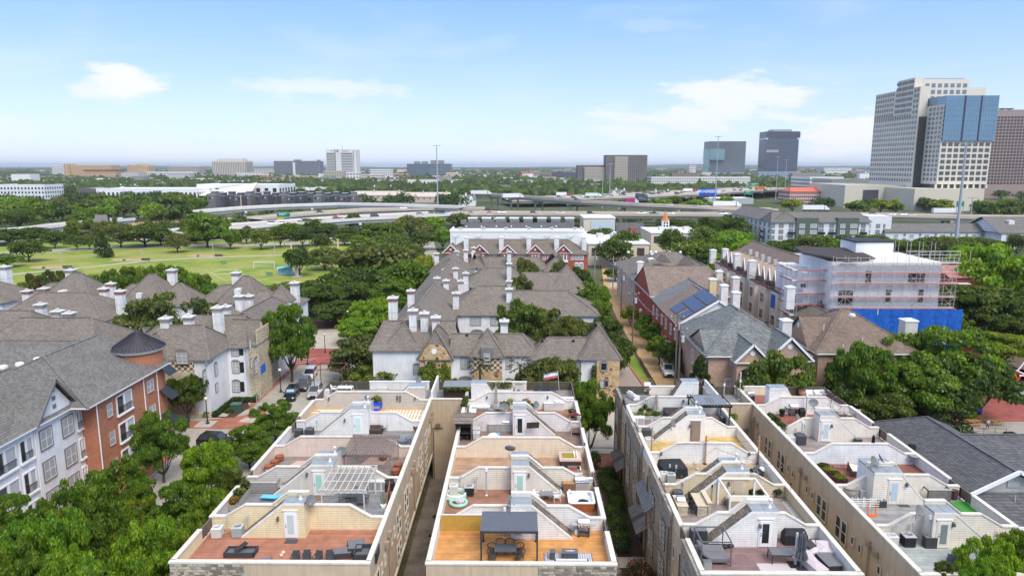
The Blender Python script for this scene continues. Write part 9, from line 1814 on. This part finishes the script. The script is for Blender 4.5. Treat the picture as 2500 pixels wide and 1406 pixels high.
for px,pt_,Y,lab in((1465,583,255,'power pole with grey transformers behind the white complex'),(1453,612,232,'short power pole beside the brick town houses'),(1425,0,0,''),(1498,625,210,'slim utility pole among the dark trees'),(1519,655,170,'power pole with transformer at the pink brick houses'),(1548,705,140,'power pole with transformer at the red row'),(1655,760,112,'tall weathered power pole beside the sandy lane'),(1662,790,108,'leaning second pole beside the tall weathered one'),(1440,580,300,'thin pole with white meter boxes far up the lane')):
 if not Y:continue
 b=at(px,pt_,Y=Y);t=thing('power_pole',lab,'utility pole',(b.x,Y,0));wm=PN((.17,.14,.12),.9,.15);obj('pole',MB().tube((0,0,0),(0,0,b.z),.17,8,.12),wm if Y<180 else PN((.35,.33,.3),.9),t);obj('crossarm',BX(-1.2,1.2,-.07,.07,b.z-1.1,b.z-.95),wm,t);obj('transformer',MB().tube((.35,-.3,b.z-2.9),(.35,-.3,b.z-1.9),.28,12),PN((.5,.52,.53),.5),t)
 for x in(-1,0,1):obj('insulator',MB().tube((x,0,b.z-.95),(x,0,b.z-.7),.06,6),WHITE,t)
def wire(a,b,sag,lab,r_=.03):
 t=thing('overhead_wire',lab,'cable',tuple(a));a,b=Vector(a),Vector(b);m=MB();m.path([tuple((a.lerp(b,i/14)-a)-Vector((0,0,sag*4*(i/14)*(1-i/14))))for i in range(15)],r_,4);obj('strand',m,PN((.25,.25,.25),.6),t)
p1_,p2_,p3_,p4_=at(1655,765,Y=112),at(1548,712,Y=140),at(1519,662,Y=170),at(1465,590,Y=255)
wire(p1_,p2_,2.2,'thick cable sagging from the tall weathered pole to the red row',.06);wire(p2_,p3_,1.2,'cable between the two transformer poles');wire(p3_,p4_,2.0,'cable running up the lane to the far pole')
def mk_lamp():
 t=thing('street_lamp','','street lamp');bk=PN((.03,.035,.04),.5);obj('post',MB().lathe([(.22,0),(.22,.15),(.12,.4),(.08,.8),(.06,3.4),(.1,3.5)],n=12),bk,t);obj('globe',MB().sphere((0,0,3.85),.26,8,0,1.25),PN((.78,.74,.62),.4,.02),t);obj('cap',MB().lathe([(.16,4.1),(.06,4.25),(.0,4.35)],n=10),bk,t);obj('base',MB().lathe([(.3,0),(.3,.12),(.2,.16)],n=12),bk,t);return t
lp=Kind(mk_lamp)
for px,py,l in((507,1034,'black globe street lamp on the pale paving square before the manor house'),(686,957,'black globe street lamp beside the black parked car'),(794,861,'black globe street lamp on the plaza'),(1497,1000,'black globe street lamp behind the stone turret tree'),(751,890,'dark lamp stem beside the white parked car'),(850,800,'globe street lamp at the end of the plaza')):p=at(px,py,.1);lp((p.x,p.y,.1),0,l,'globe street lamps')
p=at(578,1004,0);t=thing('utility_cabinet','dark green electrical cabinet in the corner planting','utility box',(p.x,p.y,.1));obj('body',BX(-.7,.7,-.6,.6,0,1.1),PN((.05,.10,.08),.6),t);obj('lid',BX(-.74,.74,-.64,.64,1.1,1.2),PN((.08,.15,.12),.5),t)
sheet('corner_bed',[(-50.5,98.4),(-42.5,98.6),(-41.8,103),(-43.2,105.6),(-45.8,105.6),(-45.9,98.7)],.15,SOIL);sheet('concrete_pad',rect(-45.4,-43.8,98.9,100.4),.16,SIDE)
for i,(xa,ya,xb,yb)in enumerate(((-45.3,98.9,-45.3,105.2),(-45.0,105.4,-41.9,105.4))):
 t=thing('clipped_hedge',('clipped dark hedge along the white stucco wall','clipped dark hedge before the stone gable')[i],'hedge',(xa,ya,.1));L=math.hypot(xb-xa,yb-ya);n=int(L/.5);lob=[((xb-xa)*k/n,(yb-ya)*k/n,.45,.42,.5)for k in range(n+1)];obj('foliage',leaf_cloud('foliage',lob,2600,.12,LF_D,i),None,t);obj('core',MB().beam((0,0,.4),(xb-xa,yb-ya,.4),.5,.6),PN((.03,.04,.02),.9),t)
for i,(px,py)in enumerate(((505,1020),(523,1018),(560,1010),(590,985),(548,985))):p=at(px,py,0);shrub_thing(p.x,p.y,.6,.5,500,(LF_M,LF_D)[i%2],'small rounded shrub in the corner planting by the manor house',grp='corner planting shrubs')
t=thing('street_sign','small green street name sign before the stone gable','street sign',tuple(at(628,1000,0)));obj('post',MB().tube((0,0,0),(0,0,2.4),.04,6),LGR,t);obj('blade',BX(-.5,.5,-.02,.02,2.1,2.35).box(-.02,.02,-.5,.5,2.38,2.6),GS,t)
def mk_person():
 t=thing('person','person in grey shirt and dark red shorts standing on the patio edge','person');bm_=bpy.data.meshes.new('body');V=[(0,0,.95),(0,0,1.2),(0,0,1.42),(0,-.01,1.52),(0,-.02,1.68),(.1,0,.88),(.12,-.05,.48),(.12,0,.08),(.12,-.12,.04),(-.1,0,.88),(-.13,.03,.48),(-.13,.08,.08),(-.13,-.04,.04),(.2,0,1.4),(.3,-.02,1.15),(.24,-.18,1.0),(-.2,0,1.4),(-.28,0,1.15),(-.25,-.15,.98)]
 E_=[(0,1),(1,2),(2,3),(3,4),(0,5),(5,6),(6,7),(7,8),(0,9),(9,10),(10,11),(11,12),(2,13),(13,14),(14,15),(2,16),(16,17),(17,18)];bm_.from_pydata(V,E_,[])
 o=bpy.data.objects.new('body',bm_);COL.objects.link(o);md=o.modifiers.new('skin','SKIN');rad=[.16,.17,.17,.06,.1,.1,.065,.045,.05,.1,.065,.045,.05,.07,.045,.035,.07,.045,.035]
 for v_,r_ in zip(bm_.skin_vertices[0].data,rad):v_.radius=(r_,r_*.85)
 bm_.skin_vertices[0].data[0].use_root=True;md2=o.modifiers.new('sub','SUBSURF');md2.levels=1;md2.render_levels=1;dg=bpy.context.evaluated_depsgraph_get();me=bpy.data.meshes.new_from_object(o.evaluated_get(dg));bpy.data.objects.remove(o)
 me.materials.clear();[me.materials.append(x)for x in(PN((.35,.20,.14),.6,.05),PN((.36,.40,.42),.9),PN((.16,.03,.03),.9),PN((.05,.035,.03),.9))]
 for pl in me.polygons:z=pl.center.z;pl.material_index=3 if z>1.66 else(0 if z>1.5 else(1 if z>.98 and abs(pl.center.x)<.26 else(2 if .55<z<=.98 else 0)));pl.use_smooth=True
 o=bpy.data.objects.new('body',me);COL.objects.link(o);o.parent=t;KIDMAP.setdefault(t.name,[]).append(o);return t
o=mk_person();p=at(2410,1050,.1);o.location=(p.x,p.y,.1)
def mk_pic():
 t=thing('picnic_table','','table');wm=PN((.55,.26,.07),.7,.1);obj('tabletop',BX(-.9,.9,-.4,.4,.72,.77),wm,t)
 for s_ in(-1,1):obj('bench',BX(-.9,.9,s_*.65-.13,s_*.65+.13,.43,.47),wm,t);obj('leg',MB().beam((s_*.7,-.6,0),(s_*.7,.35,.72),.07,.05).beam((s_*.7,.6,0),(s_*.7,-.35,.72),.07,.05),wm,t)
 return t
pk=Kind(mk_pic)
for px,py,l in((2375,1038,'left orange picnic table on the red patio'),(2395,1027,'middle orange picnic table on the red patio'),(2428,1036,'right orange picnic table on the red patio'),(2362,1026,'far orange picnic table on the red patio')):p=at(px,py,.1);pk((p.x,p.y,.1),.1,l,'picnic tables')
p=at(2392,1022,.1);t=thing('vending_cart','blue and white cart behind the picnic tables','cart',(p.x,p.y+2,.1));obj('body',BX(-1.3,1.3,-.5,.5,.3,1.5),PN((.02,.08,.4),.5),t);obj('top_box',BX(-.8,.8,-.4,.4,1.5,2.2),WHITE,t)
for x in(-.9,.9):obj('wheel',MB().tube((x,-.55,.3),(x,-.45,.3),.3,10),BLACK,t)
t=thing('patio_railing','thin dark railing along the red patio','railing',tuple(at(2320,1060,.1)));p2=at(2455,1065,.1)-at(2320,1060,.1)
for k in range(6):obj('post',MB().tube((p2.x*k/5,p2.y*k/5,0),(p2.x*k/5,p2.y*k/5,1.1),.03,5),DARK,t)
obj('rail',MB().tube((0,0,1.1),(p2.x,p2.y,1.1),.025,5).tube((0,0,.6),(p2.x,p2.y,.6),.02,5),DARK,t)
#  trees
BARK=PN((.085,.065,.05),.95,.25,5,bump=.6)
def lobes(seed,n,flat=1.0,spread=.62,low=.42,cone=False):
 g=random.Random(seed);L=[]
 for i in range(n):
  a=g.random()*6.283;u=g.random();r=spread*math.sqrt(g.random())
  if cone:z=low+(.93-low)*u;r=(.62*(1-u)**.8)*(.5+.5*g.random());rr_=.20+.16*(1-u)
  else:z=low+.08+(.80-low)*u*(1-.35*(r/spread)**2);rr_=g.uniform(.26,.42)*(1-.25*u)
  L.append((r*cos(a),r*sin(a),z,rr_,rr_*.42*flat))
 if not cone:L.append((0,0,.62,.55,.30*flat))
 return L
def trunk_mesh(seed,low,rr_=.045):
 g=random.Random(seed);m=MB();m.tube((0,0,0),(.01,.01,low*.62),rr_*1.25,9,rr_*.85)
 for k in range(6):
  a=k*1.05+g.random();e=(.42*cos(a),.42*sin(a),low+.16+.12*g.random());md_=(.16*cos(a),.16*sin(a),low*.85);m.tube((.01,.01,low*.58),md_,rr_*.6,6,rr_*.42,caps=False).tube(md_,e,rr_*.42,5,rr_*.15,caps=False)
 m.tube((.01,.01,low*.6),(.02,0,.8),rr_*.7,6,rr_*.15,caps=False);return mesh('trunk',m,BARK)
TKIND={'D':('dark green oak',(.08,.125,.026)),'M':('mid green broadleaf tree',(.12,.205,.026)),'B':('bright green broadleaf tree',(.165,.29,.03)),'Y':('yellow-green tree',(.20,.26,.030)),'G':('grey-green live oak',(.12,.15,.05)),'O':('olive green tree',(.125,.175,.034)),'P':('conical dark green tree',(.05,.09,.022)),'W':('white flowering crape myrtle',(.10,.15,.045)),'R':('red flowering crape myrtle',(.07,.12,.03)),'S':('loose pale green cypress',(.12,.16,.055))}
TM={}
def normal_(me):
 n=len(me.vertices);c=np.empty(n*3);me.vertices.foreach_get('co',c);c=c.reshape(-1,3);r=np.hypot(c[:,0],c[:,1]);c[:,:2]/=np.percentile(r,98.5);c[:,2]/=np.percentile(c[:,2],99.5);me.vertices.foreach_set('co',c.ravel());me.update()
def tmesh(kind,q,s):
 key=(kind,q,s)
 if key not in TM:
  n,sz={3:(34000,.031),2:(13000,.046),1:(3800,.075),0:(900,.14)}[q];c=TKIND[kind][1];cone=kind in 'PS';low={'P':.12,'S':.2,'W':.2,'R':.2}.get(kind,.30 if q<3 else .22)
  nl={3:90,2:60,1:32,0:16}[q];L=lobes(hash((ord(kind),s))%1000+s*17,nl,1.0,.66,low,cone)
  if kind=='S':n=int(n*.55)
  if q>=2:f_=.52 if q==3 else .62;L=[(x*1.15,y*1.15,z,r*f_*(.7+.6*((i*37)%10)/10),h*f_)for i,(x,y,z,r,h)in enumerate(L)]
  cm_=leaf_cloud('crown',L,n,sz,leafmat(c,.42),s*7+q,thick=.5)
  normal_(cm_)
  bl_=None
  if kind in 'WR':bl_=leaf_cloud('blossom',[(x,y,z+.04,r*1.05,h*1.1)for x,y,z,r,h in L],int(n*(.5 if kind=='W' else .22)),sz*.9,LF_W if kind=='W' else LF_P,s+50)
  TM[key]=(cm_,trunk_mesh(s+ord(kind),low),bl_)
 return TM[key]
TREES=[]
def tree(px,ytop,wpx,Y,kind='M',lab=None,grp=None,zone='',x=None):
 zc=Y*cos(TILT)+25*sin(TILT);p=at(px,ytop,Y=Y);h=max(2.5,p.z);r_=wpx/2*zc/FPX*1.03;X=p.x if x is None else x
 q=3 if Y<92 else 2 if Y<185 else 1 if Y<420 else 0;s=(len(TREES)*7+ord(kind))%(3 if q else 4)
 cm_,tm_,bl_=tmesh(kind,q,s);t=thing('tree' if kind not in 'WR' else 'crape_myrtle',lab or '','tree',(X,Y,0),random.random()*6.28,group=grp);t.scale=(r_,r_,h)
 c_=[obj('crown',cm_,None,t)];obj('trunk',tm_,None,t)
 if bl_:c_.append(obj('blossom',bl_,None,t))
 sz_=min(1,2.3*r_/(.74*h))
 for o_ in c_:o_.scale=(1,1,sz_);o_.location=(0,0,1-sz_)
 TREES.append((t,px,ytop,wpx,Y,kind,zone,lab));return t
NL=[(108,1262,200,50,'B'),(195,1172,190,57,'M'),(28,1215,150,54,'M'),(302,1120,130,66,'M'),(385,1010,135,77,'M'),(507,1080,130,70,'B'),(603,1042,120,81,'M'),(668,985,115,90,'M'),(430,1185,165,60,'M'),(325,1225,120,60,'Y'),(362,1275,180,50,'B'),(520,1205,160,56,'M'),(462,1290,175,50,'M'),(165,1352,190,44,'B'),(562,1150,110,66,'D'),(20,1330,150,46,'M'),(255,1235,120,58,'M')]
for i,t_ in enumerate(NL):tree(*t_,zone='in the street beside the left row')
for t_ in((703,748,128,116,'M'),(452,918,92,97,'D'),(402,728,235,120,'G'),(620,730,40,150,'M')):tree(*t_,zone='among the manor houses')
for t_ in((800,690,190,172,'D'),(925,592,210,215,'G'),(862,655,190,190,'D'),(985,640,130,196,'M'),(1035,625,75,205,'Y'),(905,732,115,152,'B'),(868,780,105,142,'B'),(905,818,205,118,'G'),(915,893,130,108,'O'),(1062,887,110,98,'O'),(860,900,80,112,'D'),(760,700,100,180,'D'),(955,690,120,175,'M'),(830,735,150,160,'D'),(700,690,110,190,'W'),(790,605,90,250,'W'),(728,605,75,235,'D'),(1010,740,60,160,'M')):tree(*t_,zone='between the street and the white complex')
for t_ in((1270,735,130,122,'O'),(1330,760,130,120,'G'),(1395,775,130,122,'G'),(1345,880,170,99,'G'),(1285,632,70,182,'G'),(1275,673,90,153,'G'),(1240,800,80,116,'O'),(1365,640,60,185,'G')):tree(*t_,zone='in the court of the white complex')
for t_ in((1415,655,80,175,'D'),(1440,690,90,160,'M'),(1458,735,90,145,'M'),(1475,780,95,132,'D'),(1500,830,100,120,'D'),(1450,745,80,140,'D'),(1466,700,50,165,'B'),(1490,850,80,114,'D'),(1470,558,80,300,'D'),(1530,565,90,275,'D'),(1500,585,90,255,'D'),(1502,655,55,225,'D'),(1448,600,60,280,'M')):tree(*t_,zone='along the drive right of the white complex')
for t_ in((1575,768,60,150,'M'),(1590,790,70,140,'M'),(1612,822,65,128,'M'),(1640,835,60,122,'D'),(1540,748,45,160,'Y'),(1712,868,65,103,'P'),(1688,930,30,101,'B')):tree(*t_,zone='beside the sandy lane')
tree(1440,935,118,84.5,'M','leafy tree rising beside the rear corner of the middle row')
for t_ in((1905,866,185,93,'O'),(2112,842,150,99,'M'),(2178,816,190,106,'M'),(2320,806,240,103,'M'),(2240,890,210,98,'M'),(2395,870,210,99,'D'),(2060,930,130,99,'D'),(2200,880,200,104,'D'),(2455,815,130,128,'Y'),(2110,880,60,104,'Y'),(2420,700,220,150,'D'),(2400,600,210,168,'B'),(2485,625,140,190,'M'),(2345,700,130,152,'D'),(2480,755,170,140,'D'),(2320,760,120,140,'M'),(2150,960,150,95,'D'),(2300,940,190,97,'D'),(2360,640,120,175,'M'),(2300,660,80,180,'B')):tree(*t_,zone='in the grove behind the far right row')
for t_ in((2432,1330,170,44,'B'),(2495,1308,150,46,'M'),(2310,1375,60,43.5,'G'),(2390,1385,110,42,'B')):tree(*t_,zone='at the bottom right corner')
for t_ in((1722,555,85,300,'O'),(1690,590,140,250,'O'),(1745,600,90,240,'O'),(1640,560,70,285,'D'),(1790,565,110,285,'B'),(1830,590,120,250,'B'),(1790,530,90,350,'D'),(1740,575,60,300,'B'),(1770,620,80,225,'B'),(1880,640,80,225,'O'),(1955,660,90,200,'O'),(1730,530,60,380,'D'),(1680,540,60,370,'D'),(1640,535,70,380,'D')):tree(*t_,zone='between the tan town houses and the viaduct')
for i,px in enumerate(range(1895,2500,42)):tree(px+random.uniform(-8,8),580+random.uniform(-8,10),random.uniform(60,90),296+random.uniform(-10,20),'DDGM'[i%4],zone='in front of the white apartment blocks')
for t_ in((65,585,85,270,'D'),(245,568,46,283,'P'),(290,548,85,318,'G'),(350,548,130,322,'D'),(430,570,60,300,'G'),(500,520,110,318,'M'),(560,560,60,312,'M'),(635,560,65,312,'O'),(682,556,52,320,'D'),(737,556,60,322,'D'),(785,570,50,302,'D'),(130,565,60,315,'D'),(185,575,50,310,'D'),(215,572,45,312,'O'),(20,560,120,330,'D'),(80,555,80,345,'D'),(475,555,55,335,'O'),(600,558,50,335,'D'),(390,560,60,330,'D'),(840,570,60,330,'D'),(15,620,70,255,'M')):tree(*t_,zone='on the park lawn')
for i,(px,yt,w,k)in enumerate(((90,668,60,'R'),(125,660,60,'R'),(165,655,60,'M'),(150,688,70,'G'),(205,668,60,'B'),(235,672,60,'R'),(270,660,60,'M'),(310,652,60,'M'),(345,655,70,'M'),(385,648,70,'M'),(420,650,70,'M'),(455,665,60,'B'),(490,672,70,'M'),(60,690,60,'M'),(290,690,70,'D'),(505,690,60,'B'))):tree(px,yt,w,178+(i%3)*6,k,zone='in the belt before the pitch')
for t_ in((862,522,50,400,'D'),(848,555,60,350,'D'),(930,545,110,330,'O'),(1000,528,110,370,'G'),(960,572,100,300,'O'),(1030,565,70,310,'D'),(885,575,70,320,'M'),(1080,558,55,310,'B'),(1060,530,70,400,'B'),(760,535,90,380,'D'),(700,545,80,360,'M'),(800,548,70,370,'D'),(1120,520,60,420,'D'),(900,600,80,270,'D'),(1010,600,60,260,'D')):tree(*t_,zone='between the park and the near highway')
rt=random.Random(21)
def scatter(n,px0,px1,y0,y1,d0,d1,kinds,wm,hm,zone):
 for i in range(n):
  px=rt.uniform(px0,px1);Y=rt.uniform(d0,d1);w=rt.uniform(wm*.75,wm*1.3);hh=rt.uniform(hm*.8,hm*1.25);p=at(px,450,Y=Y);zc=Y;yt=703+FPX*(math.tan(math.atan((CAMZ-hh)/Y)-TILT));tree(px,yt,w*FPX/Y,Y,rt.choice(kinds),zone=zone)
scatter(26,-20,240,0,0,400,560,'DMGMB',17,12,'in the wooded area at the far left')
scatter(30,180,520,0,0,430,700,'DMMBO',16,11,'before the long white apartment building')
scatter(16,150,600,0,0,350,395,'SSSO',8,9,'beside the far highway ramps')
scatter(10,640,960,0,0,500,560,'OMS',8,6,'beside the curved ramp')
scatter(14,1100,1420,0,0,440,480,'BMO',8,5,'between the two viaducts')
scatter(12,1600,1790,0,0,560,640,'DMB',14,9,'behind the upper viaduct')
scatter(26,1130,1620,0,0,690,980,'DMGD',14,9,'among the gabled houses beyond the viaducts')
scatter(14,1600,2100,0,0,760,1100,'DM',15,9,'between the freeway and the long white row')
scatter(12,1900,2300,0,0,560,590,'DMDY',14,9,'before the cream podium');scatter(8,2380,2520,0,0,480,560,'DM',16,10,'right of the podium')
scatter(10,1700,1800,0,0,350,400,'DDM',12,8,'under the viaduct at right')
byk={}
for r_ in TREES:
 if not r_[7]:byk.setdefault((r_[6],r_[5]),[]).append(r_)
ORD=['','second','third','fourth','fifth','sixth','seventh','eighth','ninth']
for(zone,k),l in byk.items():
 l.sort(key=lambda r_:r_[1]);n=len(l)
 for i,r_ in enumerate(l):
  w=place_word(i,n);lab=f'{w} {TKIND[k][0]} {zone}' if w.endswith('most')else(f'{w.split(" from ")[0]} {TKIND[k][0]} from {w.split(" from ")[1]} {zone}' if w else f'{TKIND[k][0]} {zone}')
  r_[0]['label']=lab;r_[0]['group']='trees '+zone
def mk_palm():
 t=thing('palm','','palm');obj('trunk',MB().tube((0,0,0),(0,0,8.2),.2,8,.16),PN((.10,.07,.05),.9,.3,8),t);m=MB()
 for k in range(26):
  a=k*2.4;el_=.9-.065*k;r0=1.5;q_=(r0*cos(a)*cos(el_),r0*sin(a)*cos(el_),8.2+r0*sin(el_));m.beam((0,0,8.2),q_,.04,.04)
  for j in range(7):b_=a+(j-3)*.22;e_=(q_[0]+.5*cos(b_),q_[1]+.5*sin(b_),q_[2]-.1-.05*abs(j-3));m.beam((q_[0]*.8,q_[1]*.8,8.2+(q_[2]-8.2)*.8),e_,.09,.012)
 obj('fronds',m,LF_OL,t);return t
pm2=Kind(mk_palm);p=at(1172,905,Y=99);pm2((p.x,99,0),0,'left palm before the checkered stone bay');p=at(1270,902,Y=99);pm2((p.x,99,0),1,'right palm before the white stucco wall')
t=thing('ivy','ivy climbing the joint left of the stone turret','climbing plant',(11.3,101.3,0));obj('foliage',leaf_cloud('foliage',[(0,0,1+i*.75,.45,.6)for i in range(9)],1800,.16,LF_OL,3),None,t);obj('stem',MB().tube((0,0,0),(0,0,6.5),.05,6),BARK,t)
def wood(name,lab,n,d0,d1,x0,x1,seed,hm=9,mat=None,ex=1.3):
 g=np.random.default_rng(seed);me_=[];base=[]
 nv=0;tri=[]
 bm2=[(cos(a),sin(a),z)for z,rr_ in((0,1),(.55,.95))for a in[2*pi*k/7 for k in range(7)]];P=np.array([(cos(2*pi*k/7),sin(2*pi*k/7),.1)for k in range(7)]+[(.8*cos(2*pi*(k+.5)/7),.8*sin(2*pi*(k+.5)/7),.65)for k in range(7)]+[(0,0,1.0)])
 F=[(k,(k+1)%7,7+k)for k in range(7)]+[((k+1)%7,7+(k+1)%7,7+k)for k in range(7)]+[(7+k,7+(k+1)%7,14)for k in range(7)];F=np.array(F)
 Y=d0+(d1-d0)*g.random(n)**ex;px=g.uniform(x0,x1,n);X=(px-1268)/1700*Y;r_=g.uniform(5,9,n)*(1+Y/9000);h=g.uniform(.7,1.25,n)*hm*(1+Y/15000)
 V=np.repeat(P[None],n,0)*(1+.28*g.normal(size=(n,15,3)));V[:,:,0]=V[:,:,0]*r_[:,None]+X[:,None];V[:,:,1]=V[:,:,1]*r_[:,None]+Y[:,None];V[:,:,2]=np.abs(V[:,:,2])*h[:,None]
 V=V.reshape(-1,3);T_=(F[None]+(np.arange(n)*15)[:,None,None]).reshape(-1,3);me=bpy.data.meshes.new(name);me.vertices.add(len(V));me.vertices.foreach_set('co',V.ravel());me.loops.add(len(T_)*3);me.loops.foreach_set('vertex_index',T_.ravel());me.polygons.add(len(T_));me.polygons.foreach_set('loop_start',np.arange(len(T_))*3);me.polygons.foreach_set('loop_total',np.full(len(T_),3));me.materials.append(mat or leafmat((.05,.085,.028),.4,.1));me.update(calc_edges=True)
 o=obj(name,me,None,None,kind='stuff');tag(o,lab,'woodland');return o
wood('far_woodland','far tree canopy spreading through the city to the horizon',30000,900,14500,-200,2700,1,9,None,1.7)
def thicket(name,lab,pts,per,size,seed,mat):o=obj(name,leaf_cloud(name,pts,per,size,mat,seed,thick=.6),None,None,kind='stuff');tag(o,lab,'tree canopy')
g_=random.Random(8);pts=[]
for i in range(760):
 Y=g_.uniform(560,1250);px=g_.uniform(-60,2560)
 if(1130<px<1960 and Y<1000)or(500<px<1130 and Y<620)or(2040<px and Y<760)or(470<px<780 and 560<Y<720):continue
 X=at(px,450,Y=Y).x;r_=g_.uniform(6,10);pts.append((X,Y,5,r_,g_.uniform(4,6.5)))
thicket('mid_distance_canopy','bushy tree canopy filling the neighbourhoods behind the highways',pts,130000,1.5,4,leafmat((.055,.10,.026),.45,.2))
pts=[]
for i in range(150):
 px=g_.uniform(560,1160);Y=g_.uniform(440,600);X=at(px,450,Y=Y).x;pts.append((X,Y,1.5,g_.uniform(2,4),2.2))
for i in range(120):px=g_.uniform(1600,1800);Y=g_.uniform(330,420);X=at(px,450,Y=Y).x;pts.append((X,Y,2,g_.uniform(2.5,4),3))
for i in range(140):px=g_.uniform(1100,1700);Y=g_.uniform(452,520);X=at(px,450,Y=Y).x;pts.append((X,Y,2,g_.uniform(2,4),3))
for i in range(110):px=g_.uniform(-30,640);Y=g_.uniform(338,470);X=at(px,450,Y=Y).x;pts.append((X,Y,2,g_.uniform(2,4),2.6))
thicket('roadside_bushes','low bushes covering the banks of the elevated roads',pts,42000,.8,6,leafmat((.08,.13,.028),.45,.3))
pts=[(g_.uniform(40,62),g_.uniform(88,102),1.0,g_.uniform(1.2,2.2),1.4)for i in range(60)]+[(g_.uniform(60,110),g_.uniform(125,200),2.0,g_.uniform(2.5,4),3.0)for i in range(110)]+[(g_.uniform(-72,-48),g_.uniform(118,128),1.0,2,1.5)for i in range(14)]+[(g_.uniform(-34,-25),g_.uniform(140,230),1.5,2.6,2)for i in range(40)]
thicket('undergrowth','dark undergrowth below the groves',pts,40000,.45,7,leafmat((.04,.075,.02),.45,.25))
#  air
m=BX(-27500,27500,-600,29500,-1.2,122);hm_=bpy.data.materials.new('haze_air');hm_.use_nodes=True;n=hm_.node_tree;n.nodes.clear();o_=N(n,'ShaderNodeOutputMaterial');v_=N(n,'ShaderNodeVolumePrincipled');v_.inputs['Color'].default_value=(.86,.92,1,1);v_.inputs['Density'].default_value=0.00006;v_.inputs['Anisotropy'].default_value=.2;lk(n,v_,0,o_,'Volume')
hz_=obj('haze',m,hm_,None,kind='stuff');tag(hz_,'thin pale blue haze over the far city','haze')
